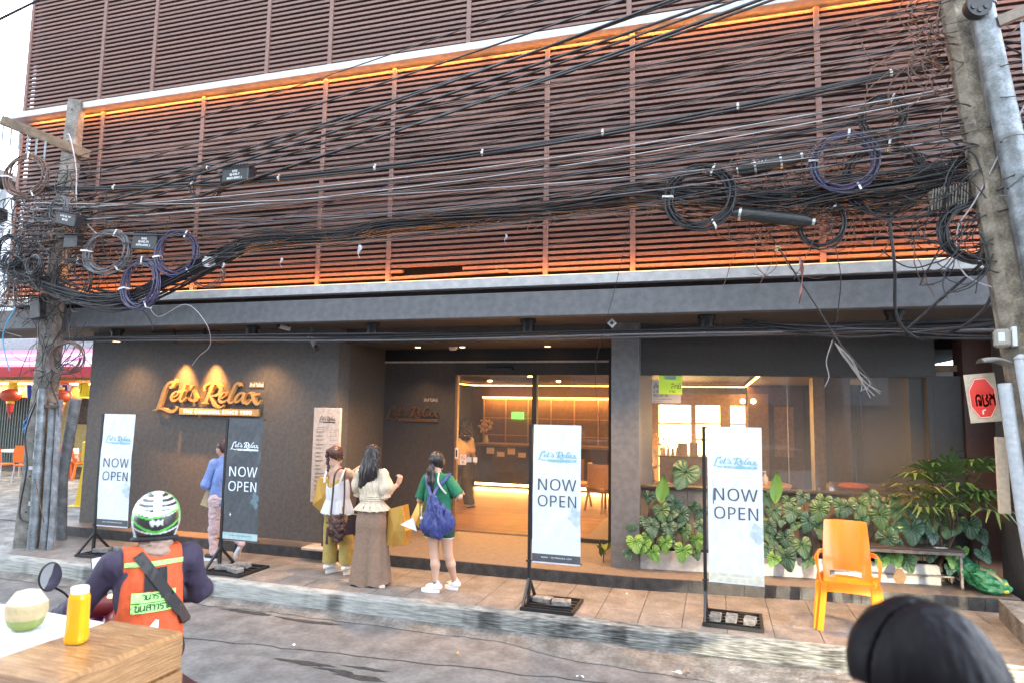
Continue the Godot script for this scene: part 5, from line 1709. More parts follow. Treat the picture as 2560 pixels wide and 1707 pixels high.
func person_skirt():
	var O := Vector3(-3.93, 0, -7.25)
	var P := func(x, y, z) -> Vector3: return Vector3(x - O.x, y, z)
	var s := thing("person", "long-haired woman in a cream puff-sleeve blouse and long brown skirt", "person", O)
	var j := {
		"head": P.call(-3.955, 1.505, -0.02), "neck": P.call(-3.965, 1.335, 0.0), "chest": P.call(-3.965, 1.15, 0.0), "pelvis": P.call(-3.935, 0.82, 0.0),
		"shL": P.call(-4.11, 1.275, 0.0), "shR": P.call(-3.825, 1.275, 0.0), "elL": P.call(-4.15, 1.02, -0.05), "haL": P.call(-4.07, 0.98, -0.25), "elR": P.call(-3.775, 1.015, 0.0), "haR": P.call(-3.675, 1.16, -0.13),
		"hipL": P.call(-4.01, 0.82, 0.0), "hipR": P.call(-3.86, 0.82, 0.0), "knL": P.call(-4.02, 0.45, 0.0), "knR": P.call(-3.84, 0.45, 0.0), "anL": P.call(-4.02, 0.09, 0.0), "anR": P.call(-3.84, 0.09, 0.02),
		"toeL": P.call(-4.0, 0.05, -0.12), "toeR": P.call(-3.76, 0.05, 0.0)}
	var m := MB.new()
	body_into(m, j, 0.96)
	head_into(m, j.head, Basis(Vector3.UP, 0.15), 0.97)
	hand_into(m, j.haL, Vector3(0.2, 0.3, -1), Vector3(0, -1, 0), 0.5, -1.0, 0.95)
	hand_into(m, j.haR, Vector3(0.25, 0.9, -0.1), Vector3(-0.8, 0.2, -0.4), 1.1, 1.0, 0.95)
	put("body", m, skin_a, s)
	# long straight hair down to the middle of the back
	var hm := paint(lin(0.016, 0.011, 0.011), 0.36)
	var b := hair_blob(11, 0.010)
	b.egg(j.head + V(0.0, 0.025, 0.015), V(0.088, 0.098, 0.100), 0.03)
	b.limb(j.head + V(-0.005, 0.0, 0.045), P.call(-3.97, 1.30, 0.085), 0.088, 0.082, 0.04, V(1, 1, 0.55))
	b.limb(P.call(-3.97, 1.32, 0.085), P.call(-4.03, 1.155, 0.115), 0.105, 0.045, 0.05, V(1, 1, 0.32))
	b.limb(P.call(-3.93, 1.38, 0.075), P.call(-3.90, 1.27, 0.09), 0.06, 0.012, 0.04, V(1, 1, 0.4))
	m = MB.new(); b.into(m, 0.008)
	put("hair", m, hm, s)
	# blouse
	var cream := rough_mat(lin(0.66, 0.56, 0.42), 0.85, 2.5, 0.1)
	b = cloth_blob(12, 0.020, 7.0, V(2.2, 0.35, 1))
	b.egg(P.call(-3.965, 1.14, 0.0), V(0.158, 0.185, 0.118), 0.05)
	b.limb(P.call(-4.09, 1.275, 0.0), P.call(-3.84, 1.275, 0.0), 0.062, 0.062, 0.05)
	b.egg(P.call(-3.95, 0.98, 0.0), V(0.138, 0.09, 0.105), 0.05)
	b.cut(V(0, 1.335, 0), V(0, 1, 0.3))
	m = MB.new(); b.into(m, 0.010)
	put("blouse", m, cream, s)
	m = MB.new()
	for r in 4:   # smocked waist
		ring_sheet(m, 80, 3, func(a, w):
			var ru: float = 0.004 * sin(a * 30.0 + r)
			var bul: float = 0.008 * sin(w * PI)
			return P.call(-3.945, 0, 0) + V(cos(a) * (0.140 + bul + ru), 0.935 + (r + w) * 0.025, sin(a) * (0.108 + bul + ru)))
	put("waistband", m, cream, s)
	m = MB.new()
	ring_sheet(m, 110, 10, func(a, w):
		var t: float = 1.0 - w
		var ru: float = (0.006 + 0.018 * t) * sin(a * 13.0 + 0.6 * sin(a * 3.0))
		return P.call(-3.94, 0, 0) + V(cos(a) * (0.142 + 0.068 * t + ru), lerpf(0.855 + 0.008 * sin(a * 13.0), 0.945, w), sin(a) * (0.112 + 0.06 * t + ru)))
	put("peplum", m, cream, s)
	for e in ["L", "R"]:
		var k := -1.0 if e == "L" else 1.0
		b = cloth_blob(14 + int(k), 0.022, 8.0, V(1, 0.5, 1))
		var sh: Vector3 = j["sh" + e]
		var el: Vector3 = j["el" + e]
		b.limb(sh + V(k * 0.012, -0.01, 0), sh.lerp(el, 0.55) + V(k * 0.02, 0, 0), 0.070, 0.086, 0.05)
		b.limb(sh.lerp(el, 0.55) + V(k * 0.02, 0, 0), sh.lerp(el, 0.95), 0.086, 0.052, 0.04)
		m = MB.new(); b.into(m, 0.010)
		put("puff_sleeve", m, cream, s)
		m = MB.new()
		var d: Vector3 = (el - sh).normalized()
		var sx := d.cross(V(0, 0, 1)).normalized()
		var sz := sx.cross(d)
		ring_sheet(m, 48, 3, func(a, w): return el - d * 0.015 + d * (0.03 - w * 0.05) + (sx * cos(a) + sz * sin(a)) * (0.052 + 0.012 * (1 - w) + 0.005 * sin(a * 14.0)))
		put("sleeve_frill", m, cream, s)
	# skirt with soft folds
	var brown := rough_mat(lin(0.255, 0.165, 0.115), 0.85, 2.0, 0.1)
	m = MB.new()
	ring_sheet(m, 140, 44, func(a, w):
		var t: float = 1.0 - w
		var fold: float = (sin(a * 7.0 + 0.8 * sin(a * 2.0) + t * 0.4) * 0.5 + sin(a * 11.0 + 1.3) * 0.3 + sin(a * 4.0 - t) * 0.35)
		var hip: float = 0.02 * exp(-pow((t - 0.2) / 0.12, 2.0))
		var r: float = 0.150 + 0.085 * pow(t, 0.9) + hip + fold * 0.030 * (0.15 + t)
		return P.call(-3.94 + 0.005 * t, 0, 0.0) + V(cos(a) * r * 1.02, lerpf(0.012 + 0.012 * sin(a * 7.0), 0.905, w), sin(a) * r * 0.86))
	put("skirt", m, brown, s)
	var shoe_m := rough_mat(lin(0.52, 0.42, 0.30), 0.7, 2.0, 0.1)
	shoe(s, P.call(-3.86, 0, 0.09), P.call(-3.745, 0, 0.10), shoe_m, paint(lin(0.6, 0.52, 0.42)), 0.025)
	shoe(s, P.call(-4.02, 0, 0.0), P.call(-3.98, 0, -0.12), shoe_m, paint(lin(0.6, 0.52, 0.42)), 0.025)
	# dark maroon bag hanging in front of her left hip
	var leather := rough_mat(lin(0.042, 0.016, 0.020), 0.35, 2.0, 0.1)
	var bag := thing("flap_bag", "small smooth dark maroon bag hanging at the left hip of the woman in the long skirt", "handbag", Vector3(-4.235, 0.66, -7.30), 0.45)
	m = MB.new()
	m.prism(PackedVector2Array([Vector2(-0.075, -0.12), Vector2(0.085, -0.11), Vector2(0.07, 0.11), Vector2(0.0, 0.125), Vector2(-0.045, 0.11)]), -0.05, 0.05)
	put("bag_body", m, leather, bag)
	m = MB.new(); m.tube([V(-0.045, 0.115, 0.052), V(0.01, 0.13, 0.054), V(0.075, 0.115, 0.052)], 0.006, 6)
	put("clasp", m, paint(lin(0.6, 0.5, 0.35), 0.3, 0.8), bag)
	put("strap", flat_strap([V(0.03, 0.12, 0.02), V(0.06, 0.30, 0.02), V(0.11, 0.52, 0.05), V(0.15, 0.63, 0.05), V(0.19, 0.66, -0.02)], 0.026, 0.006, V(0, 0, 1)), leather, bag)
	# gold bag on her right arm
	var g := gold_bag("glossy gold paper bag hanging from the right elbow of the woman in the long skirt", Vector3(-3.66, 0.0, -7.27), [
		[[-0.075, 0.87], [-0.085, 0.455], [-0.02, 0.44], [0.135, 0.47], [0.155, 0.63], [0.09, 0.92]], []], 0.16, 0.1)
	m = MB.new()
	m.tube([V(-0.06, 0.87, -0.02), V(-0.085, 1.02, -0.04), V(-0.075, 1.06, -0.02), V(-0.05, 0.99, 0.0), V(-0.03, 0.875, -0.02)], 0.003, 5)
	m.tube([V(-0.05, 0.87, -0.1), V(-0.08, 1.03, -0.05), V(-0.06, 1.0, -0.08), V(-0.03, 0.875, -0.12)], 0.003, 5)
	put("handle_cord", m, paint(lin(0.01, 0.01, 0.012)), g)

func person_green():
	var O := Vector3(-3.04, 0, -7.2)
	var P := func(x, y, z) -> Vector3: return Vector3(x - O.x, y, z)
	var s := thing("person", "woman in a green T-shirt and shorts with a low ponytail facing the glass door", "person", O)
	var j := {
		"head": P.call(-3.11, 1.46, -0.02), "neck": P.call(-3.09, 1.305, 0.0), "chest": P.call(-3.08, 1.11, 0.0), "pelvis": P.call(-3.05, 0.76, 0.0),
		"shL": P.call(-3.225, 1.24, 0.0), "shR": P.call(-2.945, 1.25, 0.0), "elL": P.call(-3.29, 1.015, 0.02), "haL": P.call(-3.20, 1.00, -0.2), "elR": P.call(-2.815, 1.075, 0.0), "haR": P.call(-2.90, 1.08, -0.24),
		"hipL": P.call(-3.13, 0.76, 0.0), "hipR": P.call(-2.97, 0.76, 0.0), "knL": P.call(-3.105, 0.40, -0.01), "knR": P.call(-2.945, 0.41, -0.03), "anL": P.call(-3.065, 0.085, 0.02), "anR": P.call(-2.905, 0.085, -0.16),
		"toeL": P.call(-3.18, 0.05, 0.02), "toeR": P.call(-2.98, 0.05, -0.18), "back": Vector3(0.012, 0, 0.012)}
	var m := MB.new()
	body_into(m, j, 0.98)
	head_into(m, j.head, Basis(Vector3.UP, -0.6), 0.97)
	hand_into(m, j.haL, Vector3(0.2, -0.1, -1), Vector3(0, -1, 0), 0.9, -1.0, 0.95)
	hand_into(m, j.haR, Vector3(-0.3, 0.2, -1), Vector3(0, -1, 0), 0.8, 1.0, 0.95)
	put("body", m, skin_a, s)
	var b := hair_blob(21, 0.007)
	b.egg(j.head + V(0.0, 0.025, 0.015), V(0.084, 0.094, 0.098), 0.03)
	b.egg(j.head + V(0.03, -0.02, -0.02), V(0.055, 0.07, 0.07), 0.03)
	m = MB.new(); b.into(m, 0.008)
	var hair := put("hair", m, paint(lin(0.014, 0.011, 0.013), 0.35), s)
	b = hair_blob(22, 0.010)
	b.limb(j.head + V(-0.02, -0.045, 0.09), j.head + V(-0.02, -0.10, 0.115), 0.03, 0.04, 0.02)
	b.limb(j.head + V(-0.02, -0.10, 0.115), j.head + V(-0.01, -0.22, 0.12), 0.042, 0.042, 0.03)
	b.limb(j.head + V(-0.01, -0.22, 0.12), j.head + V(0.025, -0.335, 0.14), 0.042, 0.012, 0.03)
	m = MB.new(); b.into(m, 0.007)
	put("ponytail", m, paint(lin(0.018, 0.012, 0.013), 0.35), hair)
	m = MB.new()
	var rg := []
	for k in 13: rg.append(j.head + V(-0.02 + cos(k * TAU / 12) * 0.028, -0.055, 0.098 + sin(k * TAU / 12) * 0.028))
	m.tube(rg, 0.006, 6)
	put("hair_tie", m, paint(lin(0.01, 0.01, 0.02)), hair)
	# T-shirt
	var green := rough_mat(lin(0.012, 0.155, 0.075), 0.85, 2.0, 0.1)
	b = cloth_blob(23, 0.018, 6.0, V(1, 0.6, 1))
	b.egg(P.call(-3.08, 1.12, 0.0), V(0.165, 0.18, 0.122), 0.05)
	b.limb(P.call(-3.21, 1.245, 0.0), P.call(-2.96, 1.255, 0.0), 0.066, 0.066, 0.05)
	b.limb(P.call(-3.07, 1.05, 0.0), P.call(-3.06, 0.70, 0.0), 0.150, 0.178, 0.05, V(1, 1, 0.78))
	b.limb(P.call(-3.09, 1.29, 0.0), P.call(-3.09, 1.33, 0.0), 0.062, 0.058, 0.02)
	b.cut(V(0, 0.655, 0), V(0, -1, 0))
	b.cut(P.call(0, 1.345, 0), V(0, 1, 0.25))
	m = MB.new(); b.into(m, 0.010)
	var tee := put("t_shirt", m, green, s)
	for q in [["shL", "elL"], ["shR", "elR"]]:
		b = cloth_blob(25, 0.014, 7.0)
		b.limb(j[q[0]], j[q[0]].lerp(j[q[1]], 1.0), 0.068, 0.066, 0.04)
		var d: Vector3 = (j[q[1]] - j[q[0]]).normalized()
		b.cut(j[q[0]].lerp(j[q[1]], 0.92), d)
		m = MB.new(); b.into(m, 0.009)
		put("sleeve", m, green, tee)
	# shorts with a pale edge
	b = cloth_blob(27, 0.010, 7.0)
	b.limb(P.call(-3.125, 0.74, 0), P.call(-3.12, 0.60, 0), 0.10, 0.105, 0.03)
	b.limb(P.call(-2.975, 0.74, 0), P.call(-2.97, 0.60, 0), 0.10, 0.105, 0.03)
	b.cut(V(0, 0.618, 0), V(0, -1, 0))
	m = MB.new(); b.into(m, 0.010)
	var shorts := put("shorts", m, rough_mat(lin(0.006, 0.05, 0.035), 0.8, 2.0, 0.1), s)
	m = MB.new()
	for q in [-3.12, -2.97]:
		var edge := []
		for k in 25: edge.append(P.call(q, 0.622 + 0.012 * cos(k * TAU / 24) * (1.0 if q < -3 else -1.0), 0) + V(cos(k * TAU / 24) * 0.094, 0, sin(k * TAU / 24) * 0.094))
		m.tube(edge, 0.006, 6)
	put("trim", m, paint(lin(0.7, 0.68, 0.6)), shorts)
	# white trainers with a dark curved mark
	var white := paint(lin(0.78, 0.78, 0.77), 0.5)
	for e in ["L", "R"]:
		var an: Vector3 = j["an" + e]; var to: Vector3 = j["toe" + e]
		an.y = 0; to.y = 0
		var sh := shoe(s, an, to, white, white, 0.035, "trainer")
		var d := (to - an).normalized()
		m = MB.new()
		var rot := Transform3D(Basis(d, Vector3.UP, d.cross(Vector3.UP)), an + d.cross(Vector3.UP) * 0.0405 + V(0, 0, 0.0))
		ribbon(m, [Vector3(-0.045, 0.095, 0.003), Vector3(-0.01, 0.066, 0.009), Vector3(0.035, 0.052, 0.020), Vector3(0.062, 0.056, 0.014), Vector3(0.052, 0.074, 0.004)], rot, -0.004, 0.0015)
		put("curved_mark", m, paint(lin(0.012, 0.012, 0.03)), sh)
		m = MB.new()
		m.tube([an + V(0, 0.075, 0.0), an + V(0, 0.125, 0.0)], 0.036, 14)
		put("sock", m, rough_mat(lin(0.22, 0.24, 0.27), 0.9, 3.0, 0.2), sh)
		m = MB.new()
		for k in 4: m.tube([an + d * (0.045 + k * 0.018) + V(0, 0.088 - k * 0.008, 0) + d.cross(Vector3.UP) * 0.02, an + d * (0.05 + k * 0.018) + V(0, 0.096 - k * 0.008, 0), an + d * (0.045 + k * 0.018) + V(0, 0.088 - k * 0.008, 0) - d.cross(Vector3.UP) * 0.02], 0.0035, 5)
		put("laces", m, white, sh)
	# blue backpack
	var navy := paint(lin(0.028, 0.040, 0.165), 0.42, 0.0, {"heightmap_enabled": true, "heightmap_texture": bump_tex, "heightmap_scale": 0.3, "uv1_triplanar": true, "uv1_scale": Vector3.ONE * 3.0})
	var pk := thing("backpack", "dark blue nylon backpack on the back of the woman in green", "backpack", Vector3(-3.0, 0.0, -7.03))
	b = cloth_blob(29, 0.026, 8.0, V(1.4, 0.5, 1))
	b.limb(V(-0.06, 1.05, 0.0), V(0.0, 0.80, 0.015), 0.072, 0.165, 0.06, V(1, 1, 0.42))
	b.limb(V(-0.13, 0.76, 0.0), V(0.13, 0.80, 0.0), 0.085, 0.08, 0.05, V(1, 1, 0.7))
	m = MB.new(); b.into(m, 0.009)
	put("bag_body", m, navy, pk)
	b = cloth_blob(31, 0.012, 10.0)
	b.limb(V(0.14, 0.80, 0.03), V(0.13, 0.92, 0.03), 0.05, 0.04, 0.03)
	m = MB.new(); b.into(m, 0.008)
	put("side_pocket", m, navy, pk)
	m = MB.new(); m.tube([V(-0.17, 0.98, 0.05), V(-0.175, 0.92, 0.06), V(-0.17, 0.87, 0.06)], 0.006, 6); m.ball(V(-0.172, 0.845, 0.06), V(0.018, 0.024, 0.014), 8, 6)
	put("keyring_charm", m, paint(lin(0.55, 0.57, 0.6), 0.3, 0.6), pk)
	put("strap", flat_strap([V(-0.05, 1.10, 0.02), V(-0.03, 1.18, -0.04), V(0.055, 1.285, -0.10), V(0.065, 1.335, -0.17)], 0.036, 0.008, V(0, 0.4, 1)), navy, pk)
	put("strap", flat_strap([V(-0.08, 1.10, 0.02), V(-0.15, 1.2, -0.05), V(-0.195, 1.28, -0.10), V(-0.2, 1.325, -0.17)], 0.036, 0.008, V(0, 0.4, 1)), navy, pk)
	put("zip_flap", flat_strap([V(-0.06, 1.08, 0.075), V(-0.03, 0.98, 0.085), V(0.02, 0.90, 0.095), V(0.06, 0.84, 0.09)], 0.014, 0.006, V(0, 0, 1)), paint(lin(0.02, 0.03, 0.11), 0.4), pk)
	m = flat_strap([P.call(-3.05, 1.335, 0.05) + O - Vector3(-3.0, 0, -7.03), P.call(-3.02, 1.25, 0.135) + O - Vector3(-3.0, 0, -7.03), P.call(-2.97, 1.18, 0.15) + O - Vector3(-3.0, 0, -7.03), P.call(-2.92, 1.12, 0.13) + O - Vector3(-3.0, 0, -7.03)], 0.018, 0.006, V(0, 0, 1))
	put("cream_strap", m, paint(lin(0.6, 0.56, 0.5)), pk)
	gold_bag("gold paper bag tipped open in the left hand of the woman in green, showing its white underside", Vector3(-3.30, 0.0, -7.20), [
		[[0.085, 1.05], [-0.01, 1.00], [-0.12, 0.80], [-0.05, 0.735], [0.075, 0.645], [0.09, 0.9]], []], 0.14, 0.2)
	m = MB.new()
	m.tri(V(0.15, 0.155, 0.0), V(0.0, 0.065, 0.02), V(0.205, 0.0, 0.0)); m.tri(V(0.15, 0.155, -0.003), V(0.205, 0.0, -0.003), V(0.0, 0.065, 0.017))
	m.tri(V(0.15, 0.155, 0.0), V(0.15, 0.155, -0.003), V(0.0, 0.065, 0.02))
	single("white_paper_fold", m, paint(lin(0.80, 0.76, 0.70), 0.6), "white folded paper base of the tipped gold bag, left of the woman in green", "paper", Vector3(-3.50, 0.665, -7.135))

func person_blue():
	var O := Vector3(-6.42, 0, -7.6)
	var P := func(x, y, z) -> Vector3: return Vector3(x - O.x, y, z)
	var s := thing("person", "woman in a blue shirt and pale pink trousers walking left behind the slate banner", "person", O)
	var j := {
		"head": P.call(-6.44, 1.475, 0.0), "neck": P.call(-6.40, 1.34, 0.0), "chest": P.call(-6.39, 1.13, 0.0), "pelvis": P.call(-6.40, 0.80, 0.0),
		"shL": P.call(-6.46, 1.275, 0.12), "shR": P.call(-6.37, 1.28, -0.13), "elL": P.call(-6.545, 1.01, 0.15), "haL": P.call(-6.63, 0.93, 0.0), "elR": P.call(-6.45, 1.02, -0.18), "haR": P.call(-6.62, 1.0, -0.12),
		"hipL": P.call(-6.42, 0.80, 0.08), "hipR": P.call(-6.38, 0.80, -0.08), "knL": P.call(-6.44, 0.42, 0.07), "knR": P.call(-6.33, 0.40, -0.07), "anL": P.call(-6.44, 0.10, 0.06), "anR": P.call(-6.10, 0.22, -0.06),
		"toeL": P.call(-6.58, 0.05, 0.06), "toeR": P.call(-6.12, 0.08, -0.06), "back": Vector3(0.015, 0, 0)}
	var m := MB.new()
	body_into(m, j, 0.95)
	var hr := Basis(Vector3.UP, PI / 2 - 0.15) * Basis(Vector3.RIGHT, -0.38)
	head_into(m, j.head, hr, 0.97, 0.006)
	hand_into(m, j.haL, Vector3(-1, 0.2, -0.3), Vector3(0, 0, -1), 0.9, 1.0, 0.95)
	hand_into(m, j.haR, Vector3(-1, 0.2, 0.3), Vector3(0, 0, 1), 0.9, -1.0, 0.95)
	put("body", m, skin_a, s)
	eyes_for(s, j.head, hr, 0.97)
	var b := hair_blob(41, 0.006)
	b.egg(j.head + V(0.02, 0.035, 0.0), V(0.092, 0.085, 0.085), 0.03)
	b.egg(j.head + V(0.06, -0.01, 0.0), V(0.06, 0.07, 0.075), 0.03)
	b.egg(j.head + V(0.10, 0.06, 0.0), V(0.045, 0.04, 0.04), 0.02)
	b.cut(j.head + V(-0.052, 0.02, 0.0), V(-1.0, -0.55, 0))
	m = MB.new(); b.into(m, 0.007)
	put("hair", m, paint(lin(0.045, 0.014, 0.014), 0.38), s)
	var blue := rough_mat(lin(0.22, 0.32, 0.66), 0.85, 2.5, 0.1)
	b = cloth_blob(43, 0.022, 6.0, V(1, 0.6, 1))
	b.egg(P.call(-6.39, 1.12, 0.0), V(0.125, 0.19, 0.165), 0.05)
	b.limb(j.shL, j.shR, 0.066, 0.066, 0.05)
	b.limb(P.call(-6.40, 1.03, 0.0), P.call(-6.42, 0.74, 0.0), 0.135, 0.155, 0.05, V(0.95, 1, 1.12))
	b.limb(P.call(-6.40, 1.30, 0.0), P.call(-6.405, 1.36, 0.0), 0.07, 0.058, 0.02)
	b.cut(P.call(-6.42, 0.715, 0), V(0.05, -1, 0))
	b.cut(P.call(0, 1.375, 0), V(0, 1, 0))
	m = MB.new(); b.into(m, 0.010)
	var shirt := put("shirt", m, blue, s)
	for e in ["L", "R"]:
		b = cloth_blob(45, 0.016, 8.0)
		b.limb(j["sh" + e], j["el" + e], 0.068, 0.064, 0.04)
		b.limb(j["el" + e], j["el" + e].lerp(j["ha" + e], 0.3), 0.064, 0.056, 0.04)
		b.cut(j["el" + e].lerp(j["ha" + e], 0.32), (j["ha" + e] - j["el" + e]).normalized())
		m = MB.new(); b.into(m, 0.009)
		put("sleeve", m, blue, shirt)
	var pink := rough_mat(lin(0.62, 0.46, 0.47), 0.85, 2.5, 0.1)
	b = cloth_blob(47, 0.012, 8.0, V(1, 1.6, 1))
	b.egg(P.call(-6.40, 0.79, 0.0), V(0.130, 0.13, 0.165), 0.04)
	b.limb(j.hipL, j.knL, 0.102, 0.072, 0.05)
	b.limb(j.knL, j.anL, 0.072, 0.050, 0.03)
	b.limb(j.hipR, j.knR, 0.102, 0.072, 0.04)
	b.limb(j.knR, j.anR, 0.072, 0.050, 0.03)
	m = MB.new(); b.into(m, 0.010)
	put("trousers", m, pink, s)
	var black := paint(lin(0.014, 0.014, 0.016), 0.6)
	var pale := paint(lin(0.62, 0.62, 0.64), 0.6)
	shoe(s, P.call(-6.43, 0, 0.06), P.call(-6.56, 0, 0.07), black, pale, 0.035, "trainer")
	# the rear foot is on its toe, sole turned back
	var holder := Node3D.new()
	holder.name = "rear_foot"
	s.add_child(holder)
	var sh := shoe(holder, V(0, 0, 0), V(-0.14, 0, 0), black, pale, 0.035, "trainer")
	holder.position = P.call(-6.085, 0.195, -0.06)
	holder.rotation.z = 1.05
	# beige tote bag in front of her
	var bag := thing("tote_bag", "small beige tote bag held in front by the woman in the blue shirt", "tote bag", Vector3(-6.60, 0.72, -7.58), 0.4)
	m = MB.new()
	m.prism(PackedVector2Array([Vector2(-0.10, 0.0), Vector2(0.06, -0.06), Vector2(0.08, 0.26), Vector2(0.0, 0.28)]), -0.03, 0.03)
	put("bag_body", m, rough_mat(lin(0.58, 0.45, 0.27), 0.8, 2.0, 0.2), bag)
	put("strap", flat_strap([V(0.02, 0.27, 0.0), V(-0.04, 0.32, 0.0), V(0.03, 0.36, 0.0)], 0.015, 0.005, V(0, 0, 1)), rough_mat(lin(0.5, 0.38, 0.22), 0.8, 2.0, 0.2), bag)

func person_lobby():
	var O := Vector3(-4.78, 0.166, -12.3)
	var P := func(x, y, z) -> Vector3: return Vector3(x - O.x, y - O.y, z)
	var s := thing("person", "curly-haired person in a beige T-shirt and wide black trousers walking inside the glass door", "person", O)
	var j := {
		"head": P.call(-4.72, 1.67, 0.0), "neck": P.call(-4.75, 1.50, 0.0), "chest": P.call(-4.77, 1.30, 0.0), "pelvis": P.call(-4.78, 0.98, 0.0),
		"shL": P.call(-4.94, 1.43, 0.0), "shR": P.call(-4.61, 1.43, 0.0), "elL": P.call(-5.0, 1.18, -0.02), "haL": P.call(-4.97, 0.98, -0.1), "elR": P.call(-4.55, 1.18, -0.02), "haR": P.call(-4.57, 1.05, -0.2),
		"hipL": P.call(-4.86, 0.98, 0.0), "hipR": P.call(-4.70, 0.98, 0.0), "knL": P.call(-4.90, 0.60, 0.0), "knR": P.call(-4.66, 0.60, 0.05), "anL": P.call(-4.95, 0.27, 0.0), "anR": P.call(-4.56, 0.27, 0.1),
		"toeL": P.call(-4.95, 0.22, -0.12), "toeR": P.call(-4.52, 0.22, 0.0)}
	var m := MB.new()
	body_into(m, j, 1.0)
	head_into(m, j.head, Basis(Vector3.UP, 0.0), 1.0, 0.009)
	hand_into(m, j.haL, Vector3(0, -1, -0.2), Vector3(1, 0, 0), 0.4, 1.0)
	hand_into(m, j.haR, Vector3(0, -0.5, -1), Vector3(-1, 0, 0), 0.4, -1.0)
	put("body", m, skin_a, s)
	var b := cloth_blob(51, 0.06, 14.0, Vector3.ONE)
	b.egg(j.head + V(0.0, 0.03, 0.02), V(0.14, 0.15, 0.14), 0.03)
	b.egg(j.head + V(0.02, -0.10, 0.05), V(0.15, 0.12, 0.11), 0.05)
	m = MB.new(); b.into(m, 0.012)
	put("hair", m, paint(lin(0.02, 0.010, 0.006), 0.6), s)
	b = cloth_blob(53, 0.018, 6.0)
	b.egg(P.call(-4.77, 1.30, 0.0), V(0.18, 0.19, 0.13), 0.05)
	b.limb(j.shL, j.shR, 0.07, 0.07, 0.05)
	b.limb(P.call(-4.77, 1.2, 0), P.call(-4.78, 0.98, 0), 0.16, 0.165, 0.05, V(1, 1, 0.8))
	for e in ["L", "R"]: b.limb(j["sh" + e], j["sh" + e].lerp(j["el" + e], 0.75), 0.075, 0.07, 0.04)
	b.cut(P.call(0, 0.97, 0), V(0, -1, 0))
	m = MB.new(); b.into(m, 0.012)
	put("t_shirt", m, rough_mat(lin(0.55, 0.38, 0.22), 0.8, 2.0, 0.1), s)
	b = cloth_blob(55, 0.02, 6.0)
	b.egg(P.call(-4.78, 0.96, 0.0), V(0.17, 0.13, 0.13), 0.04)
	for e in ["L", "R"]:
		b.limb(j["hip" + e], j["kn" + e], 0.105, 0.10, 0.04)
		b.limb(j["kn" + e], j["an" + e], 0.10, 0.105, 0.03)
	b.cut(P.call(0, 0.235, 0), V(0, -1, 0))
	m = MB.new(); b.into(m, 0.012)
	put("trousers", m, rough_mat(lin(0.012, 0.009, 0.009), 0.8, 2.0, 0.1), s)
	for e in ["L", "R"]:
		var an: Vector3 = j["an" + e]; var to: Vector3 = j["toe" + e]
		an.y = 0.0; to.y = 0.0
		shoe(s, an, to, paint(lin(0.5, 0.4, 0.3)), paint(lin(0.02, 0.02, 0.02)), 0.025)

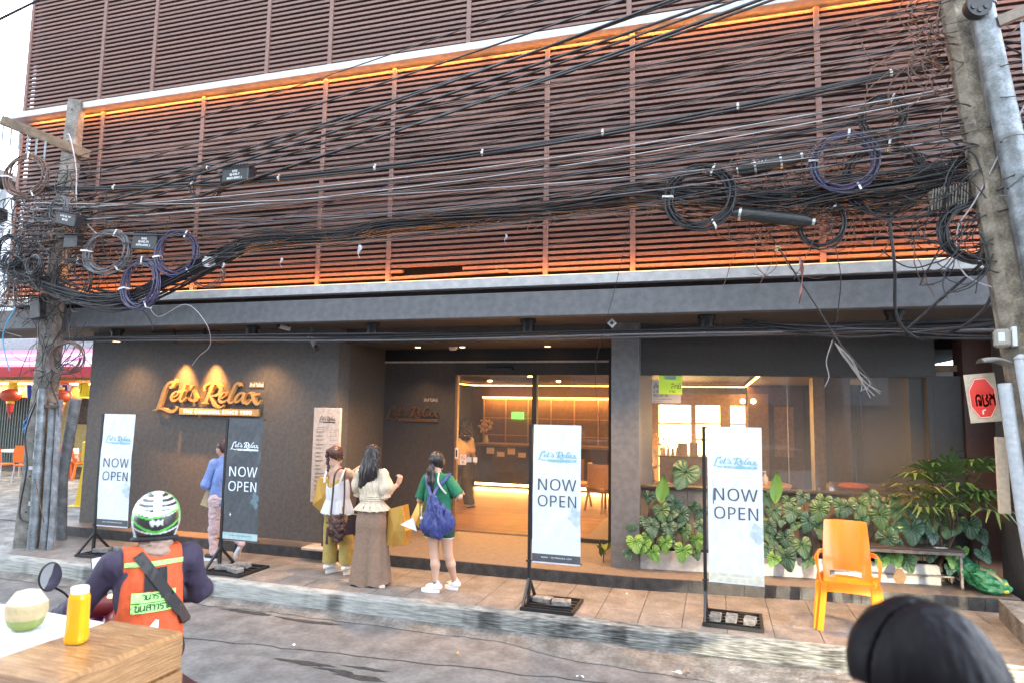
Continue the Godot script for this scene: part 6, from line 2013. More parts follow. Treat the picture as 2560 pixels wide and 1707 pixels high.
func person_window():
	var O := Vector3(-1.25, 0.166, -12.3)
	var P := func(x, y, z) -> Vector3: return Vector3(x - O.x, y - O.y, z)
	var s := thing("person", "person in pale clothes standing inside the window beside the grey pillar, holding up a phone", "person", O, -0.1)
	var j := {
		"head": P.call(-1.25, 1.56, 0.0), "neck": P.call(-1.25, 1.41, 0.0), "chest": P.call(-1.25, 1.22, 0.0), "pelvis": P.call(-1.25, 0.92, 0.0),
		"shL": P.call(-1.39, 1.35, 0.0), "shR": P.call(-1.11, 1.35, 0.0), "elL": P.call(-1.41, 1.12, 0.1), "haL": P.call(-1.27, 1.32, 0.22), "elR": P.call(-1.06, 1.12, 0.1), "haR": P.call(-1.2, 1.34, 0.22),
		"hipL": P.call(-1.33, 0.92, 0.0), "hipR": P.call(-1.17, 0.92, 0.0), "knL": P.call(-1.33, 0.56, 0.0), "knR": P.call(-1.17, 0.56, 0.0), "anL": P.call(-1.33, 0.26, 0.0), "anR": P.call(-1.17, 0.26, 0.0),
		"toeL": P.call(-1.33, 0.2, 0.12), "toeR": P.call(-1.17, 0.2, 0.12), "back": Vector3(0, 0, -0.012)}
	var m := MB.new()
	body_into(m, j, 0.96)
	var hr := Basis(Vector3.UP, PI)
	head_into(m, j.head, hr, 0.97)
	hand_into(m, j.haL, Vector3(0.2, 1, 0), Vector3(1, 0, 0), 0.9, 1.0)
	hand_into(m, j.haR, Vector3(-0.2, 1, 0), Vector3(-1, 0, 0), 0.9, -1.0)
	put("body", m, skin_a, s)
	eyes_for(s, j.head, hr, 0.97)
	var b := hair_blob(61, 0.006)
	b.egg(j.head + V(0, 0.035, -0.02), V(0.085, 0.092, 0.09), 0.03)
	b.cut(j.head + V(0, 0.03, 0.055), V(0, -0.5, 1))
	m = MB.new(); b.into(m, 0.009)
	put("hair", m, paint(lin(0.04, 0.018, 0.01), 0.45), s)
	b = cloth_blob(63, 0.016, 6.0)
	b.egg(P.call(-1.25, 1.21, 0.0), V(0.155, 0.18, 0.12), 0.05)
	b.limb(j.shL, j.shR, 0.064, 0.064, 0.05)
	for e in ["L", "R"]: b.limb(j["sh" + e], j["el" + e], 0.064, 0.06, 0.04)
	b.egg(P.call(-1.25, 0.98, 0), V(0.15, 0.14, 0.115), 0.05)
	m = MB.new(); b.into(m, 0.012)
	put("shirt", m, rough_mat(lin(0.5, 0.4, 0.28), 0.8, 2.0, 0.1), s)
	b = cloth_blob(65, 0.014, 6.0)
	b.egg(P.call(-1.25, 0.9, 0), V(0.16, 0.12, 0.125), 0.04)
	for e in ["L", "R"]:
		b.limb(j["hip" + e], j["kn" + e], 0.10, 0.085, 0.04)
		b.limb(j["kn" + e], j["an" + e], 0.085, 0.075, 0.03)
	m = MB.new(); b.into(m, 0.012)
	put("trousers", m, rough_mat(lin(0.5, 0.42, 0.3), 0.8, 2.0, 0.1), s)
	m = MB.new(); m.box(V(-0.036, -0.07, -0.004), V(0.036, 0.07, 0.004), 0.003)
	single("phone", m, paint(lin(0.03, 0.03, 0.03), 0.3), "dark phone held by the person standing inside the window", "phone", O + P.call(-1.24, 1.43, 0.24), -0.1)

# ---------------------------------------------------------------- lamps on the building, poles, cables
func spot(called: String, at: Vector3, to: Vector3, e: float, angle: float, c := Color(1.0, 0.76, 0.50), soft := 0.05, blend := 0.8):
	var l := SpotLight3D.new()
	l.name = called
	l.light_color = c
	l.light_energy = e
	l.spot_angle = angle
	l.spot_angle_attenuation = blend
	l.spot_range = 14.0
	l.light_size = soft
	l.shadow_enabled = true
	add_child(l)
	var d := (to - at).normalized()
	l.look_at_from_position(at, to, Vector3.UP if absf(d.y) < 0.98 else Vector3(0, 0, -1))

func make_lamps():
	var black := paint(lin(0.012, 0.012, 0.013), 0.45)
	var spec := [[-8.88, "at the left end of the canopy", 0.5], [-6.39, "above the right end of the gold wall sign", 0.6], [-4.44, "left of the entrance", 2.0], [-2.25, "above the glass door", 2.2], [-0.09, "right of the grey pillar", 2.2], [1.86, "furthest right under the canopy", 2.2]]
	for q in spec:
		var s := thing("canopy_downlight", "black round ceiling lamp hanging under the canopy, %s" % q[1], "ceiling lamp", Vector3(q[0], 3.0, -8.0), 0.0, "lamps under the canopy")
		var m := MB.new()
		m.lathe([Vector2(0.0, 0.016), Vector2(0.062, 0.014), Vector2(0.070, 0.0), Vector2(0.080, 0.0), Vector2(0.080, 0.15), Vector2(0.10, 0.152), Vector2(0.10, 0.199)], Vector3.ZERO, 24)
		put("housing", m, black, s)
		m = MB.new()
		m.lathe([Vector2(0.0, 0.006), Vector2(0.068, 0.006)], Vector3.ZERO, 20)
		for k in m.n.size(): m.n[k] = Vector3.DOWN
		put("lamp_face", m, glow(Color(1.0, 0.80, 0.55), 2.2), s)
		spot("downlight_beam", Vector3(q[0], 2.985, -8.0), Vector3(q[0], 0, -8.0), q[2] * 0.75, 58.0)
	# small recessed spots in the lower soffit
	for q in [[-4.42, -9.40], [-3.70, -9.45], [-2.37, -9.5]]:
		var m := MB.new()
		m.lathe([Vector2(0.0, -0.004), Vector2(0.035, -0.004), Vector2(0.045, 0.0)], Vector3.ZERO, 16)
		single("recessed_spot_lamp", m, glow(Color(1.0, 0.78, 0.5), 2.0), "small recessed spot lamp over the entrance, %s" % ["left one", "middle one", "right one"][[-4.42, -3.70, -2.37].find(q[0])], "spot lamp", Vector3(q[0], 2.999, q[1]), 0.0, "recessed spots over the entrance")
		spot("recessed_beam", Vector3(q[0], 2.99, q[1]), Vector3(q[0], 0, q[1] + 0.2), 0.42, 50.0)
	var sd := MB.new(); sd.lathe([Vector2(0.0, -0.05), Vector2(0.05, -0.045), Vector2(0.065, -0.015), Vector2(0.07, 0.0)], Vector3.ZERO, 18)
	single("smoke_detector", sd, paint(lin(0.6, 0.55, 0.52)), "small white domed detector on the soffit over the entrance", "detector", Vector3(-3.84, 2.998, -9.42))
	# two track spots that light the sign
	for q in [[-7.93, "left"], [-7.36, "right"]]:
		var s := thing("sign_spotlight", "small black tube spotlight aimed down at the gold wall sign, the %s one" % q[1], "spotlight", Vector3(q[0], 3.2, -8.17), 0.0, "spotlights over the wall sign")
		var m := MB.new(); m.tube([V(0, 0, 0.02), V(0, -0.06, 0.02)], 0.012, 8)
		put("bracket", m, black, s)
		m = MB.new(); m.tube([V(0, -0.05, 0.03), V(0, -0.20, -0.02)], 0.034, 14)
		put("housing", m, black, s)
		spot("sign_beam", Vector3(q[0], 2.985, -8.20), Vector3(q[0] + 0.02, 1.75, -8.43), 2.6, 27.0, Color(1.0, 0.68, 0.33), 0.02, 1.0)
	var tr := MB.new(); tr.box(V(-8.35, 3.14, -8.14), V(-7.1, 3.17, -8.17))
	single("lamp_track", tr, black, "thin black lamp track under the canopy above the gold wall sign", "track")
	# plant lights
	var s2 := thing("planter_lamp", "small warm lamp hidden behind the leaves at the right end of the planter", "lamp", Vector3(1.95, 0.62, -8.92))
	var g := MB.new(); g.ball(Vector3.ZERO, Vector3.ONE * 0.03, 10, 8)
	put("bulb", g, glow(Color(1.0, 0.75, 0.4), 2.0), s2)
	spot("planter_beam", Vector3(1.95, 0.66, -8.90), Vector3(1.75, 2.0, -8.6), 0.35, 62.0)
	# cameras
	for q in [[Vector3(-5.43, 2.98, -8.05), Vector3(0.16, -0.13, 0.12), "grey tube security camera under the canopy at the wall's right corner"], [Vector3(-5.76, 3.12, -7.95), Vector3(-0.06, 0.02, 0.1), "small square camera box among the cables above the menu board"]]:
		var s := thing("security_camera", q[2], "camera", q[0])
		var m := MB.new(); m.tube([V(0, 0.2, 0), V(0, 0.05, 0)], 0.02, 8); m.ball(V(0, 0.04, 0), Vector3.ONE * 0.035, 10, 8)
		put("mount", m, paint(lin(0.1, 0.09, 0.085)), s)
		m = MB.new(); m.tube([V(0, 0.03, 0) - q[1] * 0.3, V(0, 0.03, 0) + q[1]], 0.036, 14)
		put("housing", m, paint(lin(0.42, 0.40, 0.38)), s)
		m = MB.new(); m.tube([V(0, 0.03, 0) + q[1], V(0, 0.03, 0) + q[1] * 1.25], 0.034, 14)
		put("lens_hood", m, black, s)
	var sb := thing("diamond_box", "small white diamond-shaped device hanging on the cables above the grey pillar", "device", Vector3(-1.16, 3.10, -7.78))
	var mb := MB.new()
	mb.xf = Transform3D(Basis(Vector3(0, 0, 1), PI / 4), Vector3.ZERO); mb.box(V(-0.04, -0.04, -0.02), V(0.04, 0.04, 0.02), 0.005)
	put("case", mb, paint(lin(0.62, 0.66, 0.68)), sb)
	mb = MB.new(); mb.tube([V(0, 0, 0.02), V(0, 0, 0.027)], 0.02, 14)
	put("lens", mb, paint(lin(0.05, 0.07, 0.09), 0.2), sb)

var wire_m := []

func span(a: Vector3, b: Vector3, sag: float, r: float, mat: Material, label := "", wob := 0.0, group := "overhead cables"):
	var pts := []
	var n := 16
	var ph := R(0, 6)
	for k in n + 1:
		var t := float(k) / n
		var p := a.lerp(b, t)
		p.y -= sag * 4.0 * t * (1 - t)
		p += V(0, sin(t * 9.0 + ph), cos(t * 7.0 + ph)) * wob * sin(t * PI)
		pts.append(p)
	var m := MB.new()
	m.tube(pts, r, 5, false)
	single("overhead_cable", m, mat, label if label else "thin black overhead cable strung between the two power poles across the slatted screen", "cable", Vector3.ZERO, 0.0, group)

func coil(label: String, c: Vector3, rx: float, ry: float, turns: int, mat: Material, thick := 0.0085, spread := 0.16, tilt := 0.0, ties := 3, group := "coils of spare cable"):
	var pts := []
	var n := turns * 22
	for k in n + 1:
		var an := TAU * k / 22.0
		var w := 1.0 - spread * (0.5 + 0.5 * sin(k * 0.71 / 22.0 * TAU + k * 0.05)) + 0.015 * sin(k * 1.7)
		pts.append(V(cos(an) * rx * w, sin(an) * ry * w, 0.035 * sin(k * 0.13) + 0.02 * sin(an + k * 0.02)))
	var s := thing("cable_coil", label, "cable coil", c, tilt, group)
	var m := MB.new()
	m.tube(pts, thick, 5)
	put("winding", m, mat, s)
	for k in ties:
		var an := 1.2 + k * TAU / maxi(ties, 1) + R(-0.3, 0.3)
		var d := V(cos(an), sin(an), 0)
		m = MB.new()
		var a := V(d.x * rx * (1.0 - spread - 0.03), d.y * ry * (1.0 - spread - 0.03), 0.0)
		var b := V(d.x * rx * 1.03, d.y * ry * 1.03, 0.0)
		var w2 := 0.045
		m.bar(a + V(0, 0, w2), b + V(0, 0, w2), 0.02, 0.003, V(0, 0, 1))
		m.bar(a - V(0, 0, w2), b - V(0, 0, w2), 0.02, 0.003, V(0, 0, 1))
		m.bar(b + V(0, 0, w2), b - V(0, 0, w2), 0.02, 0.003, d)
		m.bar(a + V(0, 0, w2), a - V(0, 0, w2), 0.02, 0.003, d)
		put("tie", m, paint(lin(0.62, 0.60, 0.58), 0.5), s)

func tangle(called: String, label: String, c: Vector3, spread: Vector3, count: int, mat: Material, r := 0.005, loop := 0.5):
	var m := MB.new()
	for k in count:
		var pts := []
		var p := c + V(R(-1, 1) * spread.x, R(-1, 1) * spread.y, R(-1, 1) * spread.z)
		var d := V(R(-1, 1), R(-1, 1), R(-0.3, 0.3)).normalized()
		var turn := R(-1.0, 1.0) * loop
		for q in 14:
			pts.append(p)
			p += d * 0.06
			d = (d.rotated(V(0, 0, 1), turn + R(-0.25, 0.25)) + (c - p) * 0.12 + V(0, -0.03, R(-0.1, 0.1))).normalized()
			p.z = clampf(p.z, c.z - spread.z, c.z + spread.z)
		m.tube(pts, r * R(0.7, 1.3), 4, false)
	var o := single(called, m, mat, label, "cables")
	o.set_meta("kind", "stuff")

func splice_box(label: String, at: Vector3, size: Vector3, roll: float, lines: Array, yaw := 0.0):
	var s := thing("splice_box", label, "cable box", at, yaw, "black cable boxes")
	s.rotation.z = roll
	var blk := rough_mat(lin(0.022, 0.025, 0.028), 0.45, 3.0, 0.1)
	var m := MB.new()
	m.box(-size / 2, size / 2, 0.012)
	put("case", m, blk, s)
	m = MB.new()
	for k in 9: m.box(V(-size.x / 2 + (k + 0.5) * size.x / 9 - 0.01, size.y / 2, -size.z / 2), V(-size.x / 2 + (k + 0.5) * size.x / 9 + 0.008, size.y / 2 + 0.02, size.z / 2 + 0.008), 0.003)
	put("ribs", m, blk, s).set_meta("kind", "stuff")
	m = MB.new(); m.box(V(-size.x / 2 - 0.008, size.y / 2 - 0.035, -size.z / 2 - 0.006), V(size.x / 2 + 0.008, size.y / 2 - 0.02, size.z / 2 + 0.006), 0.003)
	put("lid_seam", m, blk, s)
	m = MB.new()
	for k in lines.size():
		var tm := text_mesh(lines[k], 0.028, 0.0, true)
		var b := tm.get_aabb()
		m.add_mesh(tm, Transform3D(Basis.IDENTITY, V(-b.get_center().x, 0.035 - k * 0.045 - b.get_center().y, size.z / 2 + 0.001)))
	if lines.size(): put("lettering", m, paint(lin(0.6, 0.62, 0.62)), s)

func closure(label: String, a: Vector3, b: Vector3, r: float, bands: Array):
	var s := thing("cable_closure", label, "cable closure", a, 0.0, "black cable closures")
	var d := b - a
	var n := 14
	var pts := []; var rad := []
	for k in n + 1:
		var t := float(k) / n
		pts.append(d * t)
		rad.append(r * (0.35 + 0.65 * smoothstep(0.0, 0.16, t) * smoothstep(0.0, 0.16, 1.0 - t)) * (1.0 + 0.03 * sin(t * 40.0)))
	var m := MB.new()
	m.tube(pts, rad, 14)
	put("body", m, rough_mat(lin(0.02, 0.022, 0.024), 0.35, 3.0, 0.1), s)
	for t in bands:
		m = MB.new(); m.tube([d * (t - 0.015), d * (t + 0.015)], r * 1.04 if t > 0.1 and t < 0.9 else r * 0.6, 14)
		put("steel_band", m, paint(lin(0.5, 0.5, 0.5), 0.35, 0.8), s)

func make_poles():
	var conc := rough_mat(lin(0.30, 0.285, 0.26), 0.9, 1.3, 0.6, "blotch")
	var galv := rough_mat(lin(0.30, 0.34, 0.37), 0.5, 1.4, 0.15, "blotch", 0.35)
	var rust := rough_mat(lin(0.20, 0.12, 0.08), 0.8, 2.0, 0.3, "blotch")
	# left pole: tapering square concrete, with bolt holes
	var s := thing("power_pole", "tapered square concrete power pole at the left end of the sidewalk, stickers on its face", "power pole", Vector3(-9.47, 0, -7.33), 0.35)
	var m := MB.new()
	var lean := 0.12
	var prof := func(t: float) -> Array:
		var w: float = lerpf(0.145, 0.092, t)
		var o := V(lean * t, -0.05 + 6.72 * t, -0.05 * t)
		var c := 0.022
		return [o + V(-w + c, 0, w), o + V(w - c, 0, w), o + V(w, 0, w - c), o + V(w, 0, -w + c), o + V(w - c, 0, -w), o + V(-w + c, 0, -w), o + V(-w, 0, -w + c), o + V(-w, 0, w - c)]
	for k in 12:
		var a: Array = prof.call(k / 12.0); var b: Array = prof.call((k + 1) / 12.0)
		for q in 8: m.quad(a[q], a[(q + 1) % 8], b[(q + 1) % 8], b[q])
	var top: Array = prof.call(1.0)
	for q in range(1, 7): m.tri(top[0], top[q], top[q + 1])
	put("shaft", m, conc, s)
	m = MB.new()
	for k in 13:
		var y := 0.5 + k * 0.5
		var t := y / 6.7
		var w: float = lerpf(0.145, 0.092, t) + 0.001
		for face in 2:
			var o := V(lean * t, y + face * 0.07, -0.05 * t)
			if face == 0: m.tube([o + V(0, 0, w - 0.006), o + V(0, 0, w + 0.0008)], 0.014, 10)
			else: m.tube([o + V(-w + 0.006, 0, 0), o + V(-w - 0.0008, 0, 0)], 0.014, 10)
	put("bolt_holes", m, paint(lin(0.01, 0.01, 0.01)), s).set_meta("kind", "stuff")
	m = MB.new()
	for q in [[0.06, 1.30, 0.05, 0.10], [0.03, 1.12, 0.07, 0.05], [0.08, 0.98, 0.045, 0.05], [0.09, 0.72, 0.03, 0.05], [0.06, 0.62, 0.03, 0.06], [0.10, 1.52, 0.03, 0.05]]:
		var t: float = q[1] / 6.7
		var w: float = lerpf(0.145, 0.092, t) + 0.002
		var o := V(lean * t + q[0] - 0.02, q[1], w)
		m.box(o - V(q[2] / 2, q[3] / 2, 0.001), o + V(q[2] / 2, q[3] / 2, 0.001))
	put("stickers", m, paint(lin(0.55, 0.57, 0.6)), s).set_meta("kind", "stuff")
	# conduits beside it
	for q in [[Vector3(-9.24, 0, -7.20), 0.062, 2.25, galv, "grey conduit pipe strapped to the left power pole, nearest its face"], [Vector3(-9.09, 0, -7.25), 0.05, 2.05, rough_mat(lin(0.24, 0.27, 0.29), 0.6, 1.4, 0.2, "blotch"), "grey conduit pipe standing right of the left power pole"], [Vector3(-8.985, 0, -7.27), 0.042, 2.1, rough_mat(lin(0.30, 0.32, 0.35), 0.6, 1.4, 0.2, "blotch"), "narrow pale pipe with a rusty side, outermost at the left power pole"]]:
		m = MB.new()
		m.tube([V(0, 0, 0), V(0.005, 0.4, 0), V(-0.01 - 0.06 * 1, q[2], -0.02)], q[1], 14)
		single("conduit_pipe", m, q[3], q[4], "pipe", q[0], 0.0, "pipes at the left power pole")
	m = MB.new(); m.box(V(-9.0, 1.98, -7.24), V(-9.42, 2.02, -7.2))
	single("pipe_clamp", m, rust, "rusty clamp bar across the pipes of the left power pole", "clamp")
	m = MB.new(); m.tube([Vector3(-9.50, 0.0, -7.85), Vector3(-9.42, 0.96, -7.72), Vector3(-9.15, 2.12, -7.62)], 0.075, 14)
	single("leaning_post", m, rough_mat(lin(0.27, 0.29, 0.31), 0.7, 1.4, 0.3, "blotch"), "round grey post leaning to the right behind the left power pole", "post")
	m = MB.new(); m.tube(smooth_path([Vector3(-9.33, 2.05, -7.14), Vector3(-9.42, 1.6, -7.10), Vector3(-9.36, 1.15, -7.12), Vector3(-9.40, 0.5, -7.1), Vector3(-9.25, 0.38, -7.12)], 5), 0.012, 6)
	single("hanging_cable", m, paint(lin(0.012, 0.013, 0.016), 0.4), "thick black cable looping down the face of the left power pole", "cable")
	m = MB.new(); m.tube([Vector3(-9.1, 1.0, -7.05), Vector3(-8.80, 0.42, -7.0)], 0.008, 6)
	single("loose_rod", m, rust, "thin loose rod sticking out low at the left power pole", "rod")
	# cross arm with hanging perforated straps
	s = thing("cross_arm", "weathered cross arm near the top of the left power pole with steel straps hanging from it", "cross arm", Vector3(-9.47, 5.95, -7.1))
	m = MB.new(); m.bar(V(-0.36, 0.15, 0.45), V(0.33, -0.12, -0.42), 0.08, 0.13, Vector3.UP, 0.006)
	m.bar(V(-0.36, 0.09, 0.49), V(0.33, -0.18, -0.38), 0.02, 0.02)
	put("beam", m, rough_mat(lin(0.20, 0.15, 0.10), 0.8, 1.6, 0.3, "blotch"), s)
	for k in 6:
		m = MB.new()
		var x := -0.78 + k * 0.178
		m.box(V(x - 0.02, -0.02 - k * 0.07, 0.12), V(x + 0.02, 0.24 - k * 0.065, 0.124))
		put("strap", m, rough_mat(lin(0.28, 0.30, 0.33), 0.45, 2.0, 0.1, "grain", 0.6), s)
	# right poles: a concrete pole and a round steel one leaning beside it
	s = thing("power_pole", "tall concrete power pole at the right with a bleached orange-lit face", "power pole", Vector3(2.74, -0.05, -6.55))
	m = MB.new()
	var pp := func(t: float, k: int) -> Vector3:
		var w: float = lerpf(0.15, 0.105, t)
		var an := k * TAU / 8 + PI / 8
		return V(-0.86 * t, 8.0 * t, -0.05 * t) + V(cos(an) * w, 0, -sin(an) * w)
	for k in 14:
		for q in 8: m.quad(pp.call(k / 14.0, q), pp.call(k / 14.0, q + 1), pp.call((k + 1) / 14.0, q + 1), pp.call((k + 1) / 14.0, q))
	put("shaft", m, rough_mat(lin(0.33, 0.29, 0.23), 0.9, 1.3, 0.6, "blotch"), s)
	s = thing("steel_pole", "round grey steel pole leaning just right of the tall concrete power pole", "pole", Vector3(2.93, 0, -6.36))
	m = MB.new(); m.tube([V(0, 0, 0), V(-0.35, 2.9, 0), V(-0.69, 5.6, 0)], [0.115, 0.11, 0.095], 18)
	put("shaft", m, galv, s)
	m = MB.new(); m.tube([V(-0.69, 5.6, 0), V(-0.69, 5.66, 0)], 0.11, 18)
	put("cap", m, galv, s)
	for y in [3.05, 3.35, 4.4]:
		m = MB.new(); m.tube([V(-0.1215 * y, y, 0), V(-0.1215 * y - 0.003, y + 0.025, 0)], 0.122 - y * 0.003, 18)
		put("band", m, paint(lin(0.15, 0.15, 0.15), 0.5, 0.5), s)
	# pulley-like insulator drum and brackets at the top
	s = thing("insulator_drum", "round black insulator drum at the head of the right poles", "insulator", Vector3(2.17, 5.55, -6.25), 0.2)
	m = MB.new(); m.tube([V(0, 0, -0.04), V(0, 0, 0.04)], 0.10, 22)
	put("drum", m, paint(lin(0.015, 0.015, 0.016), 0.4), s)
	m = MB.new()
	for k in 3: m.tube([V(-0.05 + k * 0.05, -0.02 - 0.03 * (k % 2), 0.0), V(-0.05 + k * 0.05, -0.02 - 0.03 * (k % 2), 0.05)], 0.022, 10)
	put("knob", m, paint(lin(0.03, 0.03, 0.032), 0.3), s).set_meta("kind", "stuff")
	s = thing("steel_bracket", "perforated grey steel bracket plates at the top right corner", "bracket", Vector3(2.62, 5.05, -6.2), -0.3)
	for k in 5:
		m = MB.new(); m.box(V(-0.16 + k * 0.075, -0.02 - (4 - k) * 0.03, 0.0 + k * 0.03), V(-0.16 + k * 0.075 + 0.055, 0.30 + k * 0.02, 0.012 + k * 0.03), 0.002)
		put("plate", m, rough_mat(lin(0.33, 0.36, 0.40), 0.45, 2.0, 0.1, "grain", 0.5), s)
	m = MB.new(); m.bar(V(-0.3, 0.36, 0.0), V(0.5, 0.52, 0.05), 0.05, 0.09)
	put("arm", m, rough_mat(lin(0.26, 0.22, 0.18), 0.8, 2.0, 0.2), s)
	# stop sign and street lamp fittings on conduit pipes
	for q in [[[Vector3(2.44, 0.2, -6.3), Vector3(2.33, 1.3, -6.35), Vector3(2.27, 2.36, -6.4)], 0.05, "grey conduit pipe carrying the stop sign"], [[Vector3(2.50, 0.2, -6.25), Vector3(2.43, 1.6, -6.3), Vector3(2.36, 2.55, -6.35)], 0.034, "thinner grey conduit pipe right of the one with the stop sign"]]:
		m = MB.new(); m.tube(q[0], q[1], 14)
		single("conduit_pipe", m, rough_mat(lin(0.40, 0.44, 0.48), 0.45, 1.6, 0.1), q[2], "pipe", Vector3.ZERO, 0.0, "pipes at the right power pole")
	s = thing("stop_sign", "red octagonal stop sign with mirrored Thai lettering on a square cream plate", "stop sign", Vector3(2.165, 2.245, -6.55), 0.12)
	s.rotation.z = 0.10
	m = MB.new(); m.box(V(-0.125, -0.205, -0.01), V(0.115, 0.205, 0.0), 0.004)
	put("plate", m, rough_mat(lin(0.56, 0.48, 0.36), 0.6, 2.0, 0.0), s)
	for q in [[0.112, 0.186, 0.001, lin(0.62, 0.05, 0.03)], [0.1085, 0.180, 0.0014, lin(0.72, 0.62, 0.52)], [0.103, 0.172, 0.0018, lin(0.62, 0.035, 0.022)]]:
		m = MB.new()
		var oc := PackedVector2Array()
		for k in 8: oc.append(Vector2(cos(k * TAU / 8 + PI / 8) * q[0] - 0.005, sin(k * TAU / 8 + PI / 8) * q[1]))
		m.prism(oc, q[2], q[2], false)
		put("red_face" if q[0] != 0.1085 else "border", m, paint(q[3], 0.5), s)
	m = MB.new()
	thai(m, "หยด", V(0.088, -0.062, 0.0028), 0.088, 0.2, true, 0.62)
	ribbon(m, [Vector3(0.0, -0.10, 0.012), Vector3(-0.02, -0.105, 0.012), Vector3(-0.022, -0.135, 0.012)], Transform3D.IDENTITY, 0.0028, 0.003, false)
	put("lettering", m, paint(lin(0.72, 0.66, 0.58)), s)
	s = thing("lamp_hood", "curved grey lamp hood above the stop sign", "lamp hood", Vector3(2.28, 2.56, -6.45))
	m = MB.new()
	m.grid(16, 8, func(u, w): return V(-0.16 + 0.26 * u, 0.055 * sin(u * 2.6) - 0.09 * u + 0.01 - 0.03 * pow(w * 2 - 1, 2), (w - 0.5) * 0.2))
	m.grid(16, 8, func(u, w): return V(-0.16 + 0.26 * (1 - u), 0.055 * sin((1 - u) * 2.6) - 0.09 * (1 - u) + 0.002 - 0.03 * pow(w * 2 - 1, 2), (w - 0.5) * 0.2))
	put("hood", m, rough_mat(lin(0.34, 0.33, 0.31), 0.6, 2.0, 0.1, "blotch"), s)
	m = MB.new(); m.lathe([Vector2(0.04, 0.0), Vector2(0.055, 0.015), Vector2(0.02, 0.045), Vector2(0, 0.05)], V(0.10, -0.01, 0.09), 14)
	put("pipe_cap", m, rough_mat(lin(0.40, 0.42, 0.43), 0.5, 2.0, 0.1), s)
	s = thing("meter_box", "grey meter box with a glass window on the right power pole above the stop sign", "meter", Vector3(2.30, 2.735, -6.45), -0.2)
	m = MB.new(); m.box(V(-0.07, -0.075, -0.06), V(0.045, 0.075, 0.06), 0.02)
	put("case", m, rough_mat(lin(0.30, 0.28, 0.24), 0.5, 2.0, 0.1), s)
	m = MB.new(); m.box(V(-0.045, -0.03, 0.06), V(0.0, 0.045, 0.063)); m.box(V(0.05, -0.07, -0.05), V(0.085, 0.09, 0.05), 0.004)
	put("plate", m, paint(lin(0.5, 0.52, 0.53)), s)
	m = MB.new(); m.box(V(0, 0, 0), V(0.08, 0.62, 0.05), 0.004)
	single("wooden_board", m, rough_mat(lin(0.48, 0.38, 0.28), 0.7, 2.0, 0.1), "pale board behind the conduit pipe under the stop sign", "board", Vector3(2.215, 1.30, -6.52), -0.1)
	for q in [[1.36, "upper"], [1.20, "lower"]]:
		var b := thing("water_bottle", "clear plastic bottle with a blue cap hanging at the right edge, the %s one" % q[0 + 1], "bottle", Vector3(2.375 + 0.01 * (1.36 - q[0]), q[0] - 0.1, -6.1), 0.0, "bottles at the right edge")
		m = MB.new(); m.lathe([Vector2(0.0, -0.11), Vector2(0.03, -0.11), Vector2(0.032, -0.04), Vector2(0.03, 0.01), Vector2(0.012, 0.05), Vector2(0.012, 0.065)], Vector3.ZERO, 16)
		put("bottle", m, paint(Color(0.85, 0.9, 0.95, 0.25), 0.08, 0.0, {"transparency": BaseMaterial3D.TRANSPARENCY_ALPHA}), b)
		m = MB.new(); m.tube([V(0, 0.062, 0), V(0, 0.085, 0)], 0.016, 12)
		put("cap", m, paint(lin(0.05, 0.33, 0.72)), b)
	make_cables()

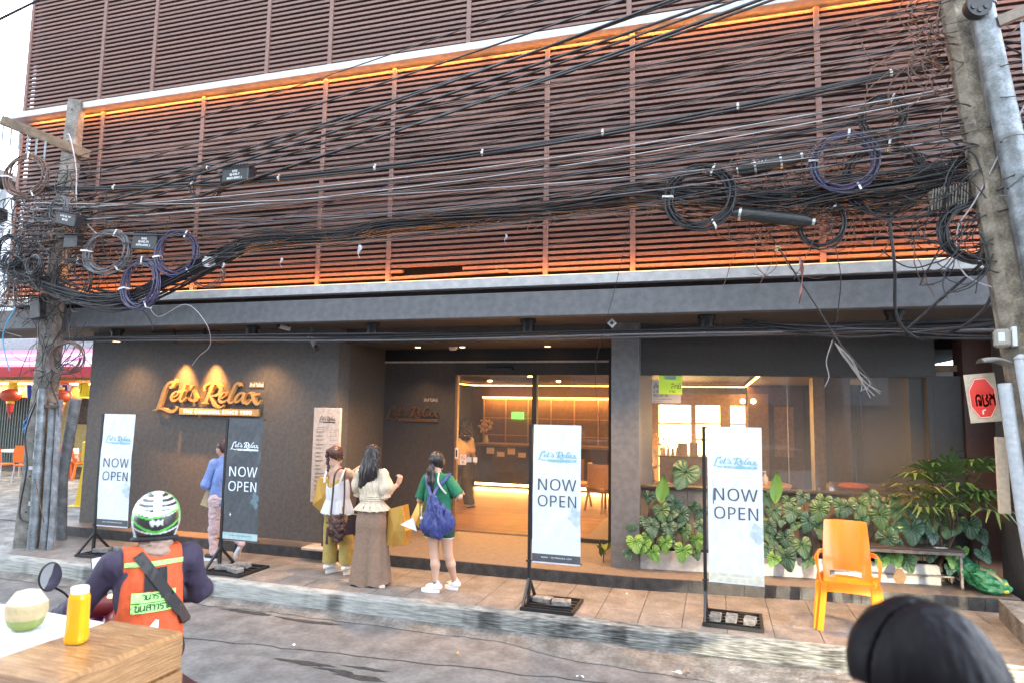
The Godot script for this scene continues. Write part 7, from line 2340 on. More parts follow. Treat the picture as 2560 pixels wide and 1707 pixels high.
func make_cables():
	var blk := paint(lin(0.014, 0.015, 0.018), 0.36)
	var grey := paint(lin(0.11, 0.11, 0.12), 0.36)
	var pale := paint(lin(0.34, 0.33, 0.34), 0.35)
	var brn := paint(lin(0.10, 0.055, 0.04), 0.5)
	var vio := paint(lin(0.045, 0.04, 0.085), 0.35)
	var kinds := [blk, blk, blk, grey, brn, blk, grey]
	# thick diagonals that leave the picture at the top
	for q in [[5.10, 7.15, 0.011], [4.80, 7.00, 0.016], [4.74, 6.93, 0.015], [4.56, 6.78, 0.016], [4.50, 6.72, 0.013], [4.30, 6.62, 0.018], [4.25, 6.56, 0.014], [5.42, 7.45, 0.007]]:
		span(Vector3(-9.35, q[0], -7.1 + R(0, 0.3)), Vector3(2.6, q[1], -6.55 + R(-0.2, 0.2)), 0.10 + R(0, 0.05), q[2], blk, "thick black power cable running diagonally up to the right across the slatted screen", 0.0, "thick diagonal cables")
	for q in [[-13.6, 7.30, -8.2, 8.05], [-13.4, 7.26, -8.0, 8.1], [-13.6, 7.72, -8.6, 8.3], [-13.6, 6.0, -10.2, 7.2]]:
		span(Vector3(q[0], q[1], -6.9), Vector3(q[2], q[3], -6.6), 0.05, 0.012, blk, "thick black cable crossing the sky at the top left corner", 0.0, "cables at the top left")
	# two lashed cables with clamps
	for q in [[5.16, 5.40], [5.13, 5.36]]:
		span(Vector3(-9.35, q[0], -6.95), Vector3(2.5, q[1], -6.7), 0.36, 0.017, blk, "thick lashed cable pair with pale clamps sagging across the middle of the slatted screen", 0.0, "lashed cables")
	# fans of thin cables
	for k in 34:
		var t := k / 33.0
		span(Vector3(-9.35, lerpf(4.35, 5.5, t) + R(-0.08, 0.08), -7.15 + R(0, 0.45)), Vector3(2.5, lerpf(4.45, 5.95, t) + R(-0.12, 0.12), -6.8 + R(-0.1, 0.4)), R(0.10, 0.46), R(0.0028, 0.0062), kinds[rng.randi() % 7], "", 0.012)
	for k in 22:
		span(Vector3(-9.35, R(4.0, 4.9), -7.1 + R(0, 0.4)), Vector3(2.6, R(4.2, 5.2), -6.75 + R(-0.1, 0.3)), R(0.15, 0.5), R(0.003, 0.0075), kinds[rng.randi() % 7], "", 0.02)
	for q in [[4.88, 4.55], [4.60, 4.98], [4.78, 5.05]]:
		span(Vector3(-9.3, q[0], -6.8), Vector3(2.4, q[1], -6.6), 0.22, 0.0065, pale, "pale grey overhead cable, shinier than the black ones around it", 0.01, "pale overhead cables")
	span(Vector3(-6.6, 4.18, -6.85), Vector3(-3.4, 4.72, -6.85), 0.03, 0.008, vio, "violet cable rising to the right out of the coils near the left power pole", 0.0)
	# the low sagging bundle
	var path := [Vector3(-9.9, 4.0, -6.95), Vector3(-8.34, 3.50, -6.9), Vector3(-7.5, 3.45, -6.9), Vector3(-6.7, 3.68, -6.9), Vector3(-6.0, 3.96, -6.9), Vector3(-5.5, 4.10, -6.9), Vector3(-4.26, 4.12, -6.9), Vector3(-3.6, 4.22, -6.9), Vector3(-2.15, 4.24, -6.9), Vector3(-1.46, 4.26, -6.9), Vector3(-0.74, 4.31, -6.9), Vector3(-0.1, 4.24, -6.88), Vector3(0.56, 4.16, -6.86), Vector3(1.17, 4.18, -6.85), Vector3(1.85, 4.17, -6.8), Vector3(2.6, 4.3, -6.7), Vector3(3.6, 4.6, -6.6)]
	var m := MB.new()
	for k in 46:
		var p := []
		var off := V(0, R(-1, 1) * 0.075, R(-1, 1) * 0.06)
		var ph := R(0, 9)
		for q in path.size():
			var wide := 1.0 + 0.8 * smoothstep(-1.8, 0.4, path[q].x) + 0.6 * smoothstep(-4.5, -7.0, path[q].x)
			p.append(path[q] + off * wide + V(0, sin(q * 1.3 + ph), cos(q * 1.7 + ph)) * 0.03 * wide)
		m.tube(smooth_path(p, 4), R(0.004, 0.010), 5, false)
	var o := single("cable_bundle", m, blk, "thick sagging bundle of black cables running the whole width of the screen", "cable bundle")
	o.set_meta("kind", "stuff")
	m = MB.new()
	for k in 30:
		var x := R(-7.0, 2.0)
		var y := 4.18 - 0.25 * smoothstep(-5.5, -7.0, x)
		m.tube(smooth_path([V(x, y, -6.85), V(x + R(-0.1, 0.1), y - R(0.05, 0.2), -6.8), V(x + R(0.0, 0.3), y - R(0.0, 0.14), -6.8), V(x + R(0.2, 0.4), y + 0.02, -6.86)], 4), 0.0035, 4, false)
	o = single("loose_wires", m, brn, "short loose wire ends drooping under the thick cable bundle", "wires")
	o.set_meta("kind", "stuff")
	# cables slung along the soffit
	for k in 9:
		span(Vector3(-9.9, 3.02 + R(-0.07, 0.06), -7.75 + R(0, 0.12)), Vector3(3.2, 3.0 + R(-0.08, 0.1), -7.75 + R(0, 0.12)), R(0.0, 0.07), R(0.006, 0.013), blk if k % 3 else grey, "black cable slung along the underside of the canopy", 0.02, "cables under the canopy")
	for k in 4:
		span(Vector3(0.3, 3.06 + R(-0.05, 0.05), -7.75), Vector3(2.7, 2.85 + R(-0.1, 0.2), -7.0), R(0.03, 0.12), 0.014, blk, "thick black cable drooping under the canopy towards the right power pole", 0.02, "cables under the canopy")
	for k in 12:
		span(Vector3(-13.8, R(2.9, 5.2), -6.9 + R(-0.2, 0.2)), Vector3(-9.4, R(2.9, 5.3), -7.2 + R(0, 0.3)), R(0.05, 0.2), R(0.004, 0.011), kinds[rng.randi() % 7], "black cable running left from the left power pole out of the picture", 0.02, "cables left of the left pole")
	for k in 14:
		span(Vector3(2.3, R(3.7, 5.6), -6.5 + R(-0.1, 0.3)), Vector3(4.2, R(3.9, 5.9), -6.4 + R(-0.2, 0.3)), R(0.03, 0.15), R(0.004, 0.012), kinds[rng.randi() % 7], "black cable running right from the right power pole out of the picture", 0.02, "cables right of the right pole")
	# drops
	for q in [[[V(-0.80, 4.30, -6.9), V(-1.00, 3.5, -7.1), V(-1.30, 2.6, -7.5), V(-1.285, 1.9, -7.7)], 0.0035, "single thin wire hanging from the bundle down in front of the canopy beam"],
			[[V(0.5, 3.9, -6.9), V(0.9, 3.2, -6.95), V(1.15, 2.8, -7.1), V(1.42, 2.45, -7.2), V(1.5, 2.3, -7.2)], 0.008, "frayed black cable end hanging diagonally in front of the window"],
			[[V(1.57, 4.2, -6.9), V(1.62, 3.5, -6.9), V(1.68, 2.98, -7.1), V(2.0, 2.82, -7.3), V(2.35, 3.05, -7.0), V(2.45, 3.5, -6.8)], 0.016, "thick black cable hanging in a wide loop beside the right power pole"],
			[[V(2.35, 3.5, -6.8), V(1.95, 3.1, -7.0), V(1.75, 2.9, -7.1)], 0.014, "thick black cable slanting down left from the right power pole"],
			[[V(1.05, 4.0, -6.9), V(1.15, 3.5, -6.9), V(1.16, 3.2, -7.0), V(1.1, 2.7, -7.2)], 0.005, "thin black wire hanging in front of the canopy beam near the right end"],
			[[V(-9.0, 5.9, -7.0), V(-8.8, 5.85, -6.9), V(-8.5, 5.3, -6.8), V(-8.4, 4.7, -6.8), V(-8.0, 4.3, -6.85), V(-7.85, 4.25, -6.9)], 0.008, "pale cable arching from the cross arm of the left pole down to the coils"],
			[[V(-9.0, 5.5, -7.0), V(-8.6, 5.2, -6.8), V(-8.35, 4.6, -6.8), V(-8.2, 4.25, -6.85)], 0.007, "grey cable curving down beside the top coil of the left pole"],
			[[V(-7.2, 3.5, -6.85), V(-7.0, 3.2, -6.9), V(-6.55, 3.35, -6.9), V(-6.3, 3.1, -7.0), V(-6.4, 2.85, -7.2), V(-6.75, 2.72, -7.4), V(-6.95, 2.6, -7.5)], 0.0045, "pale thin wire curling down in front of the canopy above the gold sign"],
			[[V(-9.55, 3.4, -6.9), V(-9.75, 3.0, -6.9), V(-9.7, 2.5, -7.0)], 0.008, "bright blue cable hanging left of the left power pole"],
			[[V(2.6, 4.9, -6.3), V(2.2, 4.0, -6.5), V(2.05, 3.7, -6.6), V(2.1, 3.3, -6.6), V(2.5, 3.1, -6.5)], 0.007, "pale cable slanting down across the right poles into the tangled coil"]]:
		m = MB.new(); m.tube(smooth_path(q[0], 6), q[1], 6)
		single("hanging_cable", m, pale if q[2].begins_with("pale") else (paint(lin(0.03, 0.25, 0.42), 0.4) if "blue" in q[2] else blk), q[2], "cable")
	m = MB.new()
	for k in 7: m.tube(smooth_path([V(1.12, 2.78, -7.1), V(1.25 + R(-0.03, 0.03), 2.6, -7.1), V(1.38 + R(-0.04, 0.04), 2.4, -7.1), V(1.42 + R(-0.1, 0.1), 2.28 + R(-0.04, 0.04), -7.1)], 4), 0.004, 4, false)
	m.tube(smooth_path([V(1.1, 2.8, -7.1), V(1.04, 2.6, -7.1), V(1.06, 2.45, -7.1), V(1.02, 2.35, -7.1)], 4), 0.005, 4, false)
	o = single("frayed_cable_end", m, rough_mat(lin(0.30, 0.28, 0.27)), "bunch of frayed pale strands at the end of the diagonal cable before the window", "cable end")
	# coils
	coil("large neat coil of violet-black cable with white ties, left of the two big ones at the right", Vector3(-0.13, 4.23, -6.78), 0.355, 0.345, 9, vio if false else blk, 0.012, 0.24)
	coil("large neat coil of purple-black cable with silver ties, highest of the big coils at the right", Vector3(1.19, 4.45, -6.72), 0.305, 0.30, 9, vio, 0.011, 0.22)
	coil("widest loose coil of dark cable hanging behind the purple one at the right", Vector3(1.55, 4.30, -6.85), 0.36, 0.37, 8, blk, 0.009, 0.20, 0.0, 1)
	coil("small dark coil high up against the slats left of the right poles", Vector3(1.56, 4.90, -6.85), 0.21, 0.23, 8, blk, 0.009, 0.28, 0.0, 1)
	coil("big messy coil of cable hanging on the right power pole above the stop sign", Vector3(2.20, 3.70, -6.62), 0.30, 0.30, 10, blk, 0.010, 0.26, 0.0, 1)
	coil("half hidden coil low against the orange lit slats at the right", Vector3(1.0, 3.90, -6.9), 0.22, 0.24, 6, blk, 0.009, 0.2, 0.0, 1)
	coil("brown-black coil hanging on the cross arm side of the left pole, highest of its coils", Vector3(-9.50, 5.30, -6.85), 0.36, 0.33, 8, brn, 0.010, 0.24, 0.2)
	coil("large grey-black coil right of the left pole under the grey cable box", Vector3(-7.82, 4.08, -6.8), 0.42, 0.31, 9, grey, 0.010, 0.24)
	coil("purple-black coil furthest right of the left pole's group, beside a ribbed box", Vector3(-6.65, 4.0, -6.8), 0.29, 0.32, 8, vio, 0.010, 0.24, 0.3)
	coil("purple-black coil hanging lowest over the canopy beam near the left pole", Vector3(-7.16, 3.61, -6.75), 0.32, 0.35, 9, vio, 0.010, 0.24)
	coil("thin loose coil in front of the square hole in the slats at the left", Vector3(-8.47, 3.72, -6.85), 0.36, 0.32, 5, blk, 0.008, 0.16, 0.0, 1)
	coil("small thin coil hanging alone beside the labelled box on the slats", Vector3(-6.35, 4.93, -6.9), 0.27, 0.225, 4, blk, 0.007, 0.10, 0.0, 1)
	coil("wiry brown coil hanging on the left pole under the canopy", Vector3(-8.69, 2.68, -7.05), 0.33, 0.23, 7, brn, 0.006, 0.14, 0.0, 0)
	coil("narrow dark coil at the left edge beside the left pole", Vector3(-9.65, 4.18, -6.8), 0.19, 0.26, 8, blk, 0.009, 0.26, 0.4, 0)
	coil("loose brown coil hanging just above the white beam right of the left pole's group", Vector3(-6.24, 3.74, -6.9), 0.28, 0.19, 5, brn, 0.006, 0.14, 0.0, 0)
	coil("small black coil in the tangle at the left pole, near the pale wire loop", Vector3(-9.05, 3.95, -6.75), 0.16, 0.15, 7, blk, 0.009, 0.3, 0.0, 0)
	coil("grey coil in the tangle right of the left pole's top", Vector3(-8.75, 4.75, -6.8), 0.20, 0.19, 7, grey, 0.007, 0.4, 0.0, 0)
	# boxes and closures
	splice_box("tilted grey-black cable box with faint white print right of the left pole", Vector3(-8.40, 4.53, -6.72), V(0.36, 0.17, 0.20), -0.22, ["DTN BJ 167", "BK-02"])
	splice_box("black ribbed cable box with white lettering AWN beside a purple coil", Vector3(-7.12, 4.17, -6.80), V(0.40, 0.22, 0.18), -0.10, ["AWN", "BJ-042 (V)", "XYPN-XYRV_L"])
	splice_box("dark labelled cable box with white lettering hanging on the slats by a thin coil", Vector3(-5.80, 4.98, -6.85), V(0.40, 0.20, 0.16), 0.02, ["DTN", "BJ-035-7", "BK24-BK02_L"])
	splice_box("small square black box under the tilted cable box", Vector3(-8.46, 4.26, -6.82), V(0.24, 0.18, 0.12), -0.05, [])
	splice_box("dark cable box at the left picture edge", Vector3(-10.0, 4.72, -6.8), V(0.34, 0.16, 0.16), 0.12, [])
	splice_box("small black box at the left edge beside the upper coil", Vector3(-10.35, 5.3, -6.9), V(0.2, 0.2, 0.14), 0.0, [])
	splice_box("bluish black box strapped to the left pole below the coils", Vector3(-9.25, 3.38, -7.0), V(0.18, 0.30, 0.12), 0.12, [])
	splice_box("flat black box behind the coils at the right", Vector3(0.45, 4.22, -6.95), V(0.28, 0.14, 0.12), 0.0, [])
	closure("black cable closure with white handwriting and steel bands, between the big right coils", Vector3(0.20, 4.47, -6.80), Vector3(0.86, 4.57, -6.78), 0.075, [0.06, 0.3, 0.66, 0.95])
	closure("long smooth black cable closure under the big left coil of the right group", Vector3(0.14, 4.06, -6.80), Vector3(0.95, 3.90, -6.78), 0.065, [0.14, 0.96])
	closure("grey cable closure against the slats left of the right poles", Vector3(1.78, 4.30, -6.95), Vector3(2.08, 4.40, -6.95), 0.08, [0.05])
	var hw := MB.new()
	for k in 9: hw.bar(V(0.36 + k * 0.032, 4.50 + 0.006 * k + R(-0.012, 0.012), -6.722), V(0.375 + k * 0.032, 4.53 + 0.006 * k + R(-0.01, 0.01), -6.722), 0.005, 0.002, V(0, 0, 1))
	o = single("handwriting", hw, paint(lin(0.7, 0.7, 0.7)), "white handwritten marks on the upper cable closure", "marking")
	# cast amplifier with fins
	var s := thing("ribbed_amplifier", "beige cast metal box with diagonal cooling fins left of the right poles", "amplifier", Vector3(2.03, 4.03, -6.7), -0.2)
	s.rotation.z = 0.12
	m = MB.new(); m.box(V(-0.15, -0.10, -0.06), V(0.16, 0.10, 0.03), 0.015)
	put("case", m, rough_mat(lin(0.24, 0.20, 0.15), 0.6, 2.0, 0.1), s)
	for k in 13:
		m = MB.new(); m.bar(V(-0.15 + k * 0.022, -0.095, 0.05), V(-0.11 + k * 0.022, 0.095, 0.05), 0.008, 0.045, V(0, 0, 1))
		put("fin", m, rough_mat(lin(0.27, 0.24, 0.20), 0.55, 2.0, 0.1), s)
	# tangles at both poles
	tangle("cable_tangle", "dense tangle of black cables around the left power pole", Vector3(-9.2, 4.35, -6.95), V(0.55, 0.75, 0.18), 150, blk, 0.007, 0.35)
	tangle("cable_tangle", "brown wiry tangle low at the left edge before the orange lit slats", Vector3(-9.75, 3.72, -7.0), V(0.4, 0.22, 0.12), 70, brn, 0.0045, 0.6)
	tangle("cable_tangle", "loose wires around the coils right of the left pole", Vector3(-7.9, 3.95, -6.9), V(0.9, 0.45, 0.1), 46, blk, 0.005, 0.22)
	tangle("cable_tangle", "wires running down the left pole under the canopy", Vector3(-9.1, 2.9, -7.15), V(0.22, 0.7, 0.06), 44, blk, 0.006, 0.15)
	tangle("cable_tangle", "tangle of thin dark wires among the coils at the right", Vector3(1.1, 4.15, -6.95), V(0.85, 0.3, 0.1), 110, brn, 0.0045, 0.35)
	tangle("cable_tangle", "tangle of black wires on the right power pole", Vector3(2.25, 4.0, -6.6), V(0.3, 0.55, 0.12), 80, blk, 0.006, 0.3)
	tangle("cable_tangle", "wires and ties at the head of the right poles", Vector3(2.0, 5.5, -6.6), V(0.2, 0.35, 0.12), 50, brn, 0.006, 0.4)
	# torn scraps caught on the cables
	for q in [[Vector3(-4.02, 3.98, -6.85), 0.05, 0.16, "white torn strip of sheet hanging from the bundle, longest of the scraps"], [Vector3(-5.10, 3.88, -6.85), 0.025, 0.12, "small white scrap caught on the bundle left of the longest one"], [Vector3(-5.96, 3.86, -6.85), 0.03, 0.13, "thin white scrap hanging on the bundle, leftmost but one"], [Vector3(-2.2, 4.0, -6.85), 0.02, 0.12, "tiny white scrap near the middle of the bundle"], [Vector3(0.60, 3.72, -6.9), 0.06, 0.06, "torn yellowish scrap of paper below the lower black closure"]]:
		m = MB.new()
		m.grid(4, 8, func(u, w): return V((u - 0.5) * q[1] * (0.6 + 0.4 * sin(w * 5.0)) + 0.012 * sin(w * 7.0), -w * q[2], 0.01 * sin(u * 4.0 + w * 6.0)))
		single("torn_scrap", m, rough_mat(lin(0.55, 0.55, 0.58) if q[1] < 0.055 else lin(0.6, 0.42, 0.22)), q[3], "scrap", q[0])
	m = MB.new()
	m.grid(6, 16, func(u, w): return V((u - 0.5) * 0.05 * (0.5 + 0.5 * sin(w * 9.0) * sin(w * 4.0)) + 0.02 * sin(w * 4.0), -w * 0.46, 0.02 * sin(u * 5.0 + w * 9.0)))
	single("pink_ribbon", m, rough_mat(lin(0.42, 0.20, 0.18)), "faded pink ribbon with a clear scrap hanging before the canopy beam at the right", "ribbon", Vector3(0.80, 3.60, -6.9))
	m = MB.new()
	m.grid(6, 6, func(u, w): return V((u - 0.5) * 0.18 + 0.02 * sin(w * 6.0), -w * 0.13 - 0.05 * sin(u * 3.1), 0.03 * sin(u * 5.0)))
	single("white_bag_scrap", m, rough_mat(lin(0.6, 0.58, 0.58)), "crumpled white plastic scrap beside the loose brown coil", "scrap", Vector3(-6.16, 3.98, -6.82))
	# small pale clamps on the lashed pair
	for k in 8:
		var t := 0.12 + k * 0.115
		var p := Vector3(-9.35, 5.145, -6.95).lerp(Vector3(2.5, 5.38, -6.7), t)
		p.y -= 0.36 * 4 * t * (1 - t)
		m = MB.new(); m.tube([V(-0.012, 0, 0), V(0.012, 0, 0)], 0.032, 10); m.box(V(-0.01, 0.03, -0.008), V(0.01, 0.05, 0.008))
		single("cable_clamp", m, paint(lin(0.55, 0.52, 0.48), 0.4, 0.4), "small pale clamp on the lashed cable pair, number %s from the left pole" % ["one", "two", "three", "four", "five", "six", "seven", "eight"][k], "clamp", p, 0.0, "clamps on the lashed cables")

# ---------------------------------------------------------------- planter, bench, chair, sack
func leaf_mesh(seed_: int) -> ArrayMesh:   # heart-shaped ribbed leaf, one high, stalk joint at the origin, tip down
	var n := FastNoiseLite.new(); n.seed = seed_; n.frequency = 1.1
	var m := MB.new()
	var f := func(u: float, w: float) -> Vector3:
		var th := (u - 0.5) * TAU * 0.985
		var a := absf(th)
		var r := 0.42 + 0.20 * exp(-pow(a / 0.45, 2.0)) - 0.04 * sin(a * 2.0) - 0.30 * exp(-pow((PI - a) / 0.34, 2.0))
		r *= w * (1.0 + 0.06 * n.get_noise_2d(th * 2.0, seed_))
		var rib := 0.018 * sin(a * 13.0) * sin(minf(1.0, w * 1.1) * PI) * smoothstep(0.0, 0.3, a)
		return V(sin(th) * r * 1.02, -cos(th) * r, rib - 0.22 * w * w * (0.5 + 0.5 * n.get_noise_2d(th, 5.0)) + 0.10 * w - 0.03 * exp(-a * 8.0))
	m.grid(72, 7, f)
	for k in m.v.size():
		var u := fmod(k, 73) / 72.0
		var a := absf((u - 0.5) * TAU)
		var w := floorf(k / 73.0) / 7.0
		var vein := maxf(exp(-a * 22.0) * 1.0, pow(0.5 + 0.5 * sin(a * 13.0 + 1.6), 6.0) * (1.0 - w) * 0.9)
		m.c[k] = Color(1, 1, 1).lerp(Color(2.4, 2.2, 1.9), vein * 0.5)
	return m.mesh()

func make_plants():
	var meshes := []
	for k in 4: meshes.append(leaf_mesh(k + 3))
	var lm := []
	for c in [lin(0.032, 0.085, 0.045), lin(0.024, 0.068, 0.040), lin(0.045, 0.105, 0.040), lin(0.085, 0.20, 0.035)]:
		lm.append(paint(c, 0.42, 0.0, {"vertex_color_use_as_albedo": true, "backlight_enabled": true, "backlight": Color(0.10, 0.22, 0.05)}))
	var stem := paint(lin(0.05, 0.035, 0.02), 0.6)
	var turn := atan(0.13)
	var s := thing("planter", "long low white planter under the window", "planter", Vector3(-0.92, 0.143, -8.53), turn)
	var m := MB.new(); m.box(V(0, 0, -0.17), V(3.4, 0.23, 0.0), 0.006)
	put("box", m, rough_mat(lin(0.56, 0.55, 0.53), 0.7, 1.2, 0.1), s)
	m = MB.new(); m.box(V(0.02, 0.23, -0.16), V(3.38, 0.234, -0.02))
	put("soil", m, rough_mat(lin(0.03, 0.022, 0.015), 1.0, 3.0, 0.8), s)
	var spots := [[-0.98, 0.70, 0.23], [-0.78, 0.65, 0.23], [-0.97, 0.46, 0.22], [-1.05, 0.33, 0.14], [-0.75, 0.35, 0.19], [-0.61, 0.47, 0.20], [-0.38, 0.61, 0.19], [-0.40, 0.39, 0.22], [-0.24, 0.52, 0.19], [-0.25, 0.37, 0.13], [-0.66, 0.83, 0.22], [-0.81, 1.00, 0.16], [-0.37, 1.28, 0.36], [-0.59, 1.01, 0.10], [-0.50, 0.92, 0.21], [-0.42, 0.79, 0.22], [-0.28, 0.90, 0.14], [-0.19, 0.85, 0.19], [-0.57, 0.65, 0.18], [-0.20, 0.69, 0.16], [-0.86, 0.43, 0.19], [0.58, 1.04, 0.19], [0.83, 0.99, 0.18], [0.86, 0.89, 0.23], [0.99, 1.06, 0.17], [0.66, 0.88, 0.20], [0.60, 0.72, 0.18], [0.74, 0.80, 0.15], [0.77, 0.59, 0.21], [1.04, 0.78, 0.23], [1.17, 0.92, 0.24], [1.23, 1.02, 0.20], [1.42, 0.96, 0.21], [0.77, 0.37, 0.25], [0.95, 0.51, 0.23], [1.02, 0.36, 0.18], [0.56, 0.46, 0.16], [0.89, 0.75, 0.14], [0.63, 0.36, 0.18], [1.48, 0.96, 0.21], [1.62, 1.00, 0.23], [1.76, 1.08, 0.20], [1.83, 0.88, 0.25], [1.87, 1.03, 0.18], [2.02, 0.95, 0.19], [2.02, 1.08, 0.15], [2.19, 0.95, 0.20], [1.63, 0.82, 0.18], [1.95, 0.74, 0.15], [1.89, 0.63, 0.25], [2.16, 0.74, 0.29], [2.37, 0.87, 0.26], [2.38, 0.70, 0.19], [2.57, 1.00, 0.28], [2.57, 0.78, 0.23], [2.78, 0.81, 0.24], [2.87, 0.52, 0.18], [1.80, 0.40, 0.17], [1.95, 0.43, 0.18], [2.07, 0.41, 0.23], [2.55, 0.46, 0.18], [2.52, 0.35, 0.13]]
	for k in 44:   # leaves between and behind those
		spots.append([[R(-0.9, -0.15), R(0.1, 0.6), R(0.5, 1.2), R(1.2, 2.0), R(1.9, 2.9)][k % 5], R(0.42, 0.84), R(0.13, 0.19)])
	var groups := [["heart-leaved plant at the left end of the planter by the pillar", -1.3, -0.5], ["heart-leaved plant behind the pole of the banner before the plants, its biggest leaf above the sill", -0.5, 0.05], ["heart-leaved plant between the banner and the orange chair", 0.05, 0.92], ["heart-leaved plant directly behind the orange chair", 0.92, 1.5], ["heart-leaved plant over the left half of the bench", 1.5, 2.1], ["heart-leaved plant over the right half of the bench", 2.1, 2.5], ["heart-leaved plant at the right end of the planter under the palm", 2.5, 3.2]]
	for g in groups:
		var bx: float = (g[1] + g[2]) / 2
		var bz: float = -8.60 - 0.13 * (bx + 0.93)
		var p := thing("broad_leaf_plant", g[0], "plant", Vector3(bx, 0.37, bz), 0.0, "plants in the planter")
		var n := 0
		for q in spots:
			if q[0] < g[1] or q[0] >= g[2]: continue
			var extra: bool = spots.find(q) >= 62
			var size: float = q[2] * 1.12
			var z: float = -8.40 - 0.13 * (q[0] + 0.93) - 0.22 * clampf((q[1] - 0.4) / 0.7, 0.0, 1.0) - (0.05 if extra else 0.0) + R(-0.02, 0.02)
			var at := Vector3(q[0], q[1] + size * 0.12, maxf(z, -8.69 - 0.13 * (q[0] + 0.93)))
			var low: bool = q[1] < 0.55
			var mat: Material = lm[3] if (low and rng.randf() < 0.35) else lm[rng.randi() % 3]
			var o := put("leaf", meshes[rng.randi() % 4], mat, p)
			o.position = at - p.position
			o.basis = Basis(Vector3(0, 0, 1), R(-0.5, 0.5)) * Basis(Vector3.UP, R(-0.45, 0.45)) * Basis(Vector3.RIGHT, R(-0.55, -0.15)) * Basis.from_scale(Vector3.ONE * size)
			m = MB.new()
			var root := Vector3(lerpf(q[0], bx, 0.35), 0.37, bz)
			m.tube(smooth_path([root - p.position, root.lerp(at, 0.5) + V(0, 0.06, -0.03) - p.position, at + V(0, 0.0, -0.012) - p.position], 4), 0.0045, 5)
			put("stalk", m, stem, p)
			n += 1
	# two upright young leaves
	for q in [[-0.657, 1.12, 0.36, 0.16, "upright narrow bright green leaf left of the biggest leaf"], [0.684, 1.19, 0.40, 0.15, "upright narrow green leaf right of the banner before the plants"]]:
		var p := thing("upright_leaf", q[4], "plant", Vector3(q[0], q[1], -8.60 - 0.13 * (q[0] + 0.93)), 0.3)
		m = MB.new()
		m.grid(10, 16, func(u, w): return V((u - 0.5) * q[3] * sin(pow(w, 0.8) * PI) * 1.05 + 0.04 * (w - 0.5), (w - 0.5) * q[2], 0.05 * absf(u - 0.5)))
		put("leaf", m, lm[3], p)
		m = MB.new(); m.tube([V(0, -q[2] / 2, 0), V(-0.02, -q[2] / 2 - 0.35, -0.03)], 0.005, 5)
		put("stalk", m, stem, p)
	# fan palm
	var pm := [paint(lin(0.035, 0.085, 0.025), 0.45, 0.0, {"backlight_enabled": true, "backlight": Color(0.10, 0.2, 0.03)}), paint(lin(0.055, 0.105, 0.030), 0.45, 0.0, {"backlight_enabled": true, "backlight": Color(0.12, 0.2, 0.03)}), paint(lin(0.15, 0.16, 0.055), 0.5, 0.0, {"backlight_enabled": true, "backlight": Color(0.2, 0.2, 0.05)})]
	s = thing("fan_palm", "bushy fan palm with narrow finger leaves at the right end of the planter", "palm", Vector3(2.55, 0.37, -8.95))
	for k in 5:
		m = MB.new(); m.tube(smooth_path([V(R(-0.15, 0.15), 0, R(-0.06, 0.06)), V(R(-0.2, 0.2), 0.5, 0), V(R(-0.3, 0.3), 0.95, R(0, 0.1))], 4), 0.012, 6)
		put("trunk", m, rough_mat(lin(0.06, 0.04, 0.02)), s)
	for k in 30:
		var c := V(R(-0.44, 0.36), R(0.66, 1.22), R(-0.05, 0.36))
		var out := (c - V(0, 0.75, -0.05)).normalized()
		var aim := (out + V(0, R(-0.3, 0.25), 0.35)).normalized()
		m = MB.new()
		var side := aim.cross(Vector3.UP).normalized()
		var up := side.cross(aim)
		var nb := 7 + rng.randi() % 4
		for b in nb:
			var an := lerpf(-1.45, 1.45, float(b) / (nb - 1)) + R(-0.08, 0.08)
			var d := (aim * cos(an) + side * sin(an)).normalized()
			var l := R(0.24, 0.36)
			var tip := c + d * l - Vector3.UP * R(0.02, 0.12) + up * 0.03
			var mid := c + d * l * 0.55 + up * 0.035
			var w := (d.cross(up)).normalized() * R(0.014, 0.02)
			m.quad(c - w * 0.4, c + w * 0.4, mid + w, mid - w)
			m.quad(mid - w, mid + w, tip + w * 0.25, tip - w * 0.25)
		put("frond", m, pm[2] if c.x < -0.22 and rng.randf() < 0.5 else pm[rng.randi() % 2], s)
		m = MB.new(); m.tube([V(c.x * 0.3, 0.62, 0.0), c], 0.004, 4)
		put("stalk", m, pm[0], s)
	# a wire trellis behind the bench
	m = MB.new()
	for k in 5:
		m.bar(V(k * 0.09, 0, 0), V(k * 0.09 + 0.2, 0.35, 0), 0.006, 0.006); m.bar(V(k * 0.09 + 0.2, 0, 0.006), V(k * 0.09, 0.35, 0.006), 0.006, 0.006)
	single("wire_trellis", m, paint(lin(0.02, 0.015, 0.012)), "small dark wire trellis among the stalks right of the orange chair", "trellis", Vector3(1.45, 0.45, -8.88), turn)
	# bench
	s = thing("bench", "narrow dark bench on a thin metal frame before the plants", "bench", Vector3(1.2, 0.143, -8.62), 0.13)
	for k in 3:
		m = MB.new(); m.box(V(0, 0.415, -0.30 + k * 0.1), V(1.47, 0.44, -0.30 + k * 0.1 + 0.098), 0.003)
		put("plank", m, rough_mat(lin(0.055, 0.038, 0.032), 0.5, 1.6, 0.1), s)
	var steel := rough_mat(lin(0.28, 0.24, 0.21), 0.5, 2.0, 0.1, "blotch")
	m = MB.new(); m.bar(V(0.0, 0.395, -0.01), V(1.46, 0.395, -0.01), 0.028, 0.034); m.bar(V(0.0, 0.395, -0.29), V(1.46, 0.395, -0.29), 0.028, 0.034)
	put("rail", m, steel, s)
	for q in [[0.04, -0.02], [1.43, -0.02], [0.04, -0.28], [1.43, -0.28]]:
		m = MB.new(); m.bar(V(q[0], 0, q[1]), V(q[0], 0.395, q[1]), 0.026, 0.026)
		put("leg", m, steel, s)
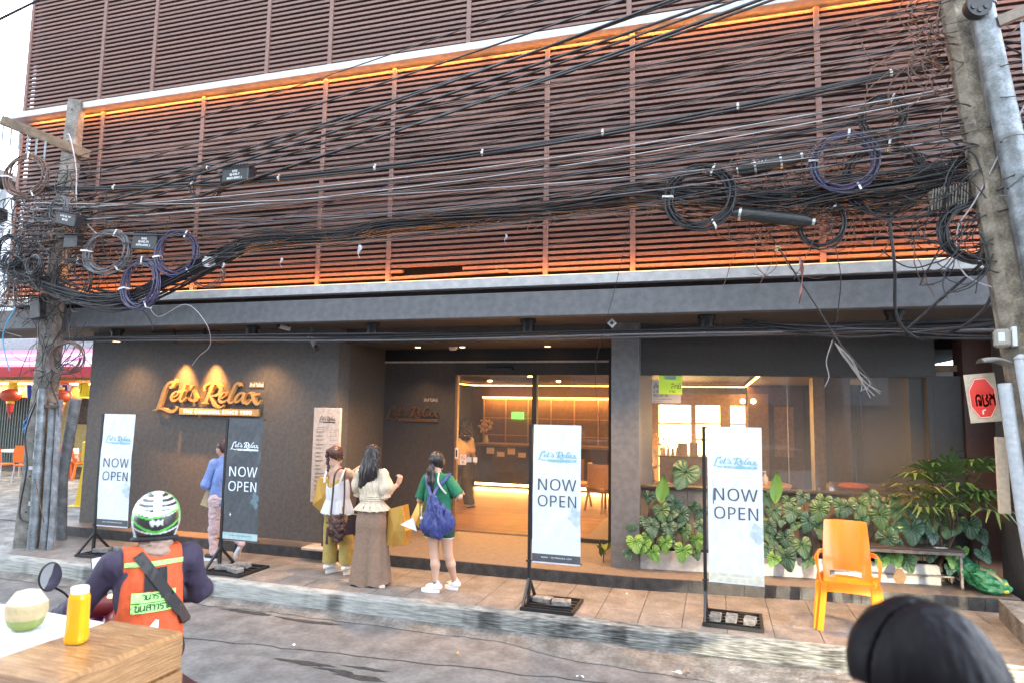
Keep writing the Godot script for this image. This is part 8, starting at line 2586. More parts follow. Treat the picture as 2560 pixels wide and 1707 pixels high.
	for x in [0.04, 1.43]:
		m = MB.new(); m.bar(V(x, 0.11, -0.28), V(x, 0.11, -0.02), 0.02, 0.02)
		put("stretcher", m, steel, s)
	m = MB.new(); m.bar(V(0.04, 0.11, -0.15), V(1.43, 0.11, -0.15), 0.02, 0.02)
	put("stretcher", m, steel, s)
	m = MB.new(); m.box(V(0, 0, 0), V(0.13, 0.002, 0.075))
	single("paper_slip", m, paint(lin(0.6, 0.58, 0.55)), "small white slip of paper lying on the right end of the bench", "paper", Vector3(2.36, 0.585, -8.89), 0.3)
	m = MB.new(); m.prism(PackedVector2Array([Vector2(-0.07, -0.03), Vector2(-0.03, -0.1), Vector2(0.04, -0.09), Vector2(0.07, -0.02), Vector2(0.03, 0.06), Vector2(-0.02, 0.065)]), -0.008, 0.008)
	m.tube([V(0, 0.06, 0), V(0.005, 0.2, 0)], 0.002, 4)
	single("wooden_tag", m, rough_mat(lin(0.25, 0.16, 0.08), 0.8, 2.0, 0.2), "small brown wooden tag hanging under the bench", "tag", Vector3(1.95, 0.30, -8.63))
	# green sack
	s = thing("green_sack", "green and yellow folded fabric sack lying at the right end of the platform", "sack", Vector3(2.80, 0.143, -8.80), -0.2)
	var b := cloth_blob(70, 0.05, 5.0, V(1, 1.6, 1))
	b.limb(V(-0.16, 0.24, -0.1), V(0.02, 0.14, 0.0), 0.11, 0.13, 0.08)
	b.limb(V(0.02, 0.12, 0.0), V(0.17, 0.09, 0.02), 0.115, 0.085, 0.06)
	b.cut(V(0, 0.002, 0), V(0, -1, 0))
	m = MB.new(); b.into(m, 0.012)
	put("fabric", m, rough_mat(lin(0.010, 0.13, 0.055), 0.55, 2.0, 0.2), s)
	for y in [0.055, 0.125]:
		b = cloth_blob(71, 0.015, 8.0)
		b.limb(V(0.08, y, 0.065), V(0.20, y, 0.06), 0.035, 0.034, 0.02)
		m = MB.new(); b.into(m, 0.009)
		put("yellow_band", m, rough_mat(lin(0.26, 0.26, 0.02), 0.5, 2.0, 0.1), s)
	m = flat_strap([V(-0.02, 0.27, 0.07), V(0.08, 0.235, 0.09), V(0.17, 0.16, 0.09), V(0.215, 0.07, 0.07)], 0.03, 0.01, V(0, 0.3, 1))
	put("piping", m, rough_mat(lin(0.12, 0.13, 0.05), 0.5, 2.0, 0.1), s)
	# orange plastic chair
	var orange := paint(lin(0.80, 0.21, 0.012), 0.24, 0.0, {"subsurf_scatter_enabled": true, "subsurf_scatter_strength": 0.05})
	s = thing("orange_chair", "glossy orange plastic armchair standing on the sidewalk before the plants", "chair", Vector3(1.235, 0.0, -7.50), -0.13)
	m = MB.new()   # seat, dished
	var seat := func(u: float, w: float) -> Vector3: return V((u - 0.5) * lerpf(0.47, 0.42, w), 0.452 - 0.025 * sin(u * PI) * sin(w * PI) - 0.035 * w + 0.008 * cos((u - 0.5) * 4.0), 0.235 - w * 0.43)
	m.grid(14, 12, func(u, w): return seat.call(u, w))
	m.grid(14, 12, func(u, w): return seat.call(1.0 - u, w) - V(0, 0.012, 0))
	put("seat", m, orange, s)
	m = MB.new()
	var back := func(u: float, w: float, o: float) -> Vector3:
		var x := (u - 0.5) * lerpf(0.43, 0.40, w * w) * (1.0 + 0.03 * sin(w * PI))
		return V(x, 0.40 + w * 0.575, -0.165 - 0.115 * w - 0.05 * w * w + 0.13 * pow(absf(u - 0.5) * 2.0, 2.0) * (1.0 - 0.45 * w) - 0.05 + o)
	for lay in 2:
		for k in 2:   # open slot low in the back
			var w0 := 0.0 if k == 0 else 0.16
			var w1 := 0.07 if k == 0 else 1.0
			m.grid(16, 2 if k == 0 else 16, func(u, w): return back.call(u if lay == 0 else 1.0 - u, lerpf(w0, w1, w), 0.0 if lay == 0 else -0.014))
		for q in [[0.0, 0.13], [0.80, 1.0]]:
			m.grid(4, 2, func(u, w): return back.call(lerpf(q[0], q[1], u if lay == 0 else 1.0 - u), lerpf(0.07, 0.16, w), 0.0 if lay == 0 else -0.014))
	m.grid(16, 1, func(u, w): return back.call(u, 1.0, -0.014 * w))
	for e in [0.0, 1.0]: m.grid(1, 12, func(u, w): return back.call(e, w, -0.014 * u if e > 0.5 else -0.014 * (1.0 - u)))
	put("backrest", m, orange, s)
	m = MB.new()
	m.grid(14, 3, func(u, w): return V((u - 0.5) * 0.47, 0.46 - (0.085 + 0.02 * pow(absf(u - 0.5) * 2.0, 3.0)) * (1.0 - w), 0.237 + 0.02 * cos((u - 0.5) * PI)))
	m.grid(14, 3, func(u, w): return V((0.5 - u) * 0.47, 0.46 - (0.085 + 0.02 * pow(absf(u - 0.5) * 2.0, 3.0)) * (1.0 - w), 0.225 + 0.02 * cos((u - 0.5) * PI)))
	put("apron", m, orange, s)
	for e in [-1.0, 1.0]:
		for f in [1.0, -1.0]:   # channel-shaped legs
			m = MB.new()
			var top := V(e * 0.245, 0.45, 0.22 * f - (0.0 if f > 0 else -0.0))
			var foot := V(e * 0.285, 0.0, 0.25 * f)
			m.bar(foot + V(0, 0, 0.0), top, 0.010, 0.075, V(e, 0, 0), 0.003)
			m.bar(foot + V(-e * 0.022, 0, f * 0.034), top + V(-e * 0.034, 0, f * 0.034), 0.055, 0.010, V(0, 0, f), 0.003)
			m.bar(foot + V(-e * 0.022, 0, -f * 0.034), top + V(-e * 0.034, 0, -f * 0.034), 0.050, 0.010, V(0, 0, f), 0.003)
			if f > 0: m.box(foot + V(-e * 0.045, 0.0, 0.03), foot + V(e * 0.004, 0.03, -0.03), 0.004)
			put("leg", m, orange, s)
		m = MB.new()   # arm: rises from the front leg, runs back to the backrest
		var arm := smooth_path([V(e * 0.255, 0.43, 0.205), V(e * 0.272, 0.60, 0.19), V(e * 0.278, 0.675, 0.13), V(e * 0.27, 0.69, 0.0), V(e * 0.24, 0.675, -0.16), V(e * 0.19, 0.66, -0.25)], 5)
		for k in arm.size() - 1: m.bar(arm[k], arm[k + 1] + (arm[k + 1] - arm[k]) * 0.15, 0.055, 0.014, V(e, 0.6, 0.2), 0.004)
		put("armrest", m, orange, s)
	m = MB.new()
	for k in 4: m.lathe([Vector2(0.004, 0.0), Vector2(0.004, 0.001), Vector2(0, 0.0012)], V(-0.045 + k * 0.03, 0.428, 0.05), 8)
	put("drain_holes", m, paint(lin(0.1, 0.02, 0.0)), s).set_meta("kind", "stuff")
	# a little yellow plant by the door post, litter
	s = thing("small_plant", "small yellow-green plant at the foot of the grey pillar by the door", "plant", Vector3(-1.40, 0.143, -8.70))
	for k in 7:
		m = MB.new(); m.grid(4, 8, func(u, w): return V((u - 0.5) * 0.05 * sin(w * PI), w * 0.16, 0.0))
		var o := put("leaf", m, paint(lin(0.28, 0.30, 0.03) if k % 2 else lin(0.08, 0.10, 0.03), 0.5), s)
		o.position = V(R(-0.04, 0.04), 0.06 + R(0, 0.14), R(-0.03, 0.05)); o.rotation = Vector3(R(-0.5, 0.5), R(-1, 1), R(-1.2, 1.2))
	m = MB.new(); m.tube([V(0, 0, 0), V(0, 0.2, 0)], 0.006, 5)
	put("stalk", m, stem, s)
	for q in [[-2.35, -6.05, 0.05, lin(0.6, 0.3, 0.03), "small orange dry leaf lying in the gutter below the glass door"], [-3.9, -5.72, 0.06, lin(0.7, 0.7, 0.68), "white cigarette end on the road left of centre"], [-1.15, -5.9, 0.07, lin(0.6, 0.6, 0.58), "white straw piece on the road before the banner by the door"], [-0.28, -6.28, 0.08, lin(0.3, 0.17, 0.08), "brown curled leaf in the gutter right of centre"], [-0.36, -6.22, 0.10, lin(0.6, 0.6, 0.58), "crumpled white scrap in the gutter right of centre"], [-1.0, -7.85, 0.05, lin(0.62, 0.62, 0.6), "white cigarette end on the sidewalk by the step"]]:
		m = MB.new(); m.grid(5, 3, func(u, w): return V((u - 0.5) * q[2], 0.01 + 0.012 * sin(u * 5.0) * (w + 0.3), (w - 0.5) * q[2] * 0.35))
		single("litter", m, paint(q[3], 0.7), q[4], "litter", Vector3(q[0], 0.002 if q[1] < -6.9 else (-0.205 if q[1] > -6.1 else -0.185), q[1]), R(0, 3))

# ---------------------------------------------------------------- the open-fronted restaurant across the alley
func seated(label: String, at: Vector3, yaw: float, shirt: Color, hair: Color, cap := false):
	var s := thing("person", label, "person", at, yaw, "diners in the restaurant")
	var m := MB.new()
	var b := Blob.new()
	var j := {"sh": 1.0, "head": V(0, 1.19, -0.03)}
	b.egg(V(0, 0.80, 0), V(0.16, 0.24, 0.11), 0.06); b.egg(V(0, 0.52, 0), V(0.17, 0.13, 0.14), 0.06)
	b.limb(V(0, 1.0, 0), V(0, 1.13, -0.01), 0.055, 0.05, 0.04)
	b.egg(j.head, V(0.075, 0.11, 0.09), 0.03)
	b.limb(j.head + V(0, 0, -0.085), j.head + V(0, -0.03, -0.1), 0.012, 0.012, 0.015)
	for e in [-1.0, 1.0]:
		b.limb(V(e * 0.17, 0.97, 0), V(e * 0.23, 0.74, -0.06), 0.05, 0.042, 0.04); b.limb(V(e * 0.23, 0.74, -0.06), V(e * 0.13, 0.74, -0.30), 0.04, 0.03, 0.02)
		b.limb(V(e * 0.13, 0.74, -0.30), V(e * 0.11, 0.73, -0.38), 0.032, 0.018, 0.02)
		b.limb(V(e * 0.1, 0.50, 0), V(e * 0.13, 0.49, -0.40), 0.085, 0.06, 0.04); b.limb(V(e * 0.13, 0.49, -0.40), V(e * 0.13, 0.08, -0.38), 0.055, 0.035, 0.03); b.limb(V(e * 0.13, 0.05, -0.36), V(e * 0.13, 0.04, -0.52), 0.04, 0.03, 0.03)
	b.into(m, 0.024)
	put("body", m, skin_a, s)
	b = cloth_blob(81, 0.012, 7.0)
	b.egg(V(0, 0.80, 0), V(0.18, 0.25, 0.13), 0.06); b.limb(V(-0.16, 0.97, 0), V(0.16, 0.97, 0), 0.065, 0.065, 0.05)
	for e in [-1.0, 1.0]: b.limb(V(e * 0.17, 0.97, 0), V(e * 0.22, 0.78, -0.04), 0.07, 0.062, 0.04)
	b.cut(V(0, 1.06, 0), V(0, 1, 0))
	m = MB.new(); b.into(m, 0.022)
	put("shirt", m, rough_mat(shirt, 0.85, 2.0, 0.1), s)
	b = Blob.new()
	b.egg(j.head + V(0, 0.03, 0.02), V(0.09, 0.10, 0.10), 0.03)
	if cap: b.limb(j.head + V(0, 0.06, -0.08), j.head + V(0, 0.055, -0.16), 0.05, 0.05, 0.02, V(1, 0.25, 1))
	else: b.cut(j.head + V(0, 0.0, -0.06), V(0, -0.4, -1))
	m = MB.new(); b.into(m, 0.02)
	put("cap" if cap else "hair", m, paint(hair, 0.6), s)
	b = cloth_blob(83, 0.01, 7.0)
	for e in [-1.0, 1.0]: b.limb(V(e * 0.1, 0.50, 0.02), V(e * 0.13, 0.49, -0.38), 0.095, 0.072, 0.05); b.limb(V(e * 0.13, 0.49, -0.38), V(e * 0.13, 0.12, -0.38), 0.07, 0.055, 0.03)
	m = MB.new(); b.into(m, 0.024)
	put("trousers", m, rough_mat(lin(0.03, 0.03, 0.035), 0.85, 2.0, 0.1), s)

func make_left():
	var orange := rough_mat(lin(0.72, 0.19, 0.02), 0.6, 1.0, 0.0)
	var yellow := rough_mat(lin(0.66, 0.56, 0.22), 0.7, 0.8, 0.05)
	var s := thing("restaurant", "open-fronted orange and yellow restaurant across the alley at the left", "building")
	var m := MB.new(); m.box(V(-28, -0.1, -16.2), V(-13.5, 3.2, -16.4))
	put("wall", m, yellow, s)
	m = MB.new(); m.box(V(-28, 2.15, -13.6), V(-12.6, 2.62, -13.75))
	put("fascia", m, orange, s)
	m = MB.new(); m.box(V(-28, 3.0, -13.75), V(-12.6, 3.1, -16.3))
	put("ceiling", m, orange, s)
	m = MB.new(); m.box(V(-28, 2.1, -16.1), V(-13.5, 2.6, -16.19))
	put("fascia", m, orange, s)
	m = MB.new(); m.box(V(-23.5, -0.1, -16.0), V(-20.9, 2.2, -16.1))
	put("shutter_backing", m, rough_mat(lin(0.12, 0.16, 0.15), 0.6, 1.0, 0.0), s)
	for k in 22:
		m = MB.new(); m.box(V(-23.4 + k * 0.115, -0.1, -15.96), V(-23.4 + k * 0.115 + 0.04, 2.2, -15.999))
		put("shutter_slat", m, rough_mat(lin(0.22, 0.28, 0.26), 0.5, 1.0, 0.0), s)
	m = MB.new(); m.box(V(-20.8, 0.3, -15.9), V(-20.5, 2.1, -16.1))
	put("post", m, orange, s)
	m = MB.new(); m.box(V(-19.6, 1.35, -16.1), V(-18.0, 2.2, -16.18), 0.02)
	put("picture", m, rough_mat(lin(0.12, 0.07, 0.03), 0.6, 1.5, 0.3, "blotch"), s)
	# awning: red valance and striped sheet
	m = MB.new(); m.box(V(-28, 2.66, -12.55), V(-12.6, 2.92, -12.57))
	put("valance", m, rough_mat(lin(0.42, 0.012, 0.025), 0.7, 1.0, 0.0), s)
	for k in 7:
		m = MB.new()
		var a := k / 7.0; var b2 := (k + 1) / 7.0
		var y0 := lerpf(2.92, 3.55, a); var y1 := lerpf(2.92, 3.55, b2)
		m.quad(V(-28, y0, -12.56 - a * 2.0), V(-12.6, y0, -12.56 - a * 2.0), V(-12.6, y1, -12.56 - b2 * 2.0), V(-28, y1, -12.56 - b2 * 2.0))
		put("awning_stripe", m, rough_mat([lin(0.72, 0.16, 0.30), lin(0.70, 0.66, 0.68)][int(k % 3 == 1)], 0.6, 1.0, 0.0), s)
	m = MB.new(); m.box(V(-30, 3.3, -14.8), V(-11, 3.9, -15.2))
	put("roof", m, rough_mat(lin(0.33, 0.36, 0.40), 0.6, 1.0, 0.1), s)
	# strip lights under the awning
	for x in [-22.6, -18.6, -15.2]:
		m = MB.new(); m.box(V(-1.2, -0.02, -0.03), V(1.2, 0.02, 0.03), 0.01)
		single("tube_lamp", m, glow(Color(1.0, 0.97, 0.88), 2.2), "long white tube lamp under the restaurant awning, %s" % ("leftmost" if x < -20 else ("rightmost" if x > -16 else "middle one")), "tube lamp", Vector3(x, 2.52, -13.45), 0.0, "tube lamps in the restaurant")
		var al := AreaLight3D.new(); al.name = "tube_light"; al.area_size = Vector2(2.4, 0.06); al.light_energy = 1.6; al.light_color = Color(1.0, 0.93, 0.80); al.shadow_enabled = true; al.area_range = 15.0
		add_child(al); al.position = Vector3(x, 2.46, -13.5); al.rotation_degrees = Vector3(-75, 180, 0)
	# bunting
	for k in 11:
		var x := -20.6 + k * 0.62
		m = MB.new()
		m.grid(4, 4, func(u, w): return V((u - 0.5) * 0.30 + 0.06 * (1 - w), -0.36 * (1 - w), 0.03 * sin(u * 6.0)))
		var f := thing("small_flag", "", "flag", Vector3(x, 2.50 - 0.05 * sin(k * 1.3), -13.2), R(-0.3, 0.3), "bunting flags in the restaurant")
		f.set_meta("label", ("small striped red, white and blue flag" if k % 2 else "small plain yellow flag") + " on the bunting under the red awning, number %d from the left" % (k + 1))
		put("cloth", m, paint(lin(0.75, 0.62, 0.02), 0.8) if k % 2 == 0 else paint(lin(0.7, 0.68, 0.7), 0.8), f)
		if k % 2:
			m = MB.new(); m.grid(2, 2, func(u, w): return V((u - 0.5) * 0.10 + 0.06 * (1 - w), -0.36 * (1 - w), 0.035 * sin((u * 0.33 + 0.33) * 6.0) + 0.006))
			put("stripe", m, paint(lin(0.02, 0.05, 0.25), 0.8), f)
	for x in [-18.15, -16.35]:
		var l := thing("red_lantern", "red and gold round paper lantern hanging in the restaurant, %s of the power pole" % ("left" if x < -17 else "right"), "lantern", Vector3(x, 2.2, -13.2), 0.0, "red lanterns")
		m = MB.new(); m.lathe([Vector2(0.08, -0.17), Vector2(0.2, -0.12), Vector2(0.27, 0.0), Vector2(0.2, 0.12), Vector2(0.08, 0.17)], Vector3.ZERO, 18)
		put("shade", m, rough_mat(lin(0.45, 0.06, 0.02), 0.5, 2.0, 0.1), l)
		m = MB.new(); m.tube([V(0, -0.22, 0), V(0, -0.16, 0)], 0.1, 14); m.tube([V(0, 0.16, 0), V(0, 0.22, 0)], 0.1, 14)
		put("gold_rim", m, paint(lin(0.7, 0.42, 0.08), 0.4, 0.5), l)
		m = MB.new(); m.tube([V(0, -0.22, 0), V(0, -0.45, 0)], [0.08, 0.06], 10); m.tube([V(0, -0.45, 0), V(0, -0.62, 0)], [0.03, 0.01], 8)
		put("tassel", m, rough_mat(lin(0.45, 0.02, 0.02), 0.7, 2.0, 0.1), l)
	# chairs
	var oc := paint(lin(0.78, 0.15, 0.012), 0.4)
	var c := thing("restaurant_chair", "orange restaurant chair nearest the power pole's left side", "chair", Vector3(-16.75, 0.0, -12.75), 0.25, "orange chairs in the restaurant")
	m = MB.new(); m.box(V(-0.21, 0.42, -0.2), V(0.21, 0.46, 0.2), 0.015)
	put("seat", m, oc, c)
	m = MB.new(); m.grid(8, 6, func(u, w): return V((u - 0.5) * 0.42 * (1.0 - 0.35 * pow(w, 4.0)), 0.52 + w * 0.42, 0.22 + 0.04 * w)); m.grid(8, 6, func(u, w): return V((0.5 - u) * 0.42 * (1.0 - 0.35 * pow(w, 4.0)), 0.52 + w * 0.42, 0.205 + 0.04 * w))
	put("backrest", m, oc, c)
	for q in [[-1, -1], [1, -1], [-1, 1], [1, 1]]:
		m = MB.new(); m.tube([V(q[0] * 0.19, 0.44, q[1] * 0.18), V(q[0] * 0.21, 0.0, q[1] * 0.21)], 0.013, 8)
		if q[1] > 0: m.tube([V(q[0] * 0.21, 0.44, 0.19), V(q[0] * 0.2, 0.8, 0.23)], 0.012, 8)
		put("leg", m, paint(lin(0.5, 0.5, 0.52), 0.3, 0.8), c)
	var spots := [[-17.45, -12.6, 0.15, "at the left picture edge"], [-17.6, -13.9, 0.2, "behind the dark-haired diner"], [-17.15, -15.2, 0.3, "with a curved back behind the leaning post"], [-16.45, -15.1, 0.2, "with a curved back right of the leaning post"], [-15.9, -15.6, 0.1, "furthest right and back"], [-15.55, -14.2, -0.5, "at the wall's edge, lowest"]]
	for q in spots:
		var k := copy_of(c, "orange restaurant chair " + q[3], "chair", "orange chairs in the restaurant")
		k.position = Vector3(q[0], 0.0, q[1]); k.rotation.y = q[2]
	for q in [[-16.25, -13.85, 2.7, "orange plastic armchair with a white bag on it, right of the leaning post"], [-16.75, -13.7, -2.4, "orange plastic armchair beside the leaning post"]]:
		var k := thing("plastic_armchair", q[3], "chair", Vector3(q[0], 0.0, q[1]), q[2], "orange armchairs in the restaurant")
		m = MB.new(); m.box(V(-0.24, 0.41, -0.22), V(0.24, 0.45, 0.24), 0.02)
		put("seat", m, oc, k)
		m = MB.new(); m.bar(V(0, 0.42, -0.2), V(0, 0.92, -0.32), 0.44, 0.025, V(0, 0, 1), 0.01)
		put("backrest", m, oc, k)
		for e in [[-1, -1], [1, -1], [-1, 1], [1, 1]]:
			m = MB.new(); m.bar(V(e[0] * 0.22, 0.43, e[1] * 0.19), V(e[0] * 0.27, 0, e[1] * 0.25), 0.06, 0.05, V(0, 0, 1), 0.008)
			put("leg", m, oc, k)
		for e in [-1, 1]:
			m = MB.new(); m.bar(V(e * 0.26, 0.43, 0.2), V(e * 0.26, 0.66, 0.16), 0.045, 0.03); m.bar(V(e * 0.26, 0.66, 0.18), V(e * 0.24, 0.67, -0.28), 0.05, 0.025)
			put("armrest", m, oc, k)
	var bb := cloth_blob(88, 0.05, 7.0); bb.egg(Vector3.ZERO, V(0.13, 0.2, 0.1), 0.03)
	m = MB.new(); bb.into(m, 0.02)
	single("white_bag", m, paint(lin(0.7, 0.7, 0.72), 0.4), "white plastic bag on the orange armchair in the restaurant", "bag", Vector3(-16.35, 0.62, -13.7))
	bb = cloth_blob(89, 0.08, 6.0); bb.egg(Vector3.ZERO, V(0.2, 0.38, 0.12), 0.03); m = MB.new(); bb.into(m, 0.03)
	single("blue_bag", m, paint(lin(0.01, 0.17, 0.5), 0.4), "blue plastic bag hanging before the grey shutter", "bag", Vector3(-20.7, 1.35, -15.7))
	m = MB.new(); m.box(V(-0.7, 0.68, -0.4), V(0.7, 0.72, 0.4), 0.01); m.tube([V(0, 0, 0), V(0, 0.68, 0)], 0.03, 8); m.box(V(-0.3, 0, -0.3), V(0.3, 0.02, 0.3))
	single("dining_table", m, paint(lin(0.5, 0.45, 0.4), 0.5), "pale table between the diners left of the power pole", "table", Vector3(-18.0, 0.0, -13.5), 0.2)
	seated("dark-haired diner in a patterned black shirt left of the power pole", Vector3(-17.75, 0.0, -13.75), 0.8, lin(0.03, 0.03, 0.035), lin(0.012, 0.01, 0.01))
	seated("diner in a cream shirt just left of the power pole", Vector3(-17.55, 0.0, -14.5), 2.0, lin(0.5, 0.42, 0.32), lin(0.012, 0.01, 0.01))
	seated("diner in a grey shirt between the pole and the leaning post", Vector3(-17.0, 0.1, -15.4), 2.4, lin(0.25, 0.27, 0.30), lin(0.012, 0.01, 0.01))
	seated("diner in a dark blue cap at the edge of the dark wall", Vector3(-15.55, 0.0, -14.4), 1.3, lin(0.06, 0.065, 0.08), lin(0.03, 0.04, 0.08), true)
	seated("diner in a camouflage cap and black jacket further back", Vector3(-16.0, 0.0, -15.5), 0.9, lin(0.02, 0.02, 0.022), lin(0.10, 0.09, 0.05), true)
	# yellow parking stand
	s = thing("parking_stand", "yellow folding no parking stand half hidden by the dark wall's left edge", "sign stand", Vector3(-12.0, 0.0, -10.4), 0.2)
	var ym := paint(lin(0.78, 0.52, 0.02), 0.5)
	m = MB.new(); m.box(V(-0.18, 0.86, -0.03), V(0.24, 1.28, 0.03), 0.03)
	put("head", m, ym, s)
	m = MB.new(); m.bar(V(0.03, 0.9, 0.0), V(0.0, 0.02, 0.12), 0.30, 0.03, V(0, 0, 1)); m.box(V(-0.25, 0, 0.05), V(0.3, 0.03, 0.22), 0.01)
	put("stand", m, ym, s)
	m = MB.new()
	for c2 in [[0.03, 1.07, 0.034, 0.075], [0.015, 0.40, 0.095, 0.065]]:
		var ring := []
		for k in 25: ring.append(Vector3(c2[0] + c2[3] * cos(TAU * k / 24), c2[1] + c2[3] * sin(TAU * k / 24), 0.012))
		ribbon(m, ring, Transform3D.IDENTITY, c2[2], c2[2], false)
		var tm := text_mesh("P", c2[3] * 0.9, 0.0, true)
		m.add_mesh(tm, Transform3D(Basis.IDENTITY, V(c2[0], c2[1] - tm.get_aabb().get_center().y, c2[2])))
	put("symbol", m, paint(lin(0.03, 0.02, 0.01)), s)
	# red motorcycle tail at the left edge
	s = thing("parked_motorcycle", "red and black rear of a parked motorcycle at the left picture edge", "motorcycle", Vector3(-11.55, -0.004, -8.15), -0.3)
	bb = Blob.new(); bb.limb(V(-0.5, 0.62, 0), V(0.02, 0.64, 0), 0.15, 0.12, 0.05); bb.egg(V(0.02, 0.60, 0), V(0.12, 0.13, 0.13), 0.04)
	m = MB.new(); bb.into(m, 0.02)
	put("fairing", m, paint(lin(0.5, 0.008, 0.012), 0.2, 0.0, {"clearcoat_enabled": true}), s)
	bb = Blob.new(); bb.limb(V(-0.3, 0.42, 0), V(0.1, 0.50, 0), 0.09, 0.05, 0.04); m = MB.new(); bb.into(m, 0.02)
	put("mudguard", m, paint(lin(0.015, 0.015, 0.015), 0.4), s)
	for x in [-0.35, -1.55]:
		m = MB.new()
		var ring := []
		for k in 25: ring.append(V(x + 0.27 * cos(TAU * k / 24), 0.29 + 0.27 * sin(TAU * k / 24), 0))
		m.tube(ring, 0.05, 8)
		put("wheel", m, paint(lin(0.02, 0.02, 0.02), 0.8), s)
	# far building at the left
	s = thing("far_building", "white building with a pierced ornamental screen far at the left edge", "building", Vector3(-37.5, 0, -20.5), 0.25)
	m = MB.new(); m.box(V(-8, 0, -4), V(5.6, 12.0, -0.5))
	put("wall", m, rough_mat(lin(0.4, 0.42, 0.44), 0.8, 0.5, 0.0), s)
	var cell := MB.new(); cell.box(V(-0.02, -0.22, -0.05), V(0.02, 0.22, 0.05)); 
	var rr := []
	for k in 9: rr.append(V(0.13 + 0.11 * cos(TAU * k / 8), 0.13 * sin(TAU * k / 8), 0))
	cell.tube(rr, 0.03, 5)
	m = MB.new()
	var cm := cell.mesh()
	for y in 9:
		for x in 12: m.add_mesh(cm, Transform3D(Basis.IDENTITY, V(1.6 + x * 0.34, 8.6 + y * 0.40, -0.1)))
	put("ornamental_screen", m, rough_mat(lin(0.7, 0.74, 0.78), 0.6, 1.0, 0.0), s).set_meta("kind", "stuff")
	m = MB.new(); m.box(V(-8, 12.4, -4.5), V(5.9, 12.7, 0.5))
	put("roof", m, rough_mat(lin(0.12, 0.10, 0.09), 0.8, 0.7, 0.2), s)
	# what the glass reflects: the row of buildings behind the camera
	s = thing("opposite_building", "row of grey shop buildings on the other side of the street, seen in the glass", "building", Vector3(0, -0.22, 7.5))
	m = MB.new(); m.box(V(-22, 0, 0.5), V(22, 5.5, 4))
	put("wall", m, rough_mat(lin(0.10, 0.095, 0.09), 0.8, 0.4, 0.0), s)
	for k in 12:
		m = MB.new(); m.box(V(-21 + k * 3.6, 0, 0.2), V(-20.5 + k * 3.6, 5.5, 0.6))
		put("column", m, rough_mat(lin(0.035, 0.03, 0.03), 0.8, 0.4, 0.0), s)
		m = MB.new(); m.box(V(-20.3 + k * 3.6, 2.6, 0.35), V(-18 + k * 3.6, 4.8, 0.55))
		put("panel", m, rough_mat(lin(0.30, 0.29, 0.30), 0.7, 0.4, 0.0), s)

